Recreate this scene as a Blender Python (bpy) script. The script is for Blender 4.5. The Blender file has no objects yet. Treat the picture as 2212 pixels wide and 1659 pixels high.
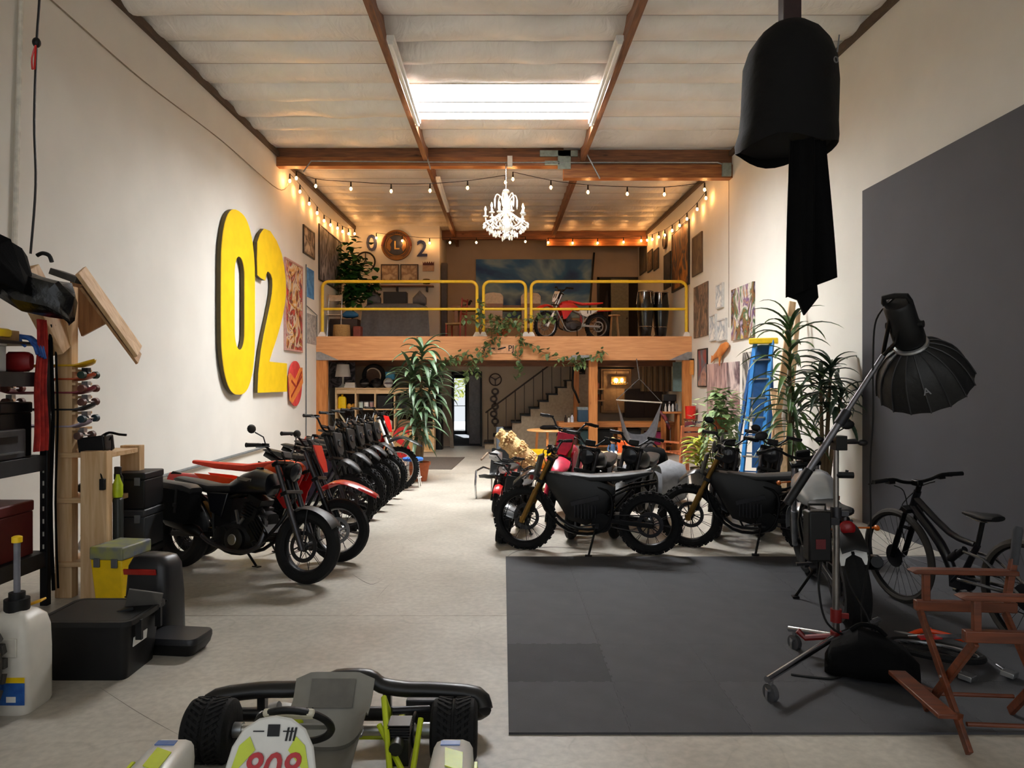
import bpy, math, random
from mathutils import Vector as V, Matrix, Euler
from math import sin, cos, pi, radians as R
SC = bpy.context.scene
COL = SC.collection
rnd = random.Random(7)
FPX, VX, VY, EYE = 1550.0, 1086.0, 829.5, 1.75

def P(px, py, Y):            # photo pixel + depth -> point in the room
    return V(((px-VX)*Y/FPX, Y, EYE-(py-VY)*Y/FPX))
def Fl(px, py):              # photo pixel on the floor
    Y = FPX*EYE/(py-VY); return V(((px-VX)*Y/FPX, Y, 0))

# ---------------------------------------------------------------- materials
def lin(c):
    return c/12.92 if c <= .04045 else ((c+.055)/1.055)**2.4
def hexc(h):
    return tuple(lin(int(h[i:i+2], 16)/255) for i in (0, 2, 4))+(1,)
MATS = {}
def newmat(name):
    m = bpy.data.materials.new(name); m.use_nodes = True
    nt = m.node_tree; b = nt.nodes['Principled BSDF']
    return m, nt, b
def N(nt, typ, **kw):
    n = nt.nodes.new(typ)
    for k, v in kw.items():
        if k in n.inputs.keys() if not hasattr(n, k) else False: n.inputs[k].default_value = v
        else: setattr(n, k, v)
    return n
def mat(name, h, rough=.5, metal=0., var=.12, scale=14., bump=0., bscale=60., spec=.5, coat=0., trans=0., h2=None, stretch=None, emit=0.):
    """procedural surface: base colour broken up by noise, optional bump"""
    if name in MATS: return MATS[name]
    m, nt, b = newmat(name)
    c = hexc(h)
    tc = nt.nodes.new('ShaderNodeTexCoord'); mp = nt.nodes.new('ShaderNodeMapping')
    nt.links.new(tc.outputs['Object'], mp.inputs[0])
    if stretch: mp.inputs['Scale'].default_value = stretch
    nz = nt.nodes.new('ShaderNodeTexNoise'); nz.inputs['Scale'].default_value = scale; nz.inputs['Detail'].default_value = 5
    nt.links.new(mp.outputs[0], nz.inputs['Vector'])
    rp = nt.nodes.new('ShaderNodeValToRGB')
    c2 = hexc(h2) if h2 else None
    lo = tuple(x*(1-var) for x in c[:3])+(1,) if not c2 else c
    hi = tuple(min(1, x*(1+var)) for x in c[:3])+(1,) if not c2 else c2
    rp.color_ramp.elements[0].color = lo; rp.color_ramp.elements[1].color = hi
    rp.color_ramp.elements[0].position = .35; rp.color_ramp.elements[1].position = .65
    nt.links.new(nz.outputs[0], rp.inputs[0]); nt.links.new(rp.outputs[0], b.inputs['Base Color'])
    b.inputs['Roughness'].default_value = rough; b.inputs['Metallic'].default_value = metal
    b.inputs['Specular IOR Level'].default_value = spec
    if coat: b.inputs['Coat Weight'].default_value = coat; b.inputs['Coat Roughness'].default_value = .1
    if trans: b.inputs['Transmission Weight'].default_value = trans
    if emit:
        nt.links.new(rp.outputs[0], b.inputs['Emission Color']); b.inputs['Emission Strength'].default_value = emit
    if bump:
        n2 = nt.nodes.new('ShaderNodeTexNoise'); n2.inputs['Scale'].default_value = bscale; n2.inputs['Detail'].default_value = 4
        nt.links.new(mp.outputs[0], n2.inputs['Vector'])
        bp = nt.nodes.new('ShaderNodeBump'); bp.inputs['Strength'].default_value = bump; bp.inputs['Distance'].default_value = .02
        nt.links.new(n2.outputs[0], bp.inputs['Height']); nt.links.new(bp.outputs[0], b.inputs['Normal'])
    MATS[name] = m
    return m
def wood(name, h, h2, axis=0, scale=3., rough=.55, knots=True):
    """timber: long grain streaks along one axis plus a few knots"""
    if name in MATS: return MATS[name]
    m, nt, b = newmat(name)
    tc = nt.nodes.new('ShaderNodeTexCoord'); mp = nt.nodes.new('ShaderNodeMapping')
    s = [9., 9., 9.]; s[axis] = .7
    mp.inputs['Scale'].default_value = s
    nt.links.new(tc.outputs['Object'], mp.inputs[0])
    nz = nt.nodes.new('ShaderNodeTexNoise'); nz.inputs['Scale'].default_value = scale; nz.inputs['Detail'].default_value = 7; nz.inputs['Distortion'].default_value = .6
    nt.links.new(mp.outputs[0], nz.inputs['Vector'])
    rp = nt.nodes.new('ShaderNodeValToRGB')
    rp.color_ramp.elements[0].color = hexc(h); rp.color_ramp.elements[1].color = hexc(h2)
    rp.color_ramp.elements[0].position = .32; rp.color_ramp.elements[1].position = .68
    nt.links.new(nz.outputs[0], rp.inputs[0])
    out = rp.outputs[0]
    if knots:
        mp2 = nt.nodes.new('ShaderNodeMapping'); s2 = [2.6, 2.6, 2.6]; s2[axis] = 1.1
        mp2.inputs['Scale'].default_value = s2; nt.links.new(tc.outputs['Object'], mp2.inputs[0])
        vo = nt.nodes.new('ShaderNodeTexVoronoi'); vo.inputs['Scale'].default_value = 1.3
        nt.links.new(mp2.outputs[0], vo.inputs['Vector'])
        r2 = nt.nodes.new('ShaderNodeValToRGB')
        r2.color_ramp.elements[0].color = (.25, .12, .05, 1); r2.color_ramp.elements[1].color = (1, 1, 1, 1)
        r2.color_ramp.elements[0].position = .03; r2.color_ramp.elements[1].position = .1
        nt.links.new(vo.outputs['Distance'], r2.inputs[0])
        mx = nt.nodes.new('ShaderNodeMix'); mx.data_type = 'RGBA'; mx.blend_type = 'MULTIPLY'; mx.inputs['Factor'].default_value = .8
        nt.links.new(out, mx.inputs['A']); nt.links.new(r2.outputs[0], mx.inputs['B']); out = mx.outputs['Result']
    nt.links.new(out, b.inputs['Base Color']); b.inputs['Roughness'].default_value = rough
    MATS[name] = m
    return m
def art(name, cols, scale=6., dist=1.5, stretch=(1, 1, 1), kind='noise', rough=.6):
    """abstract picture: noise / waves through a many-colour ramp"""
    if name in MATS: return MATS[name]
    m, nt, b = newmat(name)
    tc = nt.nodes.new('ShaderNodeTexCoord'); mp = nt.nodes.new('ShaderNodeMapping'); mp.inputs['Scale'].default_value = stretch
    nt.links.new(tc.outputs['Object'], mp.inputs[0])
    if kind == 'noise':
        t = nt.nodes.new('ShaderNodeTexNoise'); t.inputs['Scale'].default_value = scale*.8; t.inputs['Detail'].default_value = 4; t.inputs['Distortion'].default_value = dist*.35
        o = t.outputs[0]
    elif kind == 'cells':
        t = nt.nodes.new('ShaderNodeTexVoronoi'); t.inputs['Scale'].default_value = scale
        sp = nt.nodes.new('ShaderNodeSeparateColor'); nt.links.new(t.outputs['Color'], sp.inputs[0]); o = sp.outputs[0]
    else:
        t = nt.nodes.new('ShaderNodeTexWave'); t.inputs['Scale'].default_value = scale; t.inputs['Distortion'].default_value = dist; t.inputs['Detail'].default_value = 4
        o = t.outputs['Fac']
    nt.links.new(mp.outputs[0], t.inputs['Vector'])
    rp = nt.nodes.new('ShaderNodeValToRGB'); e = rp.color_ramp.elements
    n = len(cols)
    lo, hi = (.3, .7) if kind == 'noise' else (.02, .98)
    while len(e) < n: e.new(.5)
    for i, c in enumerate(cols):
        e[i].position = lo+(hi-lo)*i/max(1, n-1); e[i].color = hexc(c)
    if kind == 'cells': rp.color_ramp.interpolation = 'CONSTANT'
    nt.links.new(o, rp.inputs[0]); nt.links.new(rp.outputs[0], b.inputs['Base Color']); b.inputs['Roughness'].default_value = rough
    MATS[name] = m
    return m
def glow(name, h, strength):
    if name in MATS: return MATS[name]
    m, nt, b = newmat(name)
    b.inputs['Base Color'].default_value = hexc(h); b.inputs['Emission Color'].default_value = hexc(h); b.inputs['Emission Strength'].default_value = strength
    MATS[name] = m
    return m

# ---------------------------------------------------------------- mesh builder
def basis(d, up=V((0, 0, 1))):
    d = V(d).normalized(); up = V(up)
    if abs(d.dot(up)) > .98: up = V((1, 0, 0)) if abs(d.x) < .9 else V((0, 1, 0))
    x = up.cross(d).normalized(); y = d.cross(x)
    return x, y, d
def smoothpath(pts, k=4):
    """Catmull-Rom through points"""
    pts = [V(p) for p in pts]; n = len(pts)
    if n < 3: return pts
    out = []
    for i in range(n-1):
        a, b, c, d = pts[max(0, i-1)], pts[i], pts[i+1], pts[min(n-1, i+2)]
        for j in range(k):
            t = j/k
            out.append(.5*((2*b)+(c-a)*t+(2*a-5*b+4*c-d)*t*t+(3*b-a-3*c+d)*t**3))
    return out+[pts[-1]]
class MB:
    def __init__(s, M=None): s.v = []; s.f = []; s.m = []; s.M = M; s.mi = 0
    def add(s, vs, fs):
        o = len(s.v)
        s.v += [tuple(s.M @ V(v)) if s.M else tuple(v) for v in vs]
        s.f += [tuple(i+o for i in f) for f in fs]; s.m += [s.mi]*len(fs)
        return s
    def box(s, c, d, rot=None):
        c = V(c); h = V(d)/2
        vs = [V((x*h.x, y*h.y, z*h.z)) for x in (-1, 1) for y in (-1, 1) for z in (-1, 1)]
        if rot is not None:
            if isinstance(rot, (tuple, list)): rot = Euler(rot).to_matrix()
            vs = [rot @ v for v in vs]
        return s.add([v+c for v in vs], [(0, 1, 3, 2), (4, 6, 7, 5), (0, 4, 5, 1), (2, 3, 7, 6), (0, 2, 6, 4), (1, 5, 7, 3)])
    def bb(s, x0, x1, y0, y1, z0, z1):
        return s.box(((x0+x1)/2, (y0+y1)/2, (z0+z1)/2), (x1-x0, y1-y0, z1-z0))
    def bar(s, p, q, w, h=None, up=(0, 0, 1)):
        h = h or w; p, q = V(p), V(q); x, y, d = basis(q-p, up); vs = []
        for c in (p, q):
            for a, b in ((-1, -1), (1, -1), (1, 1), (-1, 1)): vs.append(c+x*(a*w/2)+y*(b*h/2))
        return s.add(vs, [(3, 2, 1, 0), (4, 5, 6, 7), (0, 1, 5, 4), (1, 2, 6, 5), (2, 3, 7, 6), (3, 0, 4, 7)])
    def loops(s, L, cap=True, closed=False):
        n = len(L[0]); vs = [p for l in L for p in l]; fs = []
        m = len(L)
        for i in range(m if closed else m-1):
            a, b = i*n, ((i+1) % m)*n
            for j in range(n): fs.append((a+j, a+(j+1) % n, b+(j+1) % n, b+j))
        if cap and not closed: fs += [tuple(range(n-1, -1, -1)), tuple((m-1)*n+j for j in range(n))]
        return s.add(vs, fs)
    def tube(s, pts, r, n=8, closed=False, k=0, flat=1.):
        pts = [V(p) for p in pts]
        if k: pts = smoothpath(pts, k)
        m = len(pts); rr = r if isinstance(r, (list, tuple)) else None
        L = []; px = None
        for i, p in enumerate(pts):
            if closed: d = pts[(i+1) % m]-pts[i-1]
            else: d = pts[min(i+1, m-1)]-pts[max(i-1, 0)]
            if d.length < 1e-9: d = V((0, 0, 1))
            d.normalize()
            if px is None: x, y, _ = basis(d)
            else:
                x = px-d*px.dot(d)
                x = x.normalized() if x.length > 1e-6 else basis(d)[0]
                y = d.cross(x)
            px = x
            if rr: t = i/(m-1)*(len(rr)-1); a = int(min(t, len(rr)-2)); q = rr[a]+(rr[a+1]-rr[a])*(t-a)
            else: q = r
            L.append([p+x*(cos(2*pi*j/n)*q)+y*(sin(2*pi*j/n)*q*flat) for j in range(n)])
        return s.loops(L, closed=closed)
    def cyl(s, p, q, r, n=16, r2=None):
        x, y, d = basis(V(q)-V(p)); r2 = r if r2 is None else r2
        return s.loops([[V(c)+x*(cos(2*pi*j/n)*t)+y*(sin(2*pi*j/n)*t) for j in range(n)] for c, t in ((p, r), (q, r2))])
    def lathe(s, prof, n=20, o=(0, 0, 0), d=(0, 0, 1)):
        x, y, z = basis(d); o = V(o)
        return s.loops([[o+z*h+x*(cos(2*pi*j/n)*max(r, 1e-4))+y*(sin(2*pi*j/n)*max(r, 1e-4)) for j in range(n)] for r, h in prof])
    def torus(s, c, d, Rr, r, n=32, k=8, a0=0, a1=2*pi):
        x, y, z = basis(d); c = V(c); L = []; full = abs(a1-a0-2*pi) < 1e-6
        ry = r if not isinstance(r, tuple) else r[1]; rx = r if not isinstance(r, tuple) else r[0]
        for i in range(n if full else n+1):
            a = a0+(a1-a0)*i/n; e = x*cos(a)+y*sin(a)
            L.append([c+e*(Rr+rx*cos(2*pi*j/k))+z*(ry*sin(2*pi*j/k)) for j in range(k)])
        return s.loops(L, closed=full)
    def ball(s, c, r, n=12, m=8, rot=None):
        r = V((r, r, r)) if not isinstance(r, (tuple, list, V)) else V(r); c = V(c); L = []
        for i in range(1, m):
            a = -pi/2+pi*i/m; L.append([V((cos(a)*cos(2*pi*j/n)*r.x, cos(a)*sin(2*pi*j/n)*r.y, sin(a)*r.z)) for j in range(n)])
        vs = [p for l in L for p in l]+[V((0, 0, -r.z)), V((0, 0, r.z))]; b = len(vs)-2; fs = []
        for i in range(m-2):
            for j in range(n): fs.append((i*n+j, i*n+(j+1) % n, (i+1)*n+(j+1) % n, (i+1)*n+j))
        for j in range(n): fs += [((j+1) % n, j, b), ((m-2)*n+j, (m-2)*n+(j+1) % n, b+1)]
        if rot is not None: rot = Euler(rot).to_matrix(); vs = [rot @ v for v in vs]
        return s.add([v+c for v in vs], fs)
    def hull(s, secs, n=14, p=2.6, axis=0):
        """body lofted along x: (x, zc, halfwidth_y, halfheight_z[, yc])"""
        L = []
        for q in secs:
            x, zc, w, h = q[:4]; yc = q[4] if len(q) > 4 else 0; l = []
            for j in range(n):
                a = 2*pi*j/n; ca, sa = cos(a), sin(a)
                l.append((x, yc+math.copysign(abs(ca)**(2/p), ca)*w, zc+math.copysign(abs(sa)**(2/p), sa)*h))
            if axis == 1: l = [(-b, a, c) for a, b, c in l]
            if axis == 2: l = [(c, b, a) for a, b, c in l]
            L.append(l)
        return s.loops(L)
    def prism(s, poly, o, u, w, t):
        """flat outline extruded: 2D poly in axes u,w from o, thickness vector t"""
        o, u, w, t = V(o), V(u), V(w), V(t)
        a = [o+u*x+w*y for x, y in poly]; n = len(a)
        return s.add(a+[p+t for p in a], [tuple(range(n-1, -1, -1)), tuple(range(n, 2*n))]+[(i, (i+1) % n, n+(i+1) % n, n+i) for i in range(n)])
    def ring(s, outer, inner, o, u, w, t):
        """outline with a hole; same vertex count in both"""
        o, u, w, t = V(o), V(u), V(w), V(t); n = len(outer)
        A = [o+u*x+w*y for x, y in outer]; B = [o+u*x+w*y for x, y in inner]
        vs = A+B+[p+t for p in A]+[p+t for p in B]; fs = []
        for i in range(n):
            j = (i+1) % n
            fs += [(i, n+i, n+j, j), (2*n+i, 2*n+j, 3*n+j, 3*n+i), (i, j, 2*n+j, 2*n+i), (n+j, n+i, 3*n+i, 3*n+j)]
        return s.add(vs, fs)
    def grid(s, fn, nu, nv, t=None):
        """sheet p=fn(u,v); t = thickness vector for a solid sheet"""
        vs = [V(fn(i/nu, j/nv)) for i in range(nu+1) for j in range(nv+1)]; q = nv+1
        fs = [(i*q+j, (i+1)*q+j, (i+1)*q+j+1, i*q+j+1) for i in range(nu) for j in range(nv)]
        if t is not None:
            t = V(t); k = len(vs); vs += [v+t for v in vs]
            fs += [tuple(k+a for a in reversed(f)) for f in fs[:]]
            e = [i*q for i in range(nu+1)]+[nu*q+j for j in range(1, nv+1)]+[i*q+nv for i in range(nu-1, -1, -1)]+[j for j in range(nv-1, 0, -1)]
            for i in range(len(e)): a, b = e[i], e[(i+1) % len(e)]; fs.append((b, a, k+a, k+b))
        return s.add(vs, fs)
    def blade(s, p, d, L, w, droop=.5, seg=5, up=V((0, 0, 1)), fold=.25):
        """one long leaf: starts at p along d, bends down"""
        p, d = V(p), V(d).normalized(); side = d.cross(up)
        side = side.normalized() if side.length > 1e-3 else V((1, 0, 0))
        vs = []; q = p.copy(); dd = d.copy()
        for i in range(seg+1):
            t = i/seg; ww = w*(sin(pi*min(1, .12+t*.88))**.7 if t < 1 else 0)
            nrm = side.cross(dd).normalized()
            vs += [q-side*ww/2+nrm*ww*fold, q, q+side*ww/2+nrm*ww*fold]
            q = q+dd*(L/seg); dd = (dd+V((0, 0, -droop/seg))).normalized()
        fs = []
        for i in range(seg): a = i*3; fs += [(a, a+1, a+4, a+3), (a+1, a+2, a+5, a+4)]
        return s.add(vs, fs)
    def mesh(s, name, mats, smooth=40):
        me = bpy.data.meshes.new(name); me.from_pydata(s.v, [], s.f)
        for m in (mats if isinstance(mats, (list, tuple)) else [mats]): me.materials.append(m)
        if any(s.m): me.polygons.foreach_set('material_index', s.m)
        if smooth:
            me.polygons.foreach_set('use_smooth', [True]*len(s.f)); me.set_sharp_from_angle(angle=R(smooth))
        me.update(); return me
    def build(s, name, m, parent=None, bevel=0, smooth=40, wp=False, label=None, mtx=None, sub=0, flip=False):
        o = bpy.data.objects.new(name, s.mesh(name, m, smooth)); COL.objects.link(o)
        fixn(o.data)
        if parent:
            o.parent = parent
            if wp: o.matrix_parent_inverse = parent.matrix_basis.inverted()
        if mtx is not None: o.matrix_basis = mtx
        if label: o['label'] = label
        if bevel:
            b = o.modifiers.new('Bevel', 'BEVEL'); b.width = bevel; b.segments = 2; b.limit_method = 'ANGLE'; b.angle_limit = R(40)
        if sub:
            b = o.modifiers.new('Subdivision', 'SUBSURF'); b.levels = sub; b.render_levels = sub
        return o
def fixn(me):
    import bmesh
    b = bmesh.new(); b.from_mesh(me); bmesh.ops.recalc_face_normals(b, faces=b.faces); b.to_mesh(me); b.free()
def tag(o, label, cat, group=None):
    o['label'] = label; o['category'] = cat
    if group: o['group'] = group
    return o
def thing(name, label, cat, loc=(0, 0, 0), rz=0, group=None, rot=None):
    o = bpy.data.objects.new(name, None); COL.objects.link(o); o.empty_display_size = .1
    o.location = loc; o.rotation_euler = rot or (0, 0, rz)
    return tag(o, label, cat, group)
def struct(o): o['kind'] = 'structure'; return o
def stuff(o): o['kind'] = 'stuff'; return o
def dup(root, loc, rz=None, label=None, group=None, rot=None):
    def cp(o, par):
        c = o.copy(); COL.objects.link(c)
        if par: c.parent = par; c.matrix_parent_inverse = o.matrix_parent_inverse.copy()
        for ch in kids.get(o.name, []): cp(ch, c)
        return c
    kids = {}
    for o in COL.objects:
        if o.parent: kids.setdefault(o.parent.name, []).append(o)
    c = cp(root, None); c.location = loc
    if rz is not None: c.rotation_euler = (c.rotation_euler[0], c.rotation_euler[1], rz)
    if rot is not None: c.rotation_euler = rot
    if label: c['label'] = label
    if group: c['group'] = group
    return c
def text(name, body, size, m, parent, mtx, ext=.002, wp=False, label=None, sx=1., shear=0.):
    cu = bpy.data.curves.new(name, 'FONT'); cu.body = body; cu.size = size; cu.extrude = ext; cu.align_x = 'CENTER'; cu.align_y = 'CENTER'; cu.resolution_u = 3; cu.shear = shear; cu.offset = size*.012
    t = bpy.data.objects.new(name+'_curve', cu); COL.objects.link(t)
    bpy.context.view_layer.update()
    me = bpy.data.meshes.new_from_object(t.evaluated_get(bpy.context.evaluated_depsgraph_get()))
    bpy.data.objects.remove(t); bpy.data.curves.remove(cu)
    me.name = name; me.materials.clear(); me.materials.append(m)
    me.transform(Matrix.Diagonal((sx, 1, 1, 1)))
    o = bpy.data.objects.new(name, me); COL.objects.link(o)
    if parent:
        o.parent = parent
        if wp: o.matrix_parent_inverse = parent.matrix_basis.inverted()
    o.matrix_basis = mtx
    if label: o['label'] = label
    return o
def frame3(o, x, y):         # matrix from origin and two axes
    x, y = V(x).normalized(), V(y).normalized(); z = x.cross(y); o = V(o)
    return Matrix(((x.x, y.x, z.x, o.x), (x.y, y.y, z.y, o.y), (x.z, y.z, z.z, o.z), (0, 0, 0, 1)))
def rrect(w, h, r, n=4):     # rounded rectangle outline, centred
    out = []
    for cx, cy, a in ((w/2-r, h/2-r, 0), (-w/2+r, h/2-r, 90), (-w/2+r, -h/2+r, 180), (w/2-r, -h/2+r, 270)):
        for i in range(n+1): t = R(a+90*i/n); out.append((cx+r*cos(t), cy+r*sin(t)))
    return out

# common materials
BLK = mat('black_plastic', '0b0b0c', .5, spec=.35); BLKM = mat('black_metal', '0c0c0d', .4, .5); RUB = mat('tyre_rubber', '121213', .8, bump=.15, spec=.3)
FAB = mat('black_fabric', '070708', .9, spec=.15, bump=.1, bscale=90); CHR = mat('chrome', 'c9c9cc', .18, 1.); ALU = mat('aluminium', 'a9abad', .35, .9)
WHT = mat('white_paint', 'e9e7e1', .5, var=.04); GRYP = mat('grey_plastic', '5a5b5e', .5); STEEL = mat('dark_steel', '3a3a3d', .4, .8)
RED = mat('red_gloss', 'c81414', .3, coat=.4, var=.06); ORG = mat('orange_gloss', 'f0480e', .35, var=.06); YEL = mat('yellow_gloss', 'f2c80f', .4, var=.05)
TERRA = mat('terracotta', 'a4552f', .8); LEAF = mat('leaf_green', '2f5a25', .5, h2='5d8440', scale=6); LEAFD = mat('leaf_dark', '1c3a1d', .5, h2='3a5f33', scale=6)
LEAFY = mat('leaf_variegated', '6d9440', .5, h2='d2d77a', scale=9)
PINE = wood('pine_vertical', 'c99f6f', 'e3c296', 2); PINEX = wood('pine_cross', 'c99f6f', 'e3c296', 0); PINEY = wood('pine_length', 'c99f6f', 'e3c296', 1)
FIRX = wood('fir_cross', 'a8652f', 'c98448', 0); FIRZ = wood('fir_upright', 'b06a30', 'd08a4c', 2); GLUX = wood('dark_beam_cross', '5e3a26', '8c5a38', 0); GLUY = wood('dark_beam_length', '5e3a26', '8c5a38', 1)
TEAK = wood('teak_wood', '4f2614', '74391d', 0, knots=False, rough=.4)
WORLD=.75; EXPO=.5
# ================================================================ room
XL, XR, YF, YB = -4.54, 4.60, -3.0, 24.45
def zc(y): return 6.2+.02*y
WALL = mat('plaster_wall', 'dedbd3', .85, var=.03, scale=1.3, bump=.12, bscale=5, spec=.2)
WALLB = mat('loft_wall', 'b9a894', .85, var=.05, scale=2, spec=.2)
def floor_mat():
    m, nt, b = newmat('polished_concrete'); L = nt.links.new
    tc = nt.nodes.new('ShaderNodeTexCoord')
    n1 = nt.nodes.new('ShaderNodeTexNoise'); n1.inputs['Scale'].default_value = .9; n1.inputs['Detail'].default_value = 8; n1.inputs['Roughness'].default_value = .62
    n2 = nt.nodes.new('ShaderNodeTexNoise'); n2.inputs['Scale'].default_value = 22; n2.inputs['Detail'].default_value = 5
    L(tc.outputs['Object'], n1.inputs[0]); L(tc.outputs['Object'], n2.inputs[0])
    r1 = nt.nodes.new('ShaderNodeValToRGB'); e = r1.color_ramp.elements
    e[0].position = .3; e[0].color = hexc('a39c8f'); e[1].position = .7; e[1].color = hexc('c9c2b5')
    L(n1.outputs[0], r1.inputs[0])
    r2 = nt.nodes.new('ShaderNodeValToRGB'); r2.color_ramp.elements[0].color = (.82, .82, .82, 1); r2.color_ramp.elements[1].color = (1.08, 1.08, 1.08, 1); r2.color_ramp.elements[0].position = .35; r2.color_ramp.elements[1].position = .65
    L(n2.outputs[0], r2.inputs[0])
    mx = nt.nodes.new('ShaderNodeMix'); mx.data_type = 'RGBA'; mx.blend_type = 'MULTIPLY'; mx.inputs['Factor'].default_value = .7
    L(r1.outputs[0], mx.inputs['A']); L(r2.outputs[0], mx.inputs['B'])
    # scratches and scuffs: thin strokes of a stretched, warped voronoi edge
    mp = nt.nodes.new('ShaderNodeMapping'); mp.inputs['Scale'].default_value = (.9, .55, 1); mp.inputs['Rotation'].default_value = (0, 0, .6)
    nd = nt.nodes.new('ShaderNodeTexNoise'); nd.inputs['Scale'].default_value = 1.5; L(tc.outputs['Object'], nd.inputs[0])
    ad = nt.nodes.new('ShaderNodeMix'); ad.data_type = 'RGBA'; ad.blend_type = 'LINEAR_LIGHT'; ad.inputs['Factor'].default_value = .35
    L(tc.outputs['Object'], mp.inputs[0]); L(mp.outputs[0], ad.inputs['A']); L(nd.outputs['Color'], ad.inputs['B'])
    vo = nt.nodes.new('ShaderNodeTexVoronoi'); vo.feature = 'DISTANCE_TO_EDGE'; vo.inputs['Scale'].default_value = .8; L(ad.outputs['Result'], vo.inputs['Vector'])
    r3 = nt.nodes.new('ShaderNodeValToRGB'); r3.color_ramp.elements[0].position = .0; r3.color_ramp.elements[0].color = (.62, .6, .57, 1); r3.color_ramp.elements[1].position = .006; r3.color_ramp.elements[1].color = (1, 1, 1, 1)
    L(vo.outputs['Distance'], r3.inputs[0])
    m2 = nt.nodes.new('ShaderNodeMix'); m2.data_type = 'RGBA'; m2.blend_type = 'MULTIPLY'; m2.inputs['Factor'].default_value = .28
    L(mx.outputs['Result'], m2.inputs['A']); L(r3.outputs[0], m2.inputs['B'])
    L(m2.outputs['Result'], b.inputs['Base Color'])
    rr = nt.nodes.new('ShaderNodeMapRange'); rr.inputs['To Min'].default_value = .34; rr.inputs['To Max'].default_value = .55; L(n1.outputs[0], rr.inputs['Value']); L(rr.outputs[0], b.inputs['Roughness'])
    b.inputs['Specular IOR Level'].default_value = .4
    return m
CONC = floor_mat()
# slab poured in two pours: a saw-cut joint runs across the room
fl = MB()
fl.bb(XL, XR, YF, 5.416, -.2, 0); fl.bb(XL, XR, 5.424, 13.995, -.2, 0); fl.bb(XL, XR, 14.005, 20.3, -.2, 0); fl.bb(XL, XR, YF, 20.3, -.22, -.006)
struct(fl.build('floor', CONC))
struct(MB().bb(XL-.2, XL, YF, YB, 0, 6.9).build('wall_left', WALL))
struct(MB().bb(XR, XR+.2, YF, YB, 0, 6.9).build('wall_right', WALL))
# loft back walls and the wall under the loft (with the passage opening)
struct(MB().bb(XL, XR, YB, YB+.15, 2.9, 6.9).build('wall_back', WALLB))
w = MB(); w.bb(XL, -1.93, 21.9, 22.02, 2.9, 6.75); w.bb(-2.05, -1.93, 22.02, YB, 2.9, 6.75)
struct(w.build('wall_partition', WALL))
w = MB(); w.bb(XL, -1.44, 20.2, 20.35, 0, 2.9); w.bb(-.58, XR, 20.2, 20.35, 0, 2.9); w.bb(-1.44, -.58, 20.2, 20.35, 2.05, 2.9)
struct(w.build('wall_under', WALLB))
# passage behind the opening
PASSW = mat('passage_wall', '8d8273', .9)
w = MB(); w.bb(-1.95, -1.85, 20.35, 25, 0, 2.6); w.bb(-.58, -.48, 20.35, 25, 0, 2.6); w.bb(-1.95, -.48, 20.35, 25, 2.5, 2.6); w.bb(-1.95, -1.80, 25, 25.1, 0, 2.6); w.bb(-1.25, -.48, 25, 25.1, 0, 2.6); w.bb(-1.80, -1.25, 25, 25.1, 2.05, 2.6)
struct(w.build('wall_passage', PASSW))
struct(MB().bb(-1.95, -.48, 20.3, 27.5, -.2, 0).build('floor_passage', mat('blue_grey_carpet', '7d8796', .95)))
d = MB(); d.bb(-1.44, -1.38, 20.14, 20.4, 0, 2.08); d.bb(-.64, -.58, 20.14, 20.4, 0, 2.08); d.bb(-1.44, -.58, 20.14, 20.4, 2.03, 2.1)
d1 = struct(d.build('door_1', BLK))
# grey door leaf standing open inside the passage
d = MB(); d.box((-.80, 20.9, 1.0), (.36, .05, 1.98), (0, 0, -.12))
MB().tube([(-.93, 20.86, 1.0), (-.93, 20.80, 1.0), (-.84, 20.80, 1.0)], .012).build('door_handle', ALU, struct(d.build('door_2', mat('grey_door', 'a9a9ae', .6), bevel=.004)))
# glazed exit door at the far end
d = MB(); d.bb(-1.80, -1.72, 24.98, 25.05, 0, 2.05); d.bb(-1.31, -1.25, 24.98, 25.05, 0, 2.05); d.bb(-1.80, -1.25, 24.98, 25.05, 1.95, 2.05); d.bb(-1.80, -1.25, 24.98, 25.05, 0, .12); d.bb(-1.72, -1.31, 24.99, 25.04, .98, 1.0)
d3 = struct(d.build('door_3', BLK))
GLASS, nt_, b_ = newmat('clear_glass'); tr_ = nt_.nodes.new('ShaderNodeBsdfTransparent'); mx_ = nt_.nodes.new('ShaderNodeMixShader'); mx_.inputs[0].default_value = .08
b_.inputs['Base Color'].default_value = (.9, .95, .95, 1); b_.inputs['Roughness'].default_value = .05
nt_.links.new(tr_.outputs[0], mx_.inputs[1]); nt_.links.new(b_.outputs[0], mx_.inputs[2]); nt_.links.new(mx_.outputs[0], nt_.nodes['Material Output'].inputs['Surface'])
MB().bb(-1.72, -1.31, 25.0, 25.012, .12, 1.95).build('pane', GLASS, d3)
bush = MB()
for i in range(260):
    p = V((rnd.uniform(-2.6, -.6), rnd.uniform(28, 29), rnd.uniform(1.15, 2.6)))
    bush.blade(p, (rnd.uniform(-1, 1), rnd.uniform(-1, 1), rnd.uniform(-.3, 1)), .3, .13, .5, 3)
tag(bush.build('bush', LEAFY), 'sunlit green bush outside the glazed exit door', 'bush')
struct(MB().bb(-6, 3, 27.5, 34, -.25, -.03).build('ground_outside', mat('pale_paving', 'd8d4ca', .9)))

struct(MB().bb(-12, 12, -16, YF, -.2, -.01).build('ground_outside', MATS['pale_paving']))  # unseen paving, added to bounce daylight in through the open front
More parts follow.
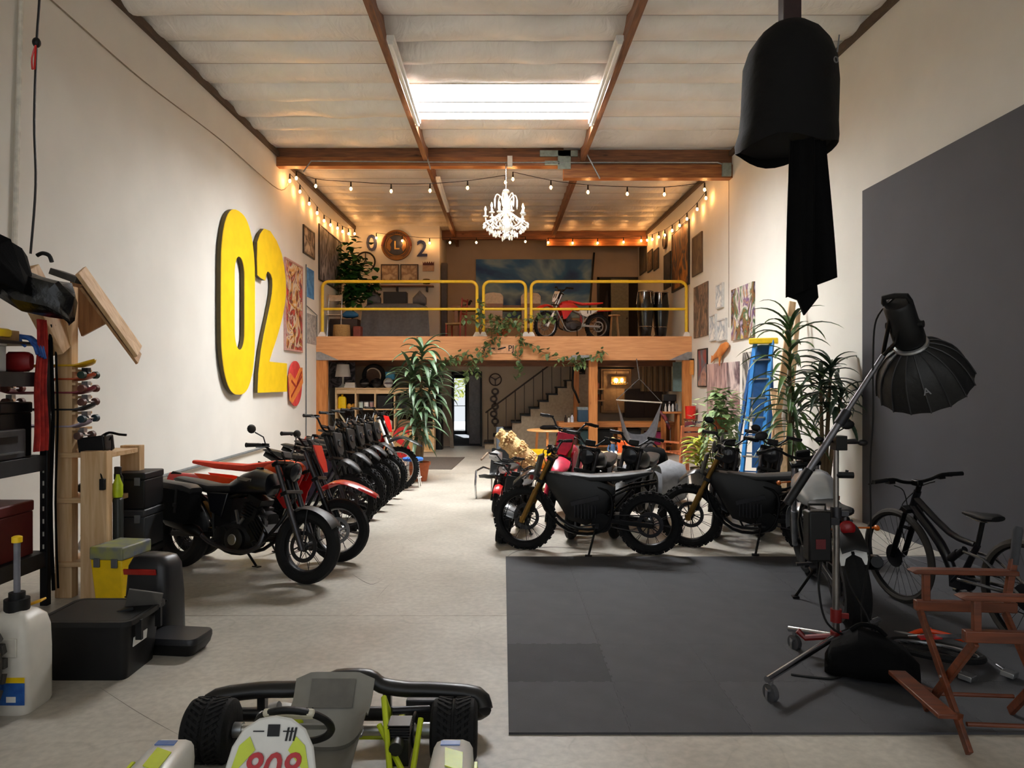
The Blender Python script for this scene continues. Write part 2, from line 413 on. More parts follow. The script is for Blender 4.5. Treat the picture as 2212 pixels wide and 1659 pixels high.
# tyre scuffs on the concrete
for lb, q, r_ in (('long dark tyre scuff curving at the front edge of the grey mat', [(1092, 1206), (1120, 1190), (1190, 1182), (1280, 1188)], .018), ('thin dark scuff in the middle of the walkway floor', [(815, 1292), (828, 1276), (842, 1262)], .012), ('pale grey scuff line left of the walkway centre', [(760, 1240), (800, 1262), (830, 1250)], .008), ('faint straight scuff left of the mat corner', [(880, 1262), (930, 1243)], .007), ('faint hairline crack near the go-kart on the left', [(215, 1485), (300, 1540), (390, 1590)], .0025)):
    pts = smoothpath([Fl(a, b) for a, b in q], 6) if len(q) > 2 else [Fl(a, b) for a, b in q]
    tag(MB().grid(lambda u, v, pts=pts, r_=r_: pts[min(len(pts)-1, int(round(u*(len(pts)-1))))]+V((0, (v-.5)*2*r_*sin(pi*(.06+.88*u)), .0012)), len(pts)-1, 1).build('scuff_mark', mat('scuff_grey', '6d675f', .7, var=.2)), lb, 'scuff mark')
# ceiling: foil-faced insulation sagging between sub-purlins, in three columns
def ceil_mat():
    m, nt, b = newmat('foil_insulation'); L = nt.links.new
    tc = nt.nodes.new('ShaderNodeTexCoord')
    n1 = nt.nodes.new('ShaderNodeTexNoise'); n1.inputs['Scale'].default_value = 1.1; n1.inputs['Detail'].default_value = 4
    L(tc.outputs['Object'], n1.inputs[0])
    r = nt.nodes.new('ShaderNodeValToRGB'); r.color_ramp.elements[0].color = hexc('dcdad6'); r.color_ramp.elements[1].color = hexc('edebe8'); r.color_ramp.elements[0].position = .35; r.color_ramp.elements[1].position = .65
    L(n1.outputs[0], r.inputs[0]); L(r.outputs[0], b.inputs['Base Color'])
    b.inputs['Roughness'].default_value = .42; b.inputs['Specular IOR Level'].default_value = .6; b.inputs['Metallic'].default_value = .15
    mp = nt.nodes.new('ShaderNodeMapping'); mp.inputs['Scale'].default_value = (1.6, .8, 1); mp.inputs['Rotation'].default_value = (0, 0, .5)
    n2 = nt.nodes.new('ShaderNodeTexNoise'); n2.inputs['Scale'].default_value = 2.6; n2.inputs['Detail'].default_value = 3; n2.inputs['Distortion'].default_value = 2.2
    L(tc.outputs['Object'], mp.inputs[0]); L(mp.outputs[0], n2.inputs[0])
    bp = nt.nodes.new('ShaderNodeBump'); bp.inputs['Strength'].default_value = .45; bp.inputs['Distance'].default_value = .05
    L(n2.outputs[0], bp.inputs['Height']); L(bp.outputs[0], b.inputs['Normal'])
    return m
FOIL = ceil_mat()
PX0, PX1 = -1.54, 1.60       # purlin lines
SK0, SK1 = 11.15, 12.62      # skylight
rows = [13.28-.713*k for k in range(24, -1, -1)]+[14.4]
rows2 = [14.6+.7*k for k in range(1, 15)]
rows = [r for r in rows if r > YF]; rows = [YF]+rows+[14.6]+rows2
for k, r in enumerate(rows):
    if abs(r-SK0) < .2: rows[k] = SK0
    if abs(r-SK1) < .2: rows[k] = SK1
cm = MB(); rc = random.Random(3)
from mathutils import noise as mnoise
for a, b in zip(rows, rows[1:]):
    for c, (x0, x1) in enumerate(((XL, PX0), (PX0, PX1), (PX1, XR))):
        if c == 1 and (SK0-.05 <= a < SK1-.05): continue
        sg = rc.uniform(.09, .15) if a < 14 else rc.uniform(.045, .08); ph = rc.uniform(0, 9)
        def fn(u, v, x0=x0, x1=x1, a=a, b=b, sg=sg, ph=ph):
            y = a+(b-a)*u; x = x0+(x1-x0)*v
            s = sg*(sin(pi*u**.8))*(.85+.5*mnoise.noise(V((x*1.3, ph, 0))))
            rip = .012*mnoise.noise(V((x*5, y*4, ph)))
            return (x, y, zc(y)-s+rip*sin(pi*u)-.02*(1-u)*0)
        cm.grid(fn, 7, 26)
struct(cm.build('ceiling', FOIL, smooth=70))
rs = MB()
for y in rows[1:]:
    if SK0-.05 < y < SK1-.05: continue
    rs.bb(XL, XR, y-.006, y+.006, zc(y)-.002, zc(y)+.05)
rs.bb(XL-.2, XR+.2, YF, SK0-.1, 6.95, 7.05); rs.bb(XL-.2, XR+.2, SK1+.1, 25, 6.95, 7.05); rs.bb(XL-.2, PX0, YF, 25, 6.95, 7.05); rs.bb(PX1, XR+.2, YF, 25, 6.95, 7.05)
struct(rs.build('ceiling_joists', mat('joist_shadow_wood', '6b5a48', .8)))
# skylight wells with acrylic panes
SKY = glow('skylight_acrylic', 'fbfdff', 62.)
def skylight(k, y0, y1, m):
    w = MB(); z0 = zc(y0)-.02; z1 = 6.85
    w.bb(PX0-.02, PX0+.03, y0, y1, z0, z1); w.bb(PX1-.03, PX1+.02, y0, y1, z0, z1); w.bb(PX0, PX1, y0-.03, y0+.01, z0, z1); w.bb(PX0, PX1, y1-.01, y1+.03, z0, z1)
    f = struct(w.build('window_%d' % k, mat('white_well', 'f0eee8', .6, var=.03)))
    MB().bb(PX0, PX1, y0, y1, z1-.03, z1).build('pane', m, f)
    b = MB()
    for t in (.42, .72): y = y0+(y1-y0)*t; b.bb(PX0, PX1, y-.022, y+.022, z0-.03, z0+.1)
    b.build('glazing_bar', mat('bar_white', '8f9294', .6), f)
skylight(1, SK0, SK1, SKY)
# timber: two long purlins, two cross beams
for i, x in enumerate((PX0, PX1)):
    w = MB()
    w.grid(lambda u, v, x=x: (x-.045+.09*v, YF+(YB-YF)*u, zc(YF+(YB-YF)*u)-.27), 1, 1, (0, 0, .3))
    struct(w.build('ceiling_beam', GLUY))
w = MB(); w.bb(XL, 1.22, 14.40, 14.58, 6.30, 6.50); o = struct(w.build('ceiling_beam', GLUX))
w = MB(); w.bb(XL, 1.22, 14.38, 14.58, 6.12, 6.30); struct(w.build('ceiling_beam', wood('mid_beam_cross', '7a431f', 'a86a34', 0)))
w = MB(); w.bb(1.22, XR, 14.40, 14.58, 6.14, 6.45); struct(w.build('ceiling_beam', GLUX))
w = MB(); w.bb(1.22, XR, 14.36, 14.58, 5.88, 6.14); struct(w.build('ceiling_beam', MATS['mid_beam_cross']))
w = MB(); w.bb(-1.93, XR, 22.8, 23.0, 6.36, 6.68); struct(w.build('ceiling_beam', GLUX))
w = MB(); w.bb(1.4, XR, 22.78, 23.0, 6.14, 6.36); struct(w.build('ceiling_beam', MATS['mid_beam_cross']))
# steel seat where the two beams meet
GST = mat('primed_steel', '8c968f', .5, .4)
w = MB(); w.bb(.74, 1.50, 14.33, 14.37, 6.30, 6.42); w.bb(1.10, 1.36, 14.33, 14.37, 6.05, 6.42); w.bb(.84, 1.14, 14.33, 14.37, 6.13, 6.21)
for x in (.82, .95, 1.42): w.cyl((x, 14.325, 6.36), (x, 14.34, 6.36), .018, 8)
for x in (.90, 1.02): w.cyl((x, 14.325, 6.17), (x, 14.34, 6.17), .018, 8)
tag(w.build('steel_connector', GST, bevel=.004), 'grey steel hinge connector joining the two halves of the big cross beam', 'bracket')
w = MB(); w.bb(4.38, 4.56, 14.30, 14.36, 5.90, 6.16)
tag(w.build('steel_bracket', GST, bevel=.004), 'grey steel seat holding the right end of the cross beam at the wall', 'bracket')
# ledger and conduits
w = MB(); w.bar((XL+.03, YF, zc(YF)-.12), (XL+.03, YB, zc(YB)-.12), .06, .10); struct(w.build('trim_1', mat('ledger_brown', '4b3a2c', .7)))
w = MB(); w.bar((XR-.03, YF, zc(YF)-.12), (XR-.03, YB, zc(YB)-.12), .06, .10); struct(w.build('trim_2', MATS['ledger_brown']))
tag(MB().tube([P(655, 372, 14.34), P(672, 348, 14.34), P(1095, 351, 14.34), P(1550, 351, 14.34), P(1566, 357, 14.34), P(1568, 380, 14.34)], .014, 6).build('conduit', ALU), 'thin metal conduit running along the face of the big cross beam', 'pipe')
PIPE = mat('painted_pipe', 'd9d5ca', .6)
tag(MB().tube([(XL+.03, 6.62, 2.6), (XL+.03, 6.75, 6.1)], .022, 8).build('conduit', PIPE), 'pale painted conduit on left wall beside the hanging black cable', 'pipe')
tag(MB().tube([(XL+.02, 16.5, 0), (XL+.02, 16.5, 4.5)], .014, 6).build('conduit', mat('grey_pipe', '6d7070', .6)), 'thin dark vertical conduit on left wall near the loft end', 'pipe')
tag(MB().tube([(XL+.03, 16.5, 3.55), (XL+.03, 17.42, 3.42), (XL+.03, 17.42, 2.9)], .012, 6).build('conduit', mat('grey_pipe', '6d7070', .6)), 'short grey pipe bending from the left wall to the loft railing', 'pipe')
struct(MB().bb(XR-.006, XR, 14.585, 14.605, 2.9, 5.9).build('trim_3', mat('joint_dark', '8a8274', .9)))
tag(MB().tube([(XL+.05, 8.7, .53), (XL+.05, 13.6, .56)], .022, 8).build('wall_rail', mat('grey_pipe', '6d7070', .6)), 'long grey rail low on the left wall behind the parked bikes', 'rail')
tag(MB().tube([P(1262, 322, 14.2), P(1296, 386, 14.3)], .014, 6).build('conduit', ALU), 'short slanting metal conduit at right purlin and cross beam', 'pipe')
tag(MB().tube([P(917, 320, 14.2), P(922, 338, 14.3), P(930, 366, 14.3)], .014, 6).build('conduit', ALU), 'short hanging metal conduit at left purlin and cross beam', 'pipe')
# slack wire swooping along the upper left wall
tag(MB().tube([P(0, -88, 6.49), P(110, 0, 7.2), P(310, 175, 9.05), P(480, 305, 11.6), P(600, 408, 14.3), P(625, 392, 15.0)], .009, 5, k=6).build('wall_wire', mat('wire_grey', '8d8272', .7)), 'thin slack wire sloping down across the upper left wall', 'cable')
# strip lights alongside the purlins
def strip(label, x, y0, y1):
    t = thing('strip_light', label, 'light fixture', (x, (y0+y1)/2, zc(y0)-.3), 0, 'strip lights along the purlins')
    h = (y1-y0)/2
    MB().bb(-.05, .05, -h, h, -.02, .05).build('housing', WHT, t, bevel=.006)
    MB().cyl((0, -h+.05, -.04), (0, h-.05, -.04), .019, 10).build('tube', mat('tube_white', 'f4f4f0', .3, var=.02), t)
    for s in (-1, 1): MB().bb(-.03, .03, s*(h-.03)-.02, s*(h-.03)+.02, -.065, -.02).build('lamp_holder', WHT, t)
strip('white strip light along the left purlin beside the skylight', -1.41, 9.0, 11.9)
strip('white strip light along the right purlin beside the skylight', 1.47, 9.0, 11.9)
strip('distant white strip light on left purlin beyond the big cross beam', -1.41, 15.6, 18.4)

# ---- loft
struct(MB().bb(XL, XR, 17.62, YB, 2.62, 2.9).build('loft_floor', mat('loft_ply', '8a7358', .7)))
BEAM = wood('loft_beam_wood', 'c98a58', 'dda26e', 0)
struct(MB().bb(XL, XR, 17.45, 17.62, 2.33, 2.91).build('loft_beam', BEAM, bevel=.006))
struct(MB().bb(XL, XR, 19.1, 19.25, 2.22, 2.62).build('loft_beam', GLUX))
for i in range(11):
    x = -4.1+i*.84; struct(MB().bb(x-.03, x+.03, 17.62, 20.2, 2.36, 2.62).build('loft_joist', wood('joist_wood', '7d4a26', 'a1683a', 1)))
for x0, x1 in ((XL, -4.29), (2.10, 2.31), (4.40, XR)):
    struct(MB().bb(x0, x1, 17.46, 17.64, 0, 2.33).build('loft_post', FIRZ, bevel=.005))
for x, s, l in ((XL+.005, 1, 'left'), (XR-.005, -1, 'right')):
    w = MB(); w.prism([(0, 0), (s*.55, 0), (s*.42, .06), (s*.1, .2), (0, .2)], (x, 17.44, 2.33), (1, 0, 0), (0, 0, 1), (0, .01, 0))
    for q in (.08, .2, .32): w.cyl((x+s*q, 17.43, 2.37), (x+s*q, 17.44, 2.37), .012, 6)
    tag(w.build('corner_plate', ALU), 'grey steel gusset plate at %s end of the loft beam' % l, 'bracket')
w = MB(); w.prism([(-.35, 0), (.3, 0), (.22, .12), (-.2, .12)], (1.9, 17.44, 2.33), (1, 0, 0), (0, 0, 1), (0, .01, 0))
tag(w.build('corner_plate', ALU), 'grey steel plate over the centre post of the loft beam', 'bracket')

# ---- foam floor tiles (interlocking), dark mat area on the right
def foam_mat(name, h):
    m, nt, b = newmat(name); L = nt.links.new
    oi = nt.nodes.new('ShaderNodeObjectInfo'); tc = nt.nodes.new('ShaderNodeTexCoord')
    nz = nt.nodes.new('ShaderNodeTexNoise'); nz.inputs['Scale'].default_value = 5; nz.inputs['Detail'].default_value = 6; L(tc.outputs['Object'], nz.inputs[0])
    ad = nt.nodes.new('ShaderNodeMath'); ad.operation = 'MULTIPLY_ADD'; ad.inputs[1].default_value = .35; L(oi.outputs['Random'], ad.inputs[0]); L(nz.outputs[0], ad.inputs[2])
    r = nt.nodes.new('ShaderNodeValToRGB'); c = hexc(h); r.color_ramp.elements[0].color = tuple(x*.86 for x in c[:3])+(1,); r.color_ramp.elements[1].color = tuple(x*1.14 for x in c[:3])+(1,)
    r.color_ramp.elements[0].position = .35; r.color_ramp.elements[1].position = 1.
    L(ad.outputs[0], r.inputs[0]); L(r.outputs[0], b.inputs['Base Color']); b.inputs['Roughness'].default_value = .75; b.inputs['Specular IOR Level'].default_value = .25
    n2 = nt.nodes.new('ShaderNodeTexNoise'); n2.inputs['Scale'].default_value = 160; L(tc.outputs['Object'], n2.inputs[0])
    bp = nt.nodes.new('ShaderNodeBump'); bp.inputs['Strength'].default_value = .3; bp.inputs['Distance'].default_value = .004; L(n2.outputs[0], bp.inputs['Height']); L(bp.outputs[0], b.inputs['Normal'])
    return m
FOAM = foam_mat('foam_grey', '48484b'); FOAMD = foam_mat('foam_dark', '38383b')
def tile_outline(s, nx, ny, px, py, n=12):
    """teeth on +x / +y when nx, ny; sockets on -x / -y when px, py"""
    d, e = .012, s/n
    def edge(a, b, nrm, on):
        a, b, nrm = V(a).to_3d(), V(b).to_3d(), V(nrm).to_3d(); out = [a]; u = (b-a)/n
        if on:
            for i in range(n):
                p = a+u*i
                out += [p+u*.25, p+u*.18+nrm*d, p+u*.82+nrm*d, p+u*.75] if i % 2 else []
        return out
    pts = edge((0, 0), (s, 0), (0, 1), py)+edge((s, 0), (s, s), (1, 0), nx)
    top = edge((0, s), (s, s), (0, 1), ny); lft = edge((0, 0), (0, s), (1, 0), px)
    pts += [V((s, s, 0))]+list(reversed(top))[:-1]+[V((0, s, 0))]+list(reversed(lft))[:-1]
    return [(p.x, p.y) for p in pts]
S = .609; cache = {}
for i in range(8):
    for j in range(6):
        w = S if i < 7 else XR-.035-(.03+7*S)
        key = (i < 6, j < 5, i > 0, j > 0, i == 7)
        if key not in cache:
            mb = MB()
            if i == 7: mb.bb(.012, w, 0, S-.001, 0, .012)
            else: mb.prism(tile_outline(S-.0015, i < 7 and i < 6, j < 5, i > 0, j > 0), (0, 0, 0), (1, 0, 0), (0, 1, 0), (0, 0, .012))
            cache[key] = mb.mesh('floor_tile', FOAM, 0)
            fixn(cache[key])
        o = bpy.data.objects.new('floor_tile', cache[key]); COL.objects.link(o); o.location = (.03+i*S, 3.58+j*S, .0)
        if (i, j) == (0, 1):
            o.data = cache[key].copy(); o.data.materials[0] = FOAMD
            tag(o, 'darkest square foam tile at the near left edge of the grey mat', 'floor tile', None)
        else:
            tag(o, 'grey interlocking foam tile of the exercise mat on the right', 'floor tile', 'grey foam floor tiles')
# dark painted backdrop panel on the right wall
tag(MB().bb(XR-.055, XR-.025, 2.5, 9.07, 0, 4.19).build('backdrop_panel', mat('charcoal_paint', '414146', .75, var=.05, scale=1.5)), 'tall charcoal painted panel covering the near right wall', 'panel')
# ================================================================ motorcycles
GOLD = mat('bronze_fork', '8a6a35', .35, .8); GUN = mat('gunmetal', '4b4a4d', .35, .8); NAVY = mat('navy_black_paint', '0c0d13', .3, coat=.35, var=.05)
SEATB = mat('black_vinyl', '111112', .5, bump=.08, bscale=120); AMB = mat('amber_lens', 'c8620f', .3); REDL = mat('red_lens', '8c1014', .25); LENS = mat('headlamp_glass', 'b9bcbe', .12, .3)
SILV = mat('silver_paint', 'bfc2c6', .25, .5, var=.04); MATB = mat('matt_black_body', '0a0a0b', .5, var=.1); GRYM = mat('grey_mask', '67645c', .45); PINK = mat('pink_red', 'd8234a', .4); WHG = mat('white_gloss', 'ecebe6', .3, var=.03)
_wc = {}
def wheel_parts(R_, tr, knob, spk, rimw):
    key = (R_, tr, knob, spk)
    if key in _wc: return _wc[key]
    t = MB(); rm = R_-tr
    t.torus((0, 0, 0), (0, 1, 0), rm, (tr, tr*1.02), 40, 10)
    if knob:
        n = 30
        for i in range(n):
            for k, (yy, off) in enumerate(((0, 0), (tr*.62, .5), (-tr*.62, .5))):
                a = 2*pi*(i+off)/n; lift = tr*.02 if k == 0 else -tr*.2
                c = V((cos(a)*(R_+lift), yy, sin(a)*(R_+lift)))
                t.box(c, (tr*.5, tr*.5, tr*.62), Matrix.Rotation(-a, 3, 'Y'))
    r0 = rm-tr*.62
    rim = MB(); rim.torus((0, 0, 0), (0, 1, 0), r0-.004, (.016, tr*.7), 40, 8)
    sp = MB()
    if spk == 'cast':
        for i in range(7):
            a = 2*pi*i/7; sp.bar((cos(a)*.04, 0, sin(a)*.04), (cos(a+.12)*r0, 0, sin(a+.12)*r0), .022, .02, (0, 1, 0))
    else:
        for i in range(spk):
            a = 2*pi*i/spk; b = a+(.5 if i % 2 else -.5); y = .03 if i % 4 < 2 else -.03
            sp.tube([(cos(a)*.045, y, sin(a)*.045), (cos(b)*0+cos(a+(.18 if i % 2 else -.18))*r0, 0, sin(a+(.18 if i % 2 else -.18))*r0)], .0028, 4)
    hb = MB(); hb.lathe([(.02, -.07), (.045, -.05), (.035, -.03), (.035, .03), (.045, .05), (.02, .07)], 14, (0, 0, 0), (0, 1, 0))
    ds = MB()
    n = 28; ds.ring([(cos(2*pi*i/n)*R_*.42, sin(2*pi*i/n)*R_*.42) for i in range(n)], [(cos(2*pi*i/n)*R_*.31, sin(2*pi*i/n)*R_*.31) for i in range(n)], (0, -.058, 0), (1, 0, 0), (0, 0, 1), (0, -.005, 0))
    for i in range(6): a = 2*pi*i/6; ds.bar((cos(a)*.03, -.06, sin(a)*.03), (cos(a+.3)*R_*.32, -.06, sin(a+.3)*R_*.32), .014, .004, (0, 1, 0))
    _wc[key] = [x for x in (t, rim, sp, hb, ds)]
    return _wc[key]
_wm = {}
def wheel(parent, name, mtx, R_, tr, knob=False, spk=28, rim=BLKM, spm=STEEL, tire=RUB):
    P_ = wheel_parts(R_, tr, knob, spk, 0)
    key = (R_, tr, knob, spk, rim.name, spm.name)
    if key not in _wm:
        _wm[key] = [P_[1].mesh(name, rim), P_[0].mesh('tire', tire, 30), P_[2].mesh('spokes', spm), P_[3].mesh('hub', rim), P_[4].mesh('brake_disc', ALU if rim in (ALU, WHG, CHR) else STEEL)]
        for m in _wm[key]: fixn(m)
    ms = _wm[key]
    w = bpy.data.objects.new(name, ms[0]); COL.objects.link(w); w.parent = parent; w.matrix_basis = mtx
    for n, m in zip(('tire', 'spokes', 'hub', 'brake_disc'), ms[1:]):
        o = bpy.data.objects.new(n, m); COL.objects.link(o); o.parent = w
    return w
def helix(a, b, r, n, wire=.007):
    a, b = V(a), V(b); x, y, d = basis(b-a); k = n*10
    return [a+(b-a)*(i/k)+x*cos(2*pi*i/10)*r+y*sin(2*pi*i/10)*r for i in range(k+1)], wire

def bike(label, group=None, loc=(0, 0, 0), rz=0., lean=.12, name='motorcycle', cat='motorcycle', L=1.45, Rf=.32, Rr=.32, tf=.055, tr=.065, rake=25, steer=.25, knob=False, spk=28,
         rim=BLKM, body=NAVY, tail=None, seatm=SEATB, fork=GUN, slider=BLKM, frame=BLKM, fend='low', fendm=None, front='lamp', frontm=None, kind='gas', number=None, sidem=None, tankp=None, seatp=None,
         barh=.30, mirrors=False, pannier=False, hand=False, shroud=None, rack=False, exh=True, engm=None, swing=BLKM, blinkers=False, stand=True, barw=.38, forkL=.84, tails=None, grips=BLK, tank_badge=False, plate=False, hi_bar=0., reardisc=False, fl_=.62, fw_=1., lens=LENS, gas_bulk=False):
    t = thing(name, label, cat, loc, rz, group)
    t.rotation_euler = (-lean, 0, rz)
    fendm = fendm or body; tail = tail or body; sidem = sidem or body; engm = engm or mat('engine_black', '0f0f11', .45, .4); frontm = frontm or body
    A = V((L/2, 0, Rf)); B = V((-L/2, 0, Rr)); d = V((-sin(R(rake)), 0, cos(R(rake))))
    S = Matrix.Translation(A) @ Matrix.Rotation(steer, 4, d) @ Matrix.Translation(-A)
    wheel(t, 'front_wheel', S @ Matrix.Translation(A), Rf, tf, knob, spk, rim)
    wheel(t, 'rear_wheel', Matrix.Translation(B) @ Matrix.Rotation(pi, 4, 'Z'), Rr, tr, knob, spk, rim)
    top = A+d*forkL; off = V((cos(R(rake)), 0, sin(R(rake))))*.0
    # fork legs: stanchion with slider sub-part
    for s in (-1, 1):
        y = V((0, s*.095, 0))
        m = MB(); m.tube([A+y+d*.30, top+y], .024, 10)
        f = m.build('fork_leg', fork, t, mtx=S)
        m = MB(); m.tube([A+y-d*.03, A+y+d*.1, A+y+d*.34], [.026, .029, .031], 10); m.box(A+y+V((0, 0, 0)), (.05, .03, .06))
        m.build('slider', slider, f)
        if s < 0:
            m = MB(); m.box(A+y+V((-.07, .035, .10)), (.05, .05, .10)); m.build('brake_caliper', BLKM, f, bevel=.006)
    m = MB()
    for q in (.62, .97): m.box(top*1.-d*((1-q)*forkL), (.07, .25, .035), Matrix.Rotation(-R(rake), 3, 'Y'))
    m.cyl(top-d*.30, top, .026, 10); m.build('triple_clamp', BLKM, t, mtx=S, bevel=.006)
    # handlebar
    h0 = top+d*.03; bw = barw
    bar = [h0+V((0, s*q, 0)) + V((dx, 0, dz)) for s, q, dx, dz in ((-1, bw, -.09, .10+hi_bar), (-1, bw*.62, -.03, .11+hi_bar), (-1, bw*.35, .0, .04), (-1, .05, 0, 0), (1, .05, 0, 0), (1, bw*.35, 0, .04), (1, bw*.62, -.03, .11+hi_bar), (1, bw, -.09, .10+hi_bar))]
    m = MB(); m.tube(bar, .012, 8, k=3)
    if kind != 'gas' or fend == 'high': m.tube([bar[2], bar[5]], .014, 8)
    hb = m.build('handlebar', BLKM, t, mtx=S)
    for s in (0, 1):
        a, b = (bar[0], bar[1]) if s == 0 else (bar[7], bar[6]); e = (b-a).normalized()
        m = MB(); m.tube([a, a+e*.13], [.019, .016], 8); m.lathe([(.021, 0), (.021, .008)], 8, a, -e); m.build('grip', grips, hb)
        m = MB(); q = a+e*.16; m.tube([q, q+V((.06, 0, -.01)), q+V((.075, 0, -.015))-e*.14], .006, 6); m.box(q+V((.02, 0, 0)), (.04, .05, .03)); m.build('lever', BLKM, hb)
        if mirrors:
            q = a+e*.18; o_ = -e*.06
            m = MB(); m.tube([q, q+V((0, 0, .07))+o_*.5, q+V((-.02, 0, .11))+o_*1.6], .006, 6); m.ball(q+V((-.02, 0, .14))+o_*2.2, (.014, .058, .04), 10, 6); m.build('mirror', BLK, hb)
        if hand:
            m = MB(); c = a+e*.06+V((.10, 0, .0)); m.hull([(-.16, 0, .006, .02), (-.08, .01, .012, .05), (.04, 0, .014, .055), (.12, -.01, .008, .03)], 8, axis=1); m.v = [(c.x+x, c.y+y, c.z+z) for x, y, z in m.v]; m.build('hand_guard', frontm, hb)
    m = MB()
    for s in (-1, 1): m.tube([h0+V((.02, s*.2, .06)), h0+V((.10, s*.1, .02)), h0+V((.06, s*.04, -.2)), h0+V((.0, s*.03, -.35))], .005, 5, k=4)
    m.build('cables', BLK, t, mtx=S)
    m = MB(); m.box(h0+V((.05, 0, .03)), (.03, .12, .07), (0, -.5, 0)); m.build('dashboard', BLK, t, mtx=S, bevel=.008)
    # front face
    fc = top-d*.10+V((.10, 0, 0))
    if front == 'lamp':
        m = MB(); m.lathe([(.02, -.09), (.07, -.06), (.088, 0), (.088, .015)], 20, fc, (1, 0, -.1)); hl = m.build('headlight', BLKM if frontm is body and body is not SILV else frontm, t, mtx=S)
        m = MB(); m.lathe([(.08, .016), (.05, .028), (.0, .032)], 20, fc, (1, 0, -.1)); m.build('lens', lens, hl)
    elif front == 'mask':
        m = MB(); m.prism([(-.10, .12), (.10, .12), (.085, -.10), (.04, -.16), (-.04, -.16), (-.085, -.10)], fc-V((.0, 0, .02)), (0, 1, 0), (-.25, 0, .97), (.03, 0, .01)); hl = m.build('headlight_mask', frontm, t, mtx=S, bevel=.012)
        m = MB(); m.lathe([(.05, 0), (.045, .02), (.0, .026)], 16, fc+V((.03, 0, -.03)), (1, 0, .2)); m.build('lens', lens, hl)
    else:
        m = MB(); m.prism([(-.11, .13), (.11, .13), (.10, -.05), (.05, -.16), (-.05, -.16), (-.10, -.05)], fc, (0, 1, 0), (-.36, 0, .93), (.012, 0, .004)); hl = m.build('number_plate', frontm, t, mtx=S, bevel=.004)
        if number: text('number', number, .15, BLK, hl, frame3(fc+V((.024, 0, .0)), (0, 1, 0), (-.36, 0, .93)), .003)
    if blinkers:
        for s in (-1, 1):
            m = MB(); m.tube([top-d*.2+V((.03, s*.1, 0)), top-d*.2+V((.05, s*.19, 0))], .007, 6); m.ball(top-d*.2+V((.055, s*.21, 0)), (.035, .02, .02), 8, 6); m.build('turn_signal', AMB, t, mtx=S)
    # front fender
    m = MB()
    if fend == 'low':
        m.grid(lambda u, v: A+V((cos(.25+u*2.2)*(Rf+.022), (v-.5)*tf*2.7, sin(.25+u*2.2)*(Rf+.022)-abs(v-.5)*.05)), 12, 4, (0, 0, .006))
        for s in (-1, 1): m.tube([A+V((0, s*.085, .02)), A+V((cos(1.5)*.3, s*tf*1.3, Rf*.98))], .007, 5)
    elif fend == 'short':
        m.grid(lambda u, v: A+V((cos(.6+u*1.5)*(Rf+.02), (v-.5)*tf*2.9, sin(.6+u*1.5)*(Rf+.02)-abs(v-.5)*.05)), 12, 4, (0, 0, .006))
        for s in (-1, 1): m.tube([A+V((0, s*.085, .02)), A+V((.02, s*tf*1.3, Rf*1.0))], .007, 5)
    else:
        zz = 2*Rf+.10
        def fn(u, v):
            x = A.x-.24+u*fl_; w = fw_*(.055+.075*sin(min(1, u*1.5)*pi*.6))*(1 if u < .75 else max(.4, 1-(u-.75)*2.4))
            return (x, (v-.5)*2*w, zz+.05*sin(u*pi)-.17*max(0, u-.4)**1.3-.035*(abs(v-.5)*2)**2+(.03-.16*max(0, .3-u)))
        m.grid(fn, 14, 6, (0, 0, .008))
    m.build('front_fender', fendm, t, mtx=S, smooth=60)
    # frame
    H = top-d*.22; Hb = top-d*.36; piv = V((-.20, 0, .36)); z_s = .78
    m = MB(); m.cyl(Hb, H+d*.04, .034, 12)
    for s in (-1, 1):
        y = s*.09
        m.tube([Hb, Hb+V((-.07, y, -.22)), V((.18, y, .24)), V((-.10, y, .22)), V((-.24, y, .34)), V((-.26, y, .62)), V((-.05, y*.8, .72)), H], .017, 7, k=3)
        m.tube([V((-.25, y, .60)), V((-.45, y*.9, .70)), V((-.72, y*.7, .76))], .012, 6)
        m.tube([V((-.24, y, .40)), V((-.48, y*.9, .68))], .011, 6)
    m.build('frame', frame, t)
    # swingarm, shock, chain
    m = MB()
    for s in (-1, 1): m.bar(piv+V((0, s*.08, 0)), B+V((-.03, s*.10, 0)), .05, .03, (0, 1, 0))
    m.box(piv+V((-.12, 0, .02)), (.06, .16, .06)); m.build('swingarm', swing, t, bevel=.006)
    pts, wr = helix((-.28, 0, .34), (-.24, 0, .58), .036, 7); m = MB(); m.tube(pts, wr, 5); m.cyl((-.28, 0, .32), (-.24, 0, .62), .018, 8); m.build('shock', RED if kind == 'gas' and body is RED else STEEL, t)
    m = MB(); m.torus(B+V((0, .075, 0)), (0, 1, 0), .10, .006, 24, 6); m.tube([B+V((0, .075, .10)), piv+V((.05, .075, .05))], .007, 5); m.tube([B+V((0, .075, -.10)), piv+V((.05, .075, -.05))], .007, 5); m.build('chain', STEEL, t)
    # engine or battery
    if kind == 'gas':
        m = MB(); m.hull([(-.22, .37, .10, .09), (-.10, .36, .14, .14), (.10, .35, .14, .14), (.20, .36, .10, .10)], 12, 3)
        m.lathe([(.105, 0), (.105, .03), (.07, .045), (.0, .045)], 18, (.04, -.13, .34), (0, -1, 0)); m.lathe([(.085, 0), (.085, .03), (.05, .04), (.0, .04)], 18, (-.12, -.12, .36), (0, -1, 0)); m.lathe([(.09, 0), (.09, .03), (.0, .035)], 18, (.03, .13, .34), (0, 1, 0))
        e = m.build('engine', engm, t)
        m = MB(); u_ = V((.34, 0, .94)); o_ = V((.10, 0, .46))
        for i in range(8): m.box(o_+u_*(.0+i*.027), (.17, .2, .012), Matrix.Rotation(.34, 3, 'Y'))
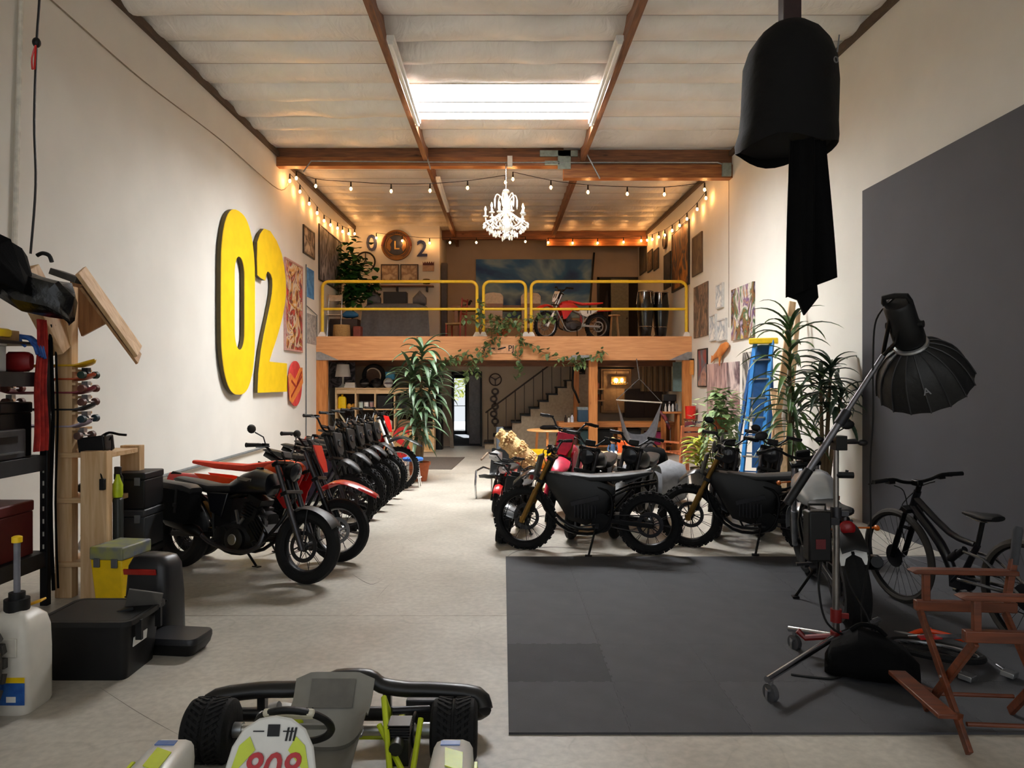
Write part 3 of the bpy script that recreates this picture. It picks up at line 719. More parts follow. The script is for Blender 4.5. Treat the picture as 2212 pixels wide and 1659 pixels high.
        m.box(o_+u_*.11, (.12, .15, .22), Matrix.Rotation(.34, 3, 'Y')); m.box(o_+u_*.25, (.16, .17, .05), Matrix.Rotation(.34, 3, 'Y'))
        m.build('cylinder', engm, e)
        m = MB(); m.lathe([(.05, .046), (.045, .052), (.0, .053)], 16, (.04, -.13, .34), (0, -1, 0)); m.build('engine_cover', ALU, e)
        if gas_bulk:
            m = MB(); m.hull([(-.02, .40, .10, .10), (.08, .40, .115, .16), (.26, .46, .11, .14), (.34, .50, .08, .08)], 10, 4)
            for i in range(6): m.box((.22+i*.022, 0, .40+i*.018), (.01, .24, .2), (0, -.7, 0))
            m.box((-.16, 0, .56), (.2, .2, .26)); m.build('front_cylinder', engm, e)
            for p, q in (((.02, -.125, .60), (.06, -.125, .48)), ((.07, -.125, .48), (.11, -.125, .53))):
                m = MB(); m.bar(p, q, .022, .02); m.build('trim_bar', ALU, e)
        m = MB(); m.box((.20, 0, .52), (.04, .22, .22), (0, .3, 0)); m.build('radiator', BLK, t)
        if exh:
            m = MB(); m.tube([(.22, -.03, .62), (.33, -.08, .50), (.30, -.13, .30), (.10, -.15, .24), (-.20, -.15, .28), (-.36, -.16, .36)], .021, 8, k=4)
            ex = m.build('exhaust', GUN, t)
            m = MB(); m.tube([(-.34, -.16, .35), (-.40, -.165, .38), (-.72, -.19, .60 if exh == 'up' else .46), (-.76, -.19, .62 if exh == 'up' else .47)], [.03, .05, .055, .04], 12); m.build('muffler', mat('dull_bronze', '7a6238', .4, .7) if exh == 'up' else BLKM, ex)
    else:
        m = MB(); m.hull([(-.30, .64, .05, .06), (-.20, .56, .10, .19), (0, .545, .105, .27), (.18, .58, .10, .25), (.32, .70, .08, .14), (.42, .78, .05, .06)], 12, 4)
        bt = m.build('battery_body', body, t)
        m = MB()
        for s in (-1, 1):
            for i in range(7): m.box((-.10+i*.035, s*.106, .45), (.014, .02, .16-abs(i-3)*.01))
            m.box((.005, s*.106, .56), (.30, .014, .05), (0, .25, 0))
        m.build('cooling_fins', STEEL, bt, bevel=.003)
        m = MB(); m.lathe([(.02, -.10), (.10, -.10), (.11, -.06), (.11, .06), (.10, .10), (.02, .10)], 18, (-.16, 0, .33), (0, 1, 0)); m.build('motor', BLKM, t)
    # tank
    if kind == 'gas':
        tp = tankp or [(.36, .86, .03, .03), (.32, .86, .10, .09), (.18, .87, .14, .12), (.02, .84, .135, .11), (-.12, .79, .10, .07), (-.18, .76, .07, .03)]
        m = MB(); m.hull(tp, 16, 2.5); tk = m.build('fuel_tank', body, t)
        cx = tp[2]; m = MB(); m.lathe([(.034, -.01), (.034, .012), (.0, .014)], 14, (cx[0]-.02, 0, cx[1]+cx[3]-.005)); m.build('fuel_cap', BLKM, tk)
        if tank_badge:
            for s in (-1, 1):
                m = MB(); m.box((.1, s*.139, .88), (.16, .006, .03), (0, .08, 0)); m.build('tank_badge', ALU, tk)
        if shroud:
            for s in (-1, 1):
                m = MB(); m.prism([(.42, .84), (.30, .90), (.10, .84), (.05, .74), (.22, .52), (.30, .50), (.34, .66)], (0, s*.135, 0), (1, 0, 0), (0, 0, 1), (0, s*.014, 0)); m.build('shroud', shroud, t, bevel=.006)
    # seat
    spn = seatp or [(.02, .82, .06, .02), (-.05, .80, .10, .05), (-.25, .77, .13, .055), (-.50, .79, .12, .05), (-.72, .83, .09, .035), (-.78, .84, .06, .015)]
    m = MB(); m.hull(spn, 14, 3); m.build('seat', seatm, t)
    # tail / rear fender
    if tails == 'dirt':
        m = MB()
        m.grid(lambda u, v: (-.38-u*.74, (v-.5)*2*(.12-.06*u), .76+.13*u-.04*u*u*1.5-.07*(abs(v-.5)*2)**2), 10, 6, (0, 0, .01))
        tl = m.build('rear_fender', tail, t, smooth=60)
        for s in (-1, 1):
            m = MB(); m.prism([(-.16, .76), (-.50, .82), (-.78, .84), (-.62, .72), (-.36, .58), (-.22, .62)], (0, s*.115, 0), (1, 0, 0), (0, 0, 1), (0, s*.014, 0)); sp_ = m.build('side_panel', sidem, t, bevel=.006)
            if number: text('number', number, .17, BLK, sp_, frame3((-.42, s*.132, .72), (-1*s*1., 0, 0), (0, 0, 1)), .003)
        m = MB(); m.prism([(0, 0), (-.10, .02), (-.16, -.04), (-.10, -.06), (-.02, -.04)], (-.98, -.03, .83), (1, 0, 0), (0, 0, 1), (0, .06, 0)); m.build('tail_light', BLK, t)
    elif tails == 'stub':
        m = MB(); m.grid(lambda u, v: (-.40-u*.26, (v-.5)*2*(.09-.035*u), .79+.10*u-.05*(abs(v-.5)*2)**2), 8, 4, (0, 0, .01)); m.build('rear_fender', tail, t, smooth=60)
    else:
        m = MB(); m.grid(lambda u, v: B+V((cos(pi*.28+u*1.5)*(Rr+.07)*1., (v-.5)*.17, sin(pi*.28+u*1.5)*(Rr+.09)-abs(v-.5)*.05)), 12, 4, (0, 0, .008)); m.build('rear_fender', tail, t, smooth=60)
        m = MB(); m.lathe([(.05, 0), (.05, .03), (.03, .045), (.0, .047)], 14, (-.84, 0, .74), (-1, 0, .1)); m.build('tail_light', REDL, t)
        for s in (-1, 1):
            m = MB(); m.prism([(-.10, .74), (-.36, .74), (-.30, .56), (-.16, .52)], (0, s*.10, 0), (1, 0, 0), (0, 0, 1), (0, s*.02, 0)); m.build('side_panel', sidem, t, bevel=.008)
    if blinkers:
        for s in (-1, 1):
            m = MB(); m.tube([(-.76, s*.06, .72), (-.80, s*.18, .72)], .007, 6); m.ball((-.81, s*.20, .72), (.035, .02, .02), 8, 6); m.build('turn_signal', AMB, t)
    if plate:
        m = MB(); m.box((-.93, 0, .56), (.006, .18, .12), (0, .25, 0)); lp = m.build('licence_plate', WHG, t, bevel=.003)
        m = MB(); m.bar((-.80, 0, .70), (-.92, 0, .56), .05, .02, (0, 1, 0)); m.build('plate_holder', BLK, t)
    if pannier:
        m = MB(); m.hull([(-.36, .62, .07, .12), (-.42, .61, .09, .165), (-.82, .64, .09, .16), (-.88, .645, .06, .12)], 14, 6); m.v = [(x, y-.24, z) for x, y, z in m.v]
        pn = m.build('side_bag', FAB, t)
        m = MB(); m.hull([(-.36, .75, .075, .03), (-.44, .775, .10, .035), (-.82, .80, .10, .035), (-.89, .79, .07, .02)], 12, 4); m.v = [(x, y-.24, z) for x, y, z in m.v]; m.build('flap', SEATB, pn)
        for x in (-.50, -.74): m = MB(); m.box((x, -.335, .66), (.03, .008, .22)); m.box((x, -.342, .62), (.045, .01, .03)); m.build('strap', BLK, pn)
    if rack:
        m = MB()
        for s in (-1, 1): m.tube([(-.5, s*.1, .86), (-.95, s*.1, .88), (-.98, s*.06, .88)], .01, 6); m.tube([(-.85, s*.1, .88), (-.72, s*.08, .62)], .008, 6)
        for i in range(4): m.tube([(-.55-i*.12, -.1, .865+i*.006), (-.55-i*.12, .1, .865+i*.006)], .008, 6)
        m.build('luggage_rack', BLKM, t)
    for s in (-1, 1):
        m = MB(); m.bar((-.12, s*.11, .32), (-.12, s*.24, .32), .035, .02); m.tube([(-.10, s*.14, .325), (.06, s*.15, .30)], .009, 5); m.build('footpeg', STEEL, t)
    if stand:
        zt = -.245*math.tan(lean)  # the leaning side drops; reach the floor there
        m = MB(); m.tube([(-.10, .10, .27), (-.04, .26, .26*math.tan(lean)+.012)], .012, 7); m.box((-.04, .26, .26*math.tan(lean)+.014), (.07, .05, .01)); m.build('kickstand', BLKM, t)
    # lift so the tyres touch the ground despite the lean
    return t
def heading(fr, rear): return math.atan2(fr[1]-rear[1], fr[0]-rear[0])
def at_front(fx, fy, hd, L):  # origin of a bike whose front contact is (fx,fy)
    return (fx-cos(hd)*L/2, fy-sin(hd)*L/2, 0)

# ---- left row
hd = heading((-1.73, 6.28), (-3.1, 6.87)); L = 1.48
bike('black scrambler motorcycle with a saddlebag, nearest in the left row', None, at_front(-1.73, 6.28, hd, L), hd, L=L, Rf=.325, Rr=.325, tf=.06, tr=.075, steer=.08, pannier=True, fork=GUN, slider=GUN, tank_badge=True, spk=20, mirrors=True, exh=True, forkL=.80, fend='short', lean=.10, frontm=BLKM, lens=mat('dark_glass', '2a2a2d', .1), gas_bulk=True, fendm=MATB,
     tankp=[(.34, .83, .03, .03), (.31, .84, .10, .10), (.17, .86, .145, .12), (.02, .83, .14, .10), (-.12, .79, .10, .06), (-.18, .76, .06, .03)],
     seatp=[(-.02, .80, .06, .02), (-.10, .785, .11, .04), (-.35, .765, .13, .05), (-.60, .80, .12, .045), (-.80, .83, .08, .03), (-.86, .83, .05, .01)])
hd = heading((-1.62, 7.05), (-3.10, 7.31)); L = 1.50
bike('orange and red supermoto dirt bike behind the black scrambler', None, at_front(-1.62, 7.05, hd, L), hd, L=L, Rf=.31, Rr=.31, tf=.055, tr=.065, rim=ALU, body=ORG, seatm=mat('orange_seat', 'dd3a1c', .6), tail=RED, sidem=ORG, fork=GUN, slider=BLKM, fend='high', fendm=RED, front='plate', frontm=RED, tails='dirt', shroud=RED, exh='up', forkL=.88, steer=.05, lean=.10, spk=24, hand=False,
     tankp=[(.36, .90, .03, .03), (.30, .91, .09, .06), (.16, .92, .11, .07), (.0, .90, .10, .06), (-.10, .88, .06, .03)],
     seatp=[(.14, .96, .05, .02), (.05, .95, .08, .03), (-.25, .90, .11, .04), (-.60, .92, .10, .035), (-.84, .95, .07, .02)])
eb = dict(fw_=.8, lens=mat('dark_glass', '1c1c1e', .15), fl_=.36, L=1.30, Rf=.335, Rr=.32, tf=.045, tr=.052, knob=True, kind='ebike', body=MATB, fork=BLKM, slider=STEEL, fend='high', fendm=MATB, front='mask', frontm=MATB, tails='stub', tail=MATB, forkL=.90, hi_bar=.05, spk=24, barw=.39,
          seatp=[(.30, .86, .03, .015), (.22, .865, .06, .03), (-.05, .84, .09, .035), (-.35, .86, .10, .04), (-.62, .91, .08, .025), (-.68, .915, .05, .01)])
row = [((-1.84, 8.55), 'nearest of the dark electric dirt bikes behind the orange bike', mat('violet_plate', '2b2440', .4), 0.1), ((-1.86, 9.35), 'second black electric dirt bike back from the orange bike in the left row', MATB, .12), ((-1.85, 9.95), 'third black electric dirt bike back from the orange bike in the left row', MATB, .08),
       ((-1.84, 10.5), 'fourth black electric dirt bike back from the orange bike in the left row', MATB, .14), ((-1.80, 11.0), 'black electric dirt bike parked right before the red one with white rims', MATB, .1)]
proto = None
for (x, y), lb, bm, st in row:
    hd = R(-23); lo = at_front(x, y, hd, 1.30)
    if proto is None or bm is not MATB:
        p_ = bike(lb, 'electric dirt bikes in the left row', lo, hd, steer=st, lean=.10, **dict(eb, body=bm))
        if bm is MATB: proto = p_
    else: dup(proto, lo, hd, lb)
hd = R(-20); L = 1.44
bike('red dirt bike with white rims at the far end of the left row', None, at_front(-1.74, 11.85, hd, L), hd, L=L, Rf=.355, Rr=.335, tf=.045, tr=.055, knob=True, rim=WHG, body=RED, fork=WHG, slider=ALU, fend='high', fendm=mat('dark_green_black', '1c211c', .4), front='plate', frontm=RED, tails='dirt', tail=RED, shroud=RED, exh='up', forkL=.92, lean=.10, steer=.1, spk=28,
     seatp=[(.14, .96, .05, .02), (.05, .95, .08, .03), (-.25, .90, .11, .04), (-.60, .92, .10, .035), (-.84, .95, .07, .02)])
# ---- right group
eb2 = dict(eb, forkL=.74, hi_bar=-.01, seatp=[(.30, .80, .03, .015), (.22, .805, .06, .03), (-.05, .78, .09, .035), (-.35, .80, .10, .04), (-.62, .85, .08, .025), (-.68, .855, .05, .01)], fork=GOLD, slider=GOLD, frontm=GRYM, fendm=mat('grey_black_fender', '2a2a2c', .3))
hd = heading((.24, 7.64), (1.52, 7.39)); bike('black electric dirt bike with bronze forks, nearest the walkway at the mat edge', 'black electric dirt bikes behind the mat', at_front(.24, 7.64, hd, 1.30), hd, steer=-.12, lean=.08, **eb2)
hd = heading((2.02, 7.75), (3.04, 7.43)); bike('black electric dirt bike with bronze forks and hand guards, parked before the tall plant', 'black electric dirt bikes behind the mat', at_front(2.02, 7.75, hd, 1.24), hd, steer=-.12, lean=.08, **dict(eb2, L=1.24, hand=True))
rb = dict(L=1.40, Rf=.31, Rr=.31, tf=.055, tr=.07, body=NAVY, spk='cast', forkL=.78, lens=mat('dark_glass', '1c1c1e', .15), frontm=BLKM)
for (x, y), h, lb, kw in (((.78, 8.10), (-.38, -.92), 'dark roadster facing the walkway, its front wheel showing behind the left dirt bike', {}), ((1.28, 8.15), (-.42, -.90), 'dark roadster half hidden behind the left black dirt bike seat', dict(body=MATB)),
                      ((2.42, 8.16), (-.36, -.93), 'dark roadster whose front wheel shows between the two black dirt bikes', dict(mirrors=True)), ((2.94, 8.22), (-.38, -.92), 'dark roadster with mirrors, right behind the dirt bike with hand guards', dict(body=MATB))):
    hd = math.atan2(h[1], h[0]); bike(lb, 'dark roadsters in the right group', at_front(x, y, hd, 1.40), hd, steer=.1, barw=.31, **dict(rb, **kw))
hd = math.atan2(-.95, -.3)
bike('pink and red dirt bike behind the left black dirt bike', None, at_front(.60, 9.1, hd, 1.3), hd, L=1.3, Rf=.33, Rr=.31, tf=.045, tr=.05, knob=True, body=PINK, shroud=PINK, fork=GOLD, slider=PINK, fend='high', fendm=PINK, front='plate', frontm=PINK, tails='dirt', tail=PINK, sidem=PINK, hi_bar=.06, steer=.2)
hd = math.atan2(-.96, -.28)
mb_ = bike('small black minibike with a silver front fender beside the walkway', None, at_front(.0, 7.95, hd, .84), hd, L=1.05, Rf=.265, Rr=.25, tf=.085, tr=.085, knob=True, body=MATB, fend='short', fendm=SILV, front='none_plate', frontm=BLK, forkL=.66, barw=.34, rack=True, steer=.15, exh=False,
     seatp=[(.05, .70, .06, .02), (-.05, .69, .10, .04), (-.45, .70, .10, .04), (-.60, .72, .06, .02)], tankp=[(.30, .66, .03, .03), (.22, .67, .08, .06), (.05, .66, .08, .06), (-.05, .64, .05, .03)])
hd = math.atan2(-.97, -.24)
mp_ = bike('red moped with a black rack, leftmost of the right group', None, at_front(-.10, 9.68, hd, .85), hd, name='moped', cat='moped', L=1.15, Rf=.26, Rr=.26, tf=.05, tr=.05, body=RED, tail=RED, fend='short', fendm=RED, forkL=.70, barw=.33, rack=True, steer=.1, spk=20, rim=CHR,
     seatp=[(.05, .76, .06, .02), (-.05, .75, .10, .04), (-.45, .77, .11, .045), (-.64, .78, .07, .02)], tankp=[(.32, .66, .03, .04), (.22, .68, .09, .09), (.05, .66, .10, .10), (-.10, .62, .07, .05)])
mb_.scale = (.80,)*3; mp_.scale = (.74,)*3
hd = math.atan2(.98, .20); L = 1.42
bike('roadster with a silver tank seen from behind, beside the light stand', None, (2.50+cos(hd)*L/2, 5.12+sin(hd)*L/2, .012), hd, L=L, Rf=.32, Rr=.33, tf=.055, tr=.085, body=SILV, tail=BLK, sidem=SILV, frontm=CHR, fork=CHR, slider=ALU, rim=BLKM, mirrors=True, blinkers=True, plate=True, barw=.40, steer=.1, knob=False, lean=.10,
     tankp=[(.36, .86, .03, .03), (.32, .87, .12, .11), (.18, .89, .17, .14), (.02, .87, .165, .13), (-.12, .83, .12, .08), (-.18, .79, .07, .03)])
# ---- loft motocross bike
hd = R(198); L = 1.44; YL = 18.5
lb = bike('red and white motocross bike numbered 11 on the loft behind the yellow railing', None, (0, 0, 0), hd, L=L, Rf=.35, Rr=.34, tf=.042, tr=.052, knob=True, rim=ALU, body=RED, fork=ALU, slider=WHG, frame=ALU, swing=ALU, fend='high', fendm=RED, front='plate', frontm=WHG, number='11', tails='dirt', tail=RED, sidem=WHG, seatm=RED, shroud=RED, exh='up', forkL=.92, lean=.04, steer=.25, engm=GUN, spk=28,
     seatp=[(.14, .98, .05, .02), (.05, .97, .08, .03), (-.25, .91, .11, .04), (-.60, .93, .10, .035), (-.84, .96, .07, .02)])
lb.location = ((1235-VX)*YL/FPX, YL, 2.9)
# ================================================================ left foreground
BAG = mat('black_bag_film', '0c0c0d', .25, bump=.3, bscale=14)
RK = mat('rack_black', '0e0e10', .45, .3); RKG = mat('rack_grey_beam', '2c2d30', .5, .3); CARD = mat('cardboard', 'b08a5c', .8)
t = thing('shelving_rack', 'black metal shelving rack against the near left wall', 'shelf', (-4.03, 4.85, 0))
for x in (-4.44, -3.62):
    for y in (4.02, 5.68):
        m = MB(); m.bb(x-.03, x+.03, y-.025, y+.025, 0, 2.28)
        p_ = m.build('upright', RK, t, wp=True, bevel=.004)
        m = MB()
        for k in range(18): m.bb(x-.006, x+.006, y-.0265, y-.0245, .35+k*.1, .385+k*.1)
        m.build('slots', mat('slot_light', 'b8b4aa', .7), p_, wp=False)
for z, h in ((1.84, .11), (1.19, .12), (.43, .12), (2.07, .02)):
    m = MB(); m.bb(-4.44, -3.62, 4.02, 5.68, z-.02, z); m.bb(-3.65, -3.60, 4.02, 5.68, z-h, z); m.bb(-4.46, -4.42, 4.02, 5.68, z-h, z); m.bb(-4.44, -3.62, 5.64, 5.69, z-h, z)
    m.build('shelf', RKG if h > .05 else RK, t, wp=True, bevel=.003)
def crate(name, label, cat, c, d, m_, rz=0, lid=None, handle=False, group=None, lidm=None, tp=.0):
    t = thing(name, label, cat, (c[0], c[1], c[2]), rz, group); x, y, z = V(d)/2; h = d[2]
    m = MB(); m.loops([[(sx*(x-q), sy*(y-q), zz) for sx, sy in ((-1, -1), (1, -1), (1, 1), (-1, 1))] for zz, q in ((0, tp), (h*.8, 0))]); m.build('body', m_, t, bevel=.008)
    m = MB(); m.bb(-x-.006, x+.006, -y-.006, y+.006, h*.8, h); m.build('lid', lidm or m_, t, bevel=.012)
    for s in (-1, 1):
        m = MB(); m.box((s*x*.55, -y-.008, h*.76), (.05, .016, .07)); m.build('latch', GRYP, t, bevel=.004)
    if handle: m = MB(); m.tube([(-x*.4, 0, h), (-x*.4, 0, h+.05), (x*.4, 0, h+.05), (x*.4, 0, h)], .012, 6); m.build('handle', BLK, t)
    return t
crate('tool_case', 'black tool case on the rack between the middle shelves, nearest the post', 'case', (-3.9, 5.42, 1.192), (.45, .36, .42), BLK)
crate('tool_case', 'dark case on the middle rack shelf at the left picture edge', 'case', (-3.92, 4.98, 1.192), (.45, .38, .46), RK)
# printer like box on the middle shelf
t = thing('printer', 'dark grey printer with a paper slot on the middle rack shelf', 'printer', (-3.68, 5.15, 1.192))
# narrow body so it stays clear of the cases
m = MB(); m.bb(-.02, .06, -.20, .30, 0, .22); m.build('body', mat('printer_grey', '3c3d42', .5), t, bevel=.01)
m = MB(); m.bb(.058, .066, -.05, .2, .12, .17); m.build('slot', BLK, t); m = MB(); m.bb(.06, .10, -.06, .22, .045, .055); m.build('paper_tray', GRYP, t)
crate('storage_box', 'white and black box on top shelf of the rack', 'box', (-3.80, 5.30, 1.842), (.16, .16, .24), WHT, lidm=WHT)
t = thing('hand_saw', 'red and yellow power tool on the top rack shelf beside the post', 'tool', (-3.75, 5.56, 1.842))
m = MB(); m.hull([(-.1, .08, .03, .05), (-.06, .08, .06, .08), (.06, .08, .06, .08), (.10, .08, .03, .06)], 10, 3); m.build('body', mat('tool_red', '9a1c1c', .5), t)
m = MB(); m.hull([(-.12, .08, .02, .03), (-.08, .08, .055, .06), (-.02, .08, .06, .07)], 10, 3); m.build('grip', YEL, t)
t = thing('work_glove', 'blue work gloves draped over the wire tray of the rack', 'glove', (-3.70, 5.52, 2.075))
m = MB(); m.hull([(-.06, .03, .02, .01), (-.02, .04, .05, .02), (.06, .03, .05, .02), (.10, .0, .045, .018)], 10, 2.5); m.build('palm', mat('glove_blue', '1c3f86', .8, h2='3b6fc0'), t)
for k in range(4): m = MB(); m.tube([(.09, -.04+.026*k, .0), (.13, -.045+.03*k, -.04), (.15, -.045+.03*k, -.10-.01*k)], .012, 6); m.build('finger', MATS['glove_blue'], t)
m = MB(); m.tube([(.02, -.05, .02), (.06, -.10, -.01), (.10, -.11, -.04)], .012, 6); m.build('thumb', MATS['glove_blue'], t)
tag(MB().lathe([(.0, 0), (.14, 0), (.15, .02), (.15, .05), (.13, .06), (.0, .06)], 20, P(8, 727, 5.2)+V((-.12, 0, -.0))).build('round_tray', YEL), 'yellow plastic lid on the wire tray at the left picture edge', 'lid')
tag(MB().bb(-3.80, -3.65, 5.22, 5.42, 2.072, 2.15).build('carton', CARD, bevel=.004), 'small cardboard carton on the wire tray of the rack', 'box')
tag(MB().lathe([(.0, 0), (.11, 0), (.12, .10), (.13, .28), (.12, .30), (.0, .30)], 16, (-3.78, 5.08, 1.842)).build('bucket', mat('dark_tub', '26262a', .5)), 'dark round tub on the top rack shelf at the left edge', 'tub')
crate('tool_case', 'dark red power tool case on the lowest rack shelf', 'case', (-3.85, 5.38, .432), (.4, .4, .42), mat('dark_red_case', '5a1414', .5))
crate('tool_case', 'grey tool case with pale lettering on the lowest rack shelf', 'case', (-3.86, 4.93, .432), (.4, .4, .36), GRYP)
# black bin bag and dark bundle on top of the rack
m = MB(); m.hull([(-.30, .05, .05, .06), (-.20, .06, .15, .12), (.0, .03, .17, .14), (.18, .06, .15, .13), (.28, .03, .10, .09), (.33, -.05, .03, .04)], 16, 2.2)
m.v = [(x+.02*sin(y*40+z*31), y+.02*sin(x*37+z*23), z+.02*sin(x*29+y*41)) for x, y, z in m.v]
o = tag(m.build('bin_bag', BAG, smooth=30), 'shiny black bin bag hanging over the top of the rack', 'bag'); o.location = P(72, 645, 5.25); o.rotation_euler = (0, .35, 0)
m = MB(); m.hull([(-.30, .0, .12, .12), (-.1, .05, .2, .24), (.12, .0, .18, .16), (.24, -.14, .08, .06)], 14, 2.2); m.v = [(x+.03*sin(y*30+z*21), y, z+.03*sin(x*29+y*31)) for x, y, z in m.v]
o = tag(m.build('tarp_bundle', FAB, smooth=30), 'dark bundled tarp on the rack top at the left picture edge', 'bundle'); o.location = P(-12, 575, 5.1)
# timber on top
def plank(label, a, b, w, h, up, m_, name='timber_plank'):
    return tag(MB().bar(a, b, w, h, up).build(name, m_, bevel=.004), label, 'plank')
PINED = wood('pine_diag', 'b98d5e', 'dcb98c', 2, scale=2)
plank('thick pine beam sloping down over the rack beside the bin bag', P(52, 585, 5.55), P(140, 752, 5.86), .10, .28, (0, 1, 0), PINED)
plank('upper of two long pine boards sloping down at the rack end', P(174, 584, 5.72), P(299, 760, 6.05), .32, .03, (.55, 0, .6), PINED)
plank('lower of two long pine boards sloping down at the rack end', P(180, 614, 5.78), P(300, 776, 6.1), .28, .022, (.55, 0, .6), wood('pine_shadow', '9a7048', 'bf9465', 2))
tag(MB().prism([(0, 0), (.14, .02), (.36, -.36), (.10, -.50), (.03, -.30)], P(150, 600, 6.12), (1, 0, 0), (0, 0, 1), (0, .03, 0)).build('plank_underside', wood('pine_shade', '7d5636', 'a87c52', 2), bevel=.003), 'panel added as the shaded brown underside of the sloping pine boards', 'plank')  # added panel for the boards' underside; its shade is put into the brown
tag(MB().bar(P(120, 588, 5.66), P(176, 608, 5.66), .16, .05).build('clamp_board', mat('steel_clamp', '58544e', .5, .5), bevel=.004), 'grey clamped strip across the top of the sloping boards', 'clamp')
tag(MB().tube([P(80, 552, 5.6), P(92, 547, 5.6), P(106, 552, 5.6), P(112, 566, 5.6)], .016, 8, k=4).build('pull_handle', BLK), 'black curved handle on top of the timber stack', 'handle')
# pine lumber / skateboard rack
t = thing('lumber_rack', 'pine timber rack holding skateboards at the end of the black shelving', 'rack', (-3.4, 6.0, 0))
for x0, x1, y0, y1, z1 in ((-3.38, -3.17, 5.74, 5.83, 1.21), (-3.66, -3.52, 5.86, 5.95, 2.55), (-3.66, -3.52, 6.3, 6.39, 1.21), (-3.36, -3.19, 6.3, 6.39, 1.21)):
    MB().bb(x0, x1, y0, y1, 0, z1).build('post', PINE, t, wp=True, bevel=.004)
for z in (1.19, .82, .30): MB().bb(-3.64, -3.2, 5.835, 6.30, z-.04, z).build('shelf', PINEX, t, wp=True, bevel=.003)
for z in (1.87, 1.76, 1.65, 1.52, 1.39):
    MB().bb(-3.52, -3.49, 5.86, 6.10, z-.02, z).build('peg', PINEY, t, wp=True)
# skateboards, noses to the right
DK = [('yellow skateboard, topmost of the stack on the pine rack', 'e0b41c', '1d3a2c', 788), ('orange skateboard with brown wheels, second from top on the pine rack', 'b8502a', '6b3a2c', 817), ('red and violet skateboard in the middle of the stack', '8d3a44', '5e3a30', 846), ('dark skateboard with teal wheels, fourth from the top on the pine rack', '26282c', '17333b', 882), ('lilac skateboard, lowest of the stack on the pine rack', 'b7a9ba', '5a4038', 918)]
for k, (lb, dc, wc, py) in enumerate(DK):
    nose = P(206-(k == 4)*8, py, 5.94)
    t = thing('skateboard', lb, 'skateboard', nose, 0, 'skateboards on the pine rack')
    def fn(u, v): x = -.80*u; e = min(u, 1-u); kick = .05*max(0, 1-e/.16)**1.5; w = .10*(1-max(0, 1-e/.12)**2.2*.85); return (x, (v-.5)*2*w, kick-.012*(1-(2*v-1)**2))
    m = MB(); m.grid(fn, 20, 6, (0, 0, -.012)); m.build('deck', mat('deck_'+dc, dc, .5), t, smooth=60)
    for x in (-.075, -.70):
        m = MB(); m.box((x, 0, -.045), (.05, .05, .04)); m.cyl((x+.02, -.09, -.085), (x+.02, .09, -.085), .008, 8); m.bar((x, 0, -.04), (x+.02, 0, -.085), .03, .03, (0, 1, 0)); tr_ = m.build('truck', ALU if k != 0 else STEEL, t)
        for s in (-1, 1): m = MB(); m.lathe([(.012, -.02), (.03, -.018), (.032, .018), (.012, .02)], 14, (x+.02, s*.095, -.085), (0, 1, 0)); m.build('wheel', mat('wheel_'+wc, wc, .5), tr_)
# charger with cable on the pine post
t = thing('battery_charger', 'black battery charger with a looped cable on top of the pine post', 'charger', (-3.36, 5.93, 1.19))
m = MB(); m.box((0, 0, .065), (.22, .16, .13), (0, -.12, 0)); m.build('body', BLK, t, bevel=.012)
m = MB(); m.tube([(.12, -.02, .1), (.16, -.06, .12), (.18, -.1, .02), (.13, -.14, -.05), (.13, -.17, -.12), (.16, -.20, -.2)], .007, 6, k=5); m.build('cable', BLK, t)
m = MB(); m.box((.17, -.21, -.24), (.04, .035, .09)); m.build('plug', BLK, t, bevel=.005)
m = MB(); m.tube([(.05, 0, .13), (.12, -.02, .16), (.2, -.02, .145), (.26, -.02, .14)], .011, 6, k=3); m.build('clip', BLKM, t)
# odds on pine rack shelves
tag(MB().hull([(-.14, .05, .06, .04), (0, .06, .10, .06), (.14, .04, .06, .035)], 10, 2.5).build('power_drill', BLK), 'black power tool lying on the upper shelf of the pine rack', 'tool').location = (-3.42, 6.06, .825)
m = MB(); m.hull([(-.10, .12, .03, .05), (-.05, .13, .08, .11), (.06, .12, .09, .12), (.12, .10, .04, .06)], 10, 2.3); m.v = [(x+.015*sin(z*60), y+.02*sin(x*50+z*40), z) for x, y, z in m.v]
tag(m.build('plastic_bag', mat('milky_film', 'd6d6d8', .3), smooth=20), 'crumpled white plastic bag on the lower shelf of the pine rack', 'bag').location = (-3.44, 6.02, .30)
# red cloth and dark straps hanging from the rack post
m = MB(); m.grid(lambda u, v: (-3.585+.012*sin(v*20+u*3), 5.56+.16*(v-.5)*(.55+.5*u)+.01*sin(u*9), 2.25-u*1.02), 16, 14, (.012, 0, 0))
tag(m.build('red_cloth', mat('red_fabric', '8e1512', .8, h2='b82a1e')), 'red cloth hanging down the corner post of the rack', 'cloth')
for k, (y, lb) in enumerate(((5.66, 'long black strap hanging from rack post beside the red cloth'), (5.72, 'thin black cord hanging between the rack and the pine post'))):
    m = MB(); m.tube([(-3.57, y, 2.22), (-3.56, y+.02, 1.5), (-3.565, y, .8), (-3.55, y+.01, .12)], .013 if k == 0 else .008, 6, k=4); tag(m.build('webbing_strap', FAB), lb, 'strap')
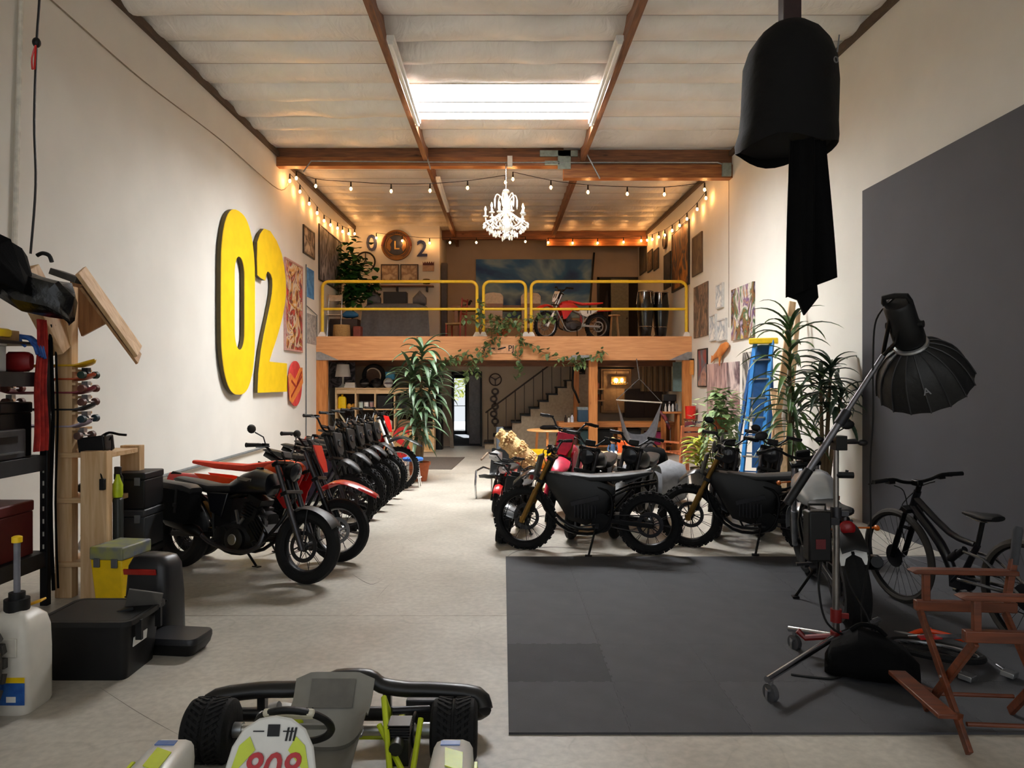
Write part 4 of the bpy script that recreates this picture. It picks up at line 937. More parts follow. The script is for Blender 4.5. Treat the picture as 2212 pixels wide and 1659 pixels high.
# hanging cord from the ceiling
t = thing('ceiling_rope', 'black cord with a knot and red ribbon hanging from the ceiling on the left', 'cord', P(80, 92, 5.6))
m = MB(); q = [P(88, -100, 5.6), P(85, 0, 5.6), P(79, 95, 5.6), P(74, 260, 5.6), P(77, 400, 5.6), P(66, 548, 5.6)]; m.tube(q, .009, 6, k=5); m.build('cord', BLK, t, wp=True)
m = MB(); m.ball(P(79, 92, 5.6), (.032, .03, .04), 10, 8); m.build('knot', BLK, t, wp=True)
for dx in (-5, 2): m = MB(); m.tube([P(77, 98, 5.58), P(74+dx, 125, 5.58), P(73+dx*.6, 150, 5.58)], .007, 5, k=3); m.build('ribbon', RED, t, wp=True)
# stacked black cases behind the pine post
for k, (z, h, lb) in enumerate(((0, .34, 'bottom black case of the stack behind the pine post'), (.345, .33, 'middle black case of the stack behind the pine post'), (.68, .31, 'top black case with flared lid of the stack behind the pine post'))):
    crate('stacking_case', lb, 'case', (-3.19+.0*k, 6.30, z), (.26, .34, h), BLK if k != 1 else mat('case_grey', '2a2b2e', .5), group='black stacking cases')
t = thing('spray_bottle', 'lime green spray bottle beside the pine post', 'bottle', (-3.165, 5.90, .82))
m = MB(); m.lathe([(.0, 0), (.035, 0), (.04, .02), (.04, .10), (.018, .16), (.014, .19), (.0, .19)], 14); m.build('body', mat('lime_plastic', 'b9cf1e', .4), t)
m = MB(); m.box((0, 0, .22), (.05, .03, .06)); m.bar((.01, 0, .21), (.04, 0, .16), .012); m.build('trigger', BLK, t, bevel=.004)
m = MB(); m.bb(-3.195, -3.13, 5.86, 5.94, 0, .82); tag(m.build('canister', mat('dark_canister', '2c2f2c', .5), bevel=.02), 'tall dark canister standing beside the pine post under the lime bottle', 'canister')
t = crate('storage_tote', 'yellow storage tote with grey straps behind the black suitcase', 'tote', (-3.01, 5.66, 0), (.27, .34, .50), YEL, rz=-.15, lidm=mat('tote_lid', '9a9a48', .5, h2='6b6f80', scale=6), tp=.03)
# black hard suitcase with red reflector
t = thing('hard_case', 'upright black hard case with a red reflector strip', 'case', (-2.42, 5.0, 0), -.25)
m = MB(); L_ = []
for z, sx, sy in ((0, .165, .11), (.02, .18, .125), (.30, .172, .125), (.50, .155, .115), (.555, .13, .09), (.57, .09, .06)): L_.append([(x*sx/.18, y*sy/.125-.0*z, z) for x, y in rrect(.36, .25, .07, 4)])
m.loops(L_); m.build('shell', mat('case_black', '1d1d20', .4), t, smooth=50)
m = MB(); m.box((-.02, -.126, .47), (.26, .012, .04), (.1, -.05, 0)); m.build('reflector', mat('red_reflector', 'a0180f', .25), t, bevel=.004)
m = MB(); m.tube([(-.17, -.09, .28), (.0, -.128, .28), (.17, -.09, .28)], .006, 6, k=3); m.build('seam', BLKM, t)
m = MB(); m.box((.0, -.13, .27), (.07, .012, .05)); m.build('lock', STEEL, t, bevel=.003)
# low black case lying on the floor
t = thing('flat_case', 'low black plastic case lying on the floor beside the black tote', 'case', (-2.13, 4.72, 0), -.12)
m = MB(); m.loops([[(x*q, y*q, z) for x, y in rrect(.36, .26, .05)] for z, q in ((0, .80), (.04, .95), (.075, 1.0))]); m.build('base', BLK, t)
m = MB(); m.loops([[(x*q, y*q, z) for x, y in rrect(.36, .26, .05)] for z, q in ((.077, 1.01), (.105, 1.01), (.115, .97))]); m.build('lid', mat('case_black', '1d1d20', .4), t)
# black open tote bin
t = thing('tote_bin', 'black open plastic tote with a white label in the left foreground', 'bin', (-2.46, 4.42, 0), .0)
m = MB(); hx, hy, H_ = .265, .215, .36
def rr(w, h, r, z): return [(x, y, z) for x, y in rrect(w, h, r, 3)]
m.loops([rr(2*hx*.86, 2*hy*.86, .04, 0), rr(2*hx, 2*hy, .05, H_), rr(2*hx+.05, 2*hy+.05, .06, H_), rr(2*hx+.05, 2*hy+.05, .06, H_-.03), rr(2*hx+.005, 2*hy+.005, .05, H_-.03)], cap=False)
m.loops([rr(2*hx-.012, 2*hy-.012, .045, H_-.001), rr(2*hx*.84, 2*hy*.84, .03, .012)]); m.build('shell', BLK, t, smooth=30)
m = MB(); m.box((hx*.97, -.06, .21), (.004, .16, .055), (0, .10, 0)); m.build('label', WHT, t)
for s in (-1, 1): m = MB(); m.bb(hx+.0, hx+.035, s*.12-.012, s*.12+.012, .22, H_-.02); m.build('rib', BLK, t)
tag(MB().box((-2.27, 4.52, .345), (.20, .012, .26), (.45, .25, .35)).build('panel_scrap', mat('grey_panel', '56534f', .6), bevel=.004), 'grey sheet standing up in the black tote', 'panel')
tag(MB().box((-2.52, 4.53, .285), (.20, .12, .004), (.6, .1, .3)).build('paper_sheet', WHT), 'white paper sheet lying in the black tote', 'paper')
tag(MB().bar((-2.56, 4.33, .30), (-2.27, 4.42, .372), .03, .02).build('black_lath', BLK, bevel=.003), 'black lath lying across the black tote', 'bar')
for i, (x, y, d_) in enumerate(((-2.55, 4.42, .20), (-2.38, 4.36, .16), (-2.42, 4.5, .2))): tag(MB().box((x, y, .01+d_/2), (.15, .13, d_), (0, 0, .2*i)).build('parts_box', (GRYP, BLK, RK)[i], bevel=.006), ('grey parts box at the bottom of the black tote', 'small black box at the front of the black tote contents', 'dark box at the back of the black tote contents')[i], 'box')
tag(MB().box(P(62, 1306, 4.02)+V((0, 0, -.0)), (.17, .06, .012), (0, -.33, .1)).build('scraper', mat('amber_plastic', 'd9a520', .5), bevel=.004), 'yellow plastic scraper balanced on the jug shoulder beside the black tote', 'scraper')
# white fluid jug
t = thing('fluid_jug', 'white plastic jug with a blue and yellow label at the left picture edge', 'jug', (-2.64, 3.90, 0))
m = MB(); m.loops([[(x*q, y*q, z) for x, y in rrect(.27, .25, .05)] for z, q in ((0, .94), (.02, 1), (.30, 1), (.42, .97), (.48, .86), (.515, .6), (.53, .35))]); m.build('body', mat('milky_jug', 'd8d3c8', .4, var=.03), t, smooth=60)
m = MB(); m.box((.0, -.128, .36), (.17, .012, .10)); m.build('grip_recess', mat('jug_shade', 'cfcabe', .5), t, bevel=.005)
m = MB(); m.cyl((0, 0, .52), (0, 0, .585), .062, 18); m.cyl((0, 0, .585), (0, 0, .62), .04, 18); m.build('cap', BLK, t)
m = MB(); m.tube([(0, 0, .60), (.0, 0, .90)], .017, 10); m.build('nozzle', mat('clear_tube', '8b8d98', .15, trans=.4), t)
m = MB(); m.lathe([(.012, 0), (.026, .0), (.026, .03), (.016, .035)], 12, (0, 0, .89)); m.build('nozzle_tip', YEL, t)
m = MB(); m.bb(-.015, .125, -.1285, -.1255, .06, .175); lb_ = m.build('label', mat('label_blue', '1d4f9c', .5, h2='2f66b0', scale=25), t)
m = MB(); m.bb(-.015, .125, -.129, -.1255, .178, .205); m.build('label_band', YEL, t); m = MB(); m.bb(.03, .08, -.1295, -.127, .075, .105); m.build('label_patch', WHT, lb_)
# big knobby tyre at the edge
t = thing('knobby_tyre', 'chunky knobby tyre cut off by the left picture edge', 'tyre', (-2.68, 3.45, .30))
m = MB(); m.torus((0, 0, 0), (1, 0, 0), .22, (.075, .11), 36, 12)
for i in range(22):
    for s in (-1, 0, 1): a = 2*pi*(i+.5*(s == 0))/22; m.box((s*.075, cos(a)*(.292-.02*abs(s)), sin(a)*(.292-.02*abs(s))), (.055, .05, .03), Matrix.Rotation(a-pi/2, 3, 'X'))
m.build('tread', mat('dusty_rubber', '3e3c39', .9, bump=.2), t); m = MB(); m.lathe([(.02, -.08), (.15, -.08), (.16, 0), (.15, .08), (.02, .08)], 24, (0, 0, 0), (1, 0, 0)); m.build('rim', STEEL, t)
# ================================================================ right foreground
# ---- roller stand with boom, lamp and dome softbox
BX, BY = 2.09, 4.50
t = thing('light_stand', 'chrome roller stand with a boom arm on the grey mat', 'light stand', (BX, BY, 0))
m = MB(); m.cyl((BX, BY, .10), (BX, BY, .95), .022, 14); m.cyl((BX, BY, .95), (BX, BY, 1.42), .017, 14); m.build('pole', mat('stand_pole', '8b8682', .3, .9), t, wp=True)
for z, mt_ in ((.94, STEEL), (.16, mat('stand_red', '7d1a16', .4)), (.30, MATS['stand_red'] if 'stand_red' in MATS else RED)):
    m = MB(); m.cyl((BX, BY, z-.04), (BX, BY, z+.04), .034, 14); m.bar((BX, BY, z), (BX+.07, BY-.02, z), .02, .03); m.build('collar', mt_, t, wp=True)
ends = [(1.475, 3.95), (1.92, 4.72), (2.55, 4.9)]
for k, (x, y) in enumerate(ends):
    e = V((x, y, .135)); c = V((BX, BY, .17))
    m = MB(); m.tube([c, e-(c-e).normalized()*.04], .019, 10); lg = m.build('leg', CHR, t, wp=True)
    m = MB(); m.cyl(e, e-V((0, 0, .06)), .014, 10); m.box(e-V((0, 0, .065)), (.05, .045, .015)); m.box(e+V((-.024, 0, -.095)), (.004, .03, .06)); m.box(e+V((.024, 0, -.095)), (.004, .03, .06)); cs = m.build('caster_fork', CHR, t, wp=True)
    m = MB(); m.lathe([(.012, -.018), (.048, -.015), (.05, 0), (.048, .015), (.012, .018)], 18, (x, y, .052), (1, .4, 0)); m.build('caster_wheel', mat('grey_caster', '4a4a4c', .5), cs)
m = MB(); m.tube([(BX, BY, .17), (BX-.16, BY+.08, .13), (BX-.2, BY+.1, .17)], .02, 8); m.build('brace', MATS['stand_red'], t, wp=True)
arm0, arm1 = P(1700, 1088, 4.38), P(1908, 768, 4.48); ad_ = (arm1-arm0).normalized()
m = MB(); m.tube([arm0+ad_*.22, arm0+ad_*.62], .021, 12); m.tube([arm0+ad_*.60, arm1], .016, 12); bm = m.build('boom_arm', mat('boom_grey', '77767a', .35, .8), t, wp=True)
m = MB(); m.tube([arm0, arm0+ad_*.25], .028, 10); m.build('boom_grip', BLK, t, wp=True)
cl = arm0+ad_*.64; m = MB(); m.tube([cl-ad_*.05, cl+ad_*.05], .032, 12); m.build('boom_collar', STEEL, t, wp=True)
pv = V((BX, BY-.035, 1.385)); m = MB(); m.box(pv, (.07, .09, .09)); m.cyl(pv, pv+V((.14, 0, .0)), .01, 8); m.build('pivot_clamp', BLKM, t, wp=True, bevel=.008)
for q, r_ in (((.15, 0, .0), (.034, .02, .02)), ((-.12, 0, .02), (.03, .02, .018))): m = MB(); m.ball(pv+V(q), r_, 10, 6); m.build('knob', BLK, t, wp=True)
m = MB(); m.cyl(pv, pv+V((-.12, 0, .02)), .007, 6); m.build('clamp_lever', BLKM, t, wp=True)
m = MB(); m.tube([(BX, BY, 1.17), (BX+.06, BY, 1.17), (BX+.07, BY, 1.21)], .01, 6); m.build('tie_off', BLK, t, wp=True)
m = MB(); m.tube([(BX, BY, 1.18), (BX+.10, BY-.02, 1.18)], .02, 8); m.build('stand_clamp', BLK, t, wp=True)
# ballast box hung on the stand
t = thing('power_ballast', 'black power box hung on the pole of the roller stand', 'battery', (1.945, 4.44, .66))
m = MB(); m.bb(-.07, .07, -.05, .05, 0, .31); m.build('body', BLK, t, bevel=.012); m = MB(); m.bb(-.03, .03, -.054, -.05, .08, .14); m.build('badge', mat('ballast_red', '5e1218', .4), t)
m = MB(); m.tube([(-.05, 0, .31), (-.05, 0, .345), (.05, 0, .345), (.05, 0, .31)], .008, 6); m.build('handle', BLK, t); m = MB(); m.bb(.06, .13, -.02, .02, .22, .26); m.build('hook', STEEL, t)
# lamp head
ax = V((.50, .42, -.76)).normalized(); ring_c = P(1968, 744, 4.40)
t = thing('studio_lamp', 'black studio lamp head on the boom arm end', 'lamp', ring_c)
m = MB(); m.lathe([(.0, -.32), (.07, -.315), (.082, -.30), (.082, -.16), (.09, -.14), (.09, -.03), (.07, 0)], 16, ring_c, ax); m.build('body', BLK, t, wp=True)
m = MB(); x_, y_, z_ = basis(ax)
m.tube([ring_c-ax*.29+x_*.065, ring_c-ax*.36+x_*.065, ring_c-ax*.36-x_*.065, ring_c-ax*.29-x_*.065], .016, 8, k=2); m.build('carry_handle', BLK, t, wp=True)
m = MB(); a_ = arm1; m.tube([a_, a_+V((.0, 0, .02)), ring_c-ax*.2+V((-.085, -.02, 0))], .012, 8); m.tube([a_, ring_c-ax*.04+V((-.10, -.04, -.02)), ring_c-ax*.10+V((-.08, -.07, .02))], .012, 8); m.build('yoke', BLKM, t, wp=True)
for s in (-1, 1): m = MB(); c = ring_c-ax*.15+x_*s*.075; m.cyl(c, c+x_*s*.03, .022, 10); m.build('knob', BLK, t, wp=True)
m = MB(); m.torus(ring_c+ax*.005, ax, .085, .016, 24, 8); m.build('speed_ring', ALU, t, wp=True)
# dome softbox
t = thing('dome_softbox', 'ribbed black dome softbox hanging from the studio lamp', 'softbox', ring_c)
NB = 16; prof = [(.09, .02), (.155, .06), (.215, .13), (.25, .21), (.27, .29), (.278, .33)]
m = MB(); L_ = []
for r_, h_ in prof:
    l = []
    for j in range(NB*2):
        rr_ = r_*(1 if j % 2 == 0 else .962); a = 2*pi*j/(NB*2); l.append(ring_c+ax*h_+x_*(cos(a)*rr_)+y_*(sin(a)*rr_))
    L_.append(l)
m.loops(L_, cap=False); m.loops([[p-(p-(ring_c+ax*.2)).normalized()*.006 for p in l] for l in L_], cap=False); m.build('canopy', mat('softbox_nylon', '0a0a0a', .55, bump=.15, bscale=30), t, wp=True, smooth=25)
for j in range(NB):
    a = 2*pi*j/NB; m = MB(); m.tube([ring_c+ax*h_+(x_*cos(a)+y_*sin(a))*(r_+.003) for r_, h_ in prof], .0045, 5, k=2); m.build('rib', mat('rib_grey', '2a2a2c', .5), t, wp=True)
m = MB(); m.loops([[ring_c+ax*.315+(x_*cos(2*pi*j/32)+y_*sin(2*pi*j/32))*q for j in range(32)] for q in (.265, .001)], cap=False); m.build('diffuser', mat('diffuser_white', 'c9c9c6', .8), t, wp=True)
vdir = (V((0, 0, EYE))-ring_c); vdir = (vdir-ax*vdir.dot(ax)).normalized(); sd = ax.cross(vdir)
c_ = ring_c+ax*.19+vdir*.243; n_ = (vdir*.85-ax*.5).normalized(); ux = sd if sd.x > 0 else -sd
text('logo', 'A', .06, mat('print_grey', '6f6f72', .6), t, frame3(c_+n_*.012, ux, n_.cross(ux)), .001, wp=True)
# cords of the lamp
tag(MB().tube([ring_c-ax*.36, P(1893, 690, 4.44), P(1886, 780, 4.46), P(1886, 900, 4.46), P(1880, 1010, 4.5), P(1880, 1180, 4.52), P(1860, 1330, 4.5), V((2.30, 4.46, .02)), V((2.16, 4.36, .02))], .006, 6, k=6).build('extension_cable', BLK), 'black power cord hanging from the studio lamp down to the floor', 'cord')
tag(MB().tube([V((1.96, 4.42, .66)), V((1.93, 4.38, .50)), V((1.97, 4.36, .30)), V((2.12, 4.36, .215)), V((2.24, 4.38, .28)), V((2.14, 4.42, .5)), V((2.11, 4.44, .62))], .007, 6, k=6).build('extension_cable', BLK), 'black cord looping below the power box on the stand', 'cord')
tag(MB().tube([V((2.07, 4.3, .02)), V((1.95, 4.22, .02)), V((1.80, 4.25, .018)), V((1.72, 4.28, .018))], .007, 6, k=5).build('extension_cable', BLK), 'short black cord end lying on the mat under the stand', 'cord')
# sandbag
m = MB(); m.hull([(-.24, .05, .05, .05), (-.20, .09, .12, .09), (-.06, .14, .15, .14), (.05, .13, .16, .13), (.18, .10, .16, .10), (.26, .06, .08, .05)], 16, 2.4)
m.v = [(x, y+.012*sin(x*40+z*25), max(.0, z+.01*sin(y*50+x*30))) for x, y, z in m.v]
t = thing('sandbag', 'black fabric sandbag draped over the base of the roller stand', 'sandbag', (2.17, 4.25, .012), -.45); m.build('bag', FAB, t)
m = MB(); m.tube([(-.10, .02, .26), (-.04, .03, .30), (.04, .03, .29), (.09, .02, .25)], .014, 6, k=3); m.build('handle', FAB, t)
# ---- overhead hanging softbox with cloth
OX, OY = 2.40, 6.0
t = thing('hanging_softbox', 'big black covered softbox hanging from the ceiling', 'softbox', (OX, OY, 4.7))
m = MB(); m.bb(OX-.075, OX+.075, OY-.06, OY+.06, 4.72, zc(OY)+.05); m.build('mount', mat('mount_dark_red', '2b1416', .5), t, wp=True, bevel=.006)
for z in (5.0, 5.25): m = MB(); m.cyl((OX-.1, OY-.05, z), (OX+.11, OY-.05, z), .016, 8); m.build('bolt', STEEL, t, wp=True)
m = MB(); L_ = []
for r_, z, sh in ((.07, 4.77, 0), (.15, 4.74, 0), (.25, 4.66, 0), (.32, 4.56, 0), (.365, 4.42, 0), (.375, 4.25, 0), (.378, 4.05, -.01), (.385, 3.88, -.02), (.405, 3.76, -.035), (.40, 3.70, -.035)):
    L_.append([(OX+sh+cos(2*pi*j/32+.25)*r_*(1+.018*sin(j*pi/2)+.012*sin(j*1.3+z*5)), OY+sin(2*pi*j/32+.25)*r_, z+.03*sin(j*.7)*(z < 3.9)) for j in range(32)])
m.loops(L_, cap=False); m.build('cover', mat('softbox_cloth', '0c0c0d', .8, bump=.35, bscale=9, spec=.25), t, wp=True, smooth=35)
m = MB(); m.prism([(cos(2*pi*j/8+.25)*.37, sin(2*pi*j/8+.25)*.37) for j in range(8)], (OX-.04, OY, 3.74), (1, 0, 0), (0, 1, 0), (0, 0, .02)); m.build('diffuser', FAB, t, wp=True)
lg = V((OX+.22, OY-.36, 4.30)); m = MB(); m.torus(lg+V((0, 0, 0)), (.5, -1, 0), .022, .005, 16, 6); m.bar(lg+V((.01, .0, .06)), lg+V((.03, .01, .20)), .010, .004, (0, 1, 0)); m.build('logo', MATS['print_grey'], t, wp=True)
m = MB()
def fn(u, v):
    x0, x1 = 1707+(1702-1707)*u, 1788+(1806-1788)*u
    py = 300+u*(642-42*v-300)
    p = P(x0+(x1-x0)*v, py, OY-.32); return p+V((0, .04*sin(v*9+u*2)+.02*sin(v*21), 0))
m.grid(fn, 14, 16, (0, .012, 0)); m.build('cloth', FAB, t, wp=True, label='long black cloth tail hanging from the softbox')
m = MB(); m.prism([(-.07, .12), (.16, .12), (.17, .02), (.06, -.12), (.01, .0), (-.07, .03)], P(1722, 648, OY-.30), (1, 0, 0), (0, 0, 1), (0, .03, 0)); m.build('cloth_tip', FAB, t, wp=True)
# ---- director's chair, canvas removed
t = thing('director_chair', "folding wooden director's chair frame without canvas, right foreground", 'chair', (2.43, 3.57, 0), R(-5))
CX, CY = .235, .235
for s in (-1, 1):
    m = MB(); m.prism([(-CX-.05, 0), (-CX-.02, .012), (CX+.02, .014), (CX+.02, -.012), (-CX-.03, -.012)], (0, s*CY-.035, .755), (1, 0, 0), (0, 0, 1), (0, .07, 0)); m.build('armrest', TEAK, t, bevel=.005)
    m = MB(); m.bb(-CX-.02, CX+.02, s*CY-.02, s*CY+.02, .545, .60); m.build('seat_rail', TEAK, t, bevel=.005)
    m = MB(); m.bb(-CX+.02, -CX+.055, s*CY-.015, s*CY+.015, .59, .75); m.build('arm_post', TEAK, t, bevel=.004)
    m = MB(); m.bar((CX-.03, s*CY, .59), (CX+.01, s*CY, .83), .035, .03, (0, 1, 0)); bp = m.build('back_post', TEAK, t, bevel=.004)
    m = MB(); m.tube([(CX+.01, s*CY, .80), (CX+.03, s*CY, .98), (CX+.035, s*CY, 1.0)], [.022, .024, .016], 10); m.build('canvas_sleeve', mat('grey_canvas', '3c3d41', .9), bp)
for x in (-CX+.02, CX-.02):
    for s in (-1, 1): m = MB(); m.bar((x+s*.014, -s*CY, .545), (x+s*.014, s*CY*1.02, .022), .045, .022, (1, 0, 0)); m.build('leg', TEAK, t, bevel=.004)
    m = MB(); m.cyl((x-.03, 0, .287), (x+.03, 0, .287), .008, 8); m.build('pivot_bolt', ALU, t)
m = MB(); m.box((-CX-.10, 0, .20), (.09, .52, .022)); m.build('footrest', TEAK, t, bevel=.004)
for s in (-1, 1): m = MB(); m.bar((-CX-.10, s*.20, .19), (-CX+.02, s*.14, .15), .02, .03); m.build('footrest_bracket', TEAK, t)
for s in (-1, 1): m = MB(); m.cyl((-CX+.03, s*.17, .13), (CX-.03, s*.17, .13), .011, 8); m.build('stretcher', TEAK, t)
# ---- mountain bike
hd = heading((3.18, 5.73), (3.40, 4.60)); L = 1.16
t = thing('mountain_bike', 'dark full suspension mountain bike leaning at the charcoal panel', 'bicycle', (3.29, 5.165, .0125), hd); t.rotation_euler = (-.06, 0, hd)
FR = mat('bike_frame', '17161b', .3, .3, coat=.4); TAN = mat('tan_tyre', '3a352f', .8)
A = V((L/2, 0, .372)); B = V((-L/2, 0, .372)); d = V((-sin(R(24)), 0, cos(R(24))))
def mtbwheel(nm, c):
    w = bpy.data.objects.new(nm, None)
    m = MB(); m.torus(c, (0, 1, 0), .325, (.012, .016), 44, 8); w = m.build(nm, BLKM, t)
    m = MB(); m.torus(c, (0, 1, 0), .345, .027, 44, 8); m.build('tyre', TAN, w)
    m = MB()
    for i in range(28): a = 2*pi*i/28; b = a+(.25 if i % 2 else -.25); m.tube([c+V((cos(b)*.03, .025*(1 if i % 4 < 2 else -1), sin(b)*.03)), c+V((cos(a)*.325, 0, sin(a)*.325))], .0018, 4)
    m.build('spokes', STEEL, w); m = MB(); m.cyl(c-V((0, .05, 0)), c+V((0, .05, 0)), .022, 12); m.cyl(c+V((0, .035, 0)), c+V((0, .037, 0)), .09, 20); m.build('hub', STEEL, w)
mtbwheel('front_wheel', A); mtbwheel('rear_wheel', B)
crown = A+d*.44; hb0 = A+d*.52; ht = A+d*.60
for s in (-1, 1):
    y = V((0, s*.055, 0)); m = MB(); m.tube([A+y, A+y+d*.26], .022, 10); m.tube([A+y+d*.24, crown+y], .017, 10); m.build('fork_leg', BLKM, t)
m = MB(); m.box(crown, (.06, .16, .04), Matrix.Rotation(-R(24), 3, 'Y')); m.tube([A+V((0, -.06, 0))+d*.24+V((-.02, 0, 0)), A+V((-.05, 0, .24)), A+V((0, .06, 0))+d*.24+V((-.02, 0, 0))], .014, 8, k=3); m.build('fork_crown', BLKM, t, bevel=.006)
bb = V((-.02, 0, .33)); sj = V((-.19, 0, .62))
m = MB(); m.tube([crown-d*.0, ht], .027, 12); m.tube([ht-d*.06, V((.05, 0, .66)), sj+V((.02, 0, .0))], [.026, .024, .02], 10, k=3); m.tube([crown+d*.02, V((.14, 0, .56)), bb+V((.05, 0, .03))], [.032, .036, .034], 12, k=3); m.tube([bb, V((-.10, 0, .46)), sj], .022, 10); m.box(bb, (.10, .09, .10)); m.build('frame', FR, t)
for s in (-1, 1): m = MB(); m.tube([bb+V((-.03, s*.04, .02)), B+V((.05, s*.06, .01)), B+V((0, s*.06, 0))], .013, 8); m.tube([B+V((0, s*.06, 0)), V((-.28, s*.045, .55)), V((-.10, s*.03, .56))], .011, 8); m.build('swingarm', mat('bare_alloy', '8d8d90', .25, .9), t)
m = MB(); m.cyl((-.08, 0, .57), (.08, 0, .45), .022, 12); m.cyl((-.02, 0, .53), (.09, 0, .44), .028, 12); m.build('shock', STEEL, t)
m = MB(); m.tube([sj, V((-.245, 0, .80))], .016, 10); m.build('seat_post', BLK, t)
m = MB(); m.hull([(-.37, .835, .055, .018), (-.32, .835, .075, .026), (-.22, .83, .05, .024), (-.10, .832, .02, .014), (-.08, .83, .012, .008)], 12, 2.5); m.build('saddle', BLK, t)
m = MB(); m.tube([(-.31, -.03, .805), (-.22, -.025, .80), (-.12, -.01, .815)], .004, 5, k=3); m.tube([(-.31, .03, .805), (-.22, .025, .80), (-.12, .01, .815)], .004, 5, k=3); m.build('saddle_rail', ALU, t)
m = MB(); st_ = ht+d*.06; m.tube([ht, st_], .02, 10); m.box(st_+V((.025, 0, .01)), (.07, .05, .045)); m.build('stem', BLKM, t, bevel=.006)
hbp = [st_+V((.04-.03*abs(q)/.38, q, .02+zz)) for q, zz in ((-.39, .03), (-.22, .035), (-.12, .005), (0, -.01), (.12, .005), (.22, .035), (.39, .03))]
m = MB(); m.tube(hbp, .013, 10, k=3); hb_ = m.build('handlebar', BLKM, t)
for s, e in ((0, 1), (-1, -2)):
    a, b = hbp[s], hbp[e]; dr = (b-a).normalized(); m = MB(); m.tube([a, a+dr*.12], .017, 10); m.build('grip', BLK, hb_)
    m = MB(); m.tube([a+dr*.17, a+dr*.14+V((.07, 0, -.02)), a+dr*.02+V((.08, 0, -.03))], .006, 6); m.box(a+dr*.17+V((.02, 0, -.02)), (.05, .05, .03)); m.build('brake_lever', BLKM, hb_)
m = MB(); m.tube([st_+V((.05, -.18, .0)), st_+V((.12, -.1, -.05)), A+V((.05, -.08, .35)), A+V((.0, -.07, .1))], .004, 5, k=4); m.tube([st_+V((.05, .18, .0)), st_+V((.10, .06, -.06)), crown+V((.02, .02, -.02))], .004, 5, k=4); m.build('cables', BLK, t)
m = MB(); m.cyl(bb+V((0, -.065, 0)), bb+V((0, -.06, 0)), .08, 24); m.tube([bb+V((0, -.07, 0)), bb+V((.12, -.08, -.12))], .012, 8); m.tube([bb+V((0, .07, 0)), bb+V((-.12, .08, .12))], .012, 8); m.build('crank', STEEL, t)
for q in ((.12, -.13, -.12), (-.12, .13, .12)): m = MB(); m.box(bb+V(q), (.09, .09, .02)); m.build('pedal', ALU, t, bevel=.004)
m = MB(); m.box(B+V((.01, -.075, -.11)), (.03, .02, .13)); m.lathe([(.015, 0), (.055, .003), (.03, .03), (.015, .04)], 18, B+V((0, -.03, 0)), (0, -1, 0)); m.tube([B+V((0, -.05, .055)), bb+V((0, -.06, .08))], .005, 5); m.tube([B+V((0, -.07, -.16)), bb+V((0, -.06, -.08))], .005, 5); m.build('derailleur', STEEL, t)
# ---- small bicycle lying on the mat
t = thing('fallen_bicycle', 'small bicycle with red parts lying on its side on the mat', 'bicycle', (2.74, 4.55, .012), .2)
m = MB(); c = V((0, 0, .05)); m.torus(c, (.12, .1, 1), .235, (.010, .012), 40, 8); wl = m.build('front_wheel', ALU, t)
m = MB(); m.torus(c, (.12, .1, 1), .255, .022, 40, 8); m.build('tyre', RUB, wl); m = MB()
for i in range(20): a = 2*pi*i/20; m.tube([c, c+V((cos(a)*.235, sin(a)*.235, -.03*cos(a)-.024*sin(a)))], .0018, 4)
m.build('spokes', STEEL, wl)
m = MB(); m.tube([(-.10, .10, .12), (.05, .12, .13), (.22, .0, .10)], .016, 8, k=4); m.tube([(.05, .12, .13), (.16, .22, .10)], .014, 8); m.build('frame', ORG, t)
m = MB(); m.torus((-.09, .14, .115), (.2, .2, 1), .062, .008, 24, 6); m.tube([(-.12, .09, .12), (.0, .02, .135), (.16, .02, .12)], .008, 6, k=4); m.build('chain', ALU, t)
m = MB(); m.bar((-.10, .02, .13), (.02, -.02, .14), .05, .012); m.build('crank', RED, t)
m = MB(); m.bar((.0, -.03, .145), (.2, -.02, .13), .06, .012); m.build('chain_guard', CHR, t)
for q in ((-.08, -.33, .02), (.18, -.36, .03)): m = MB(); m.box(q, (.10, .07, .03), (.1, .1, .5)); m.cyl(V(q), V(q)+V((.0, .09, .02)), .008, 6); m.build('pedal', ALU, t, bevel=.005)
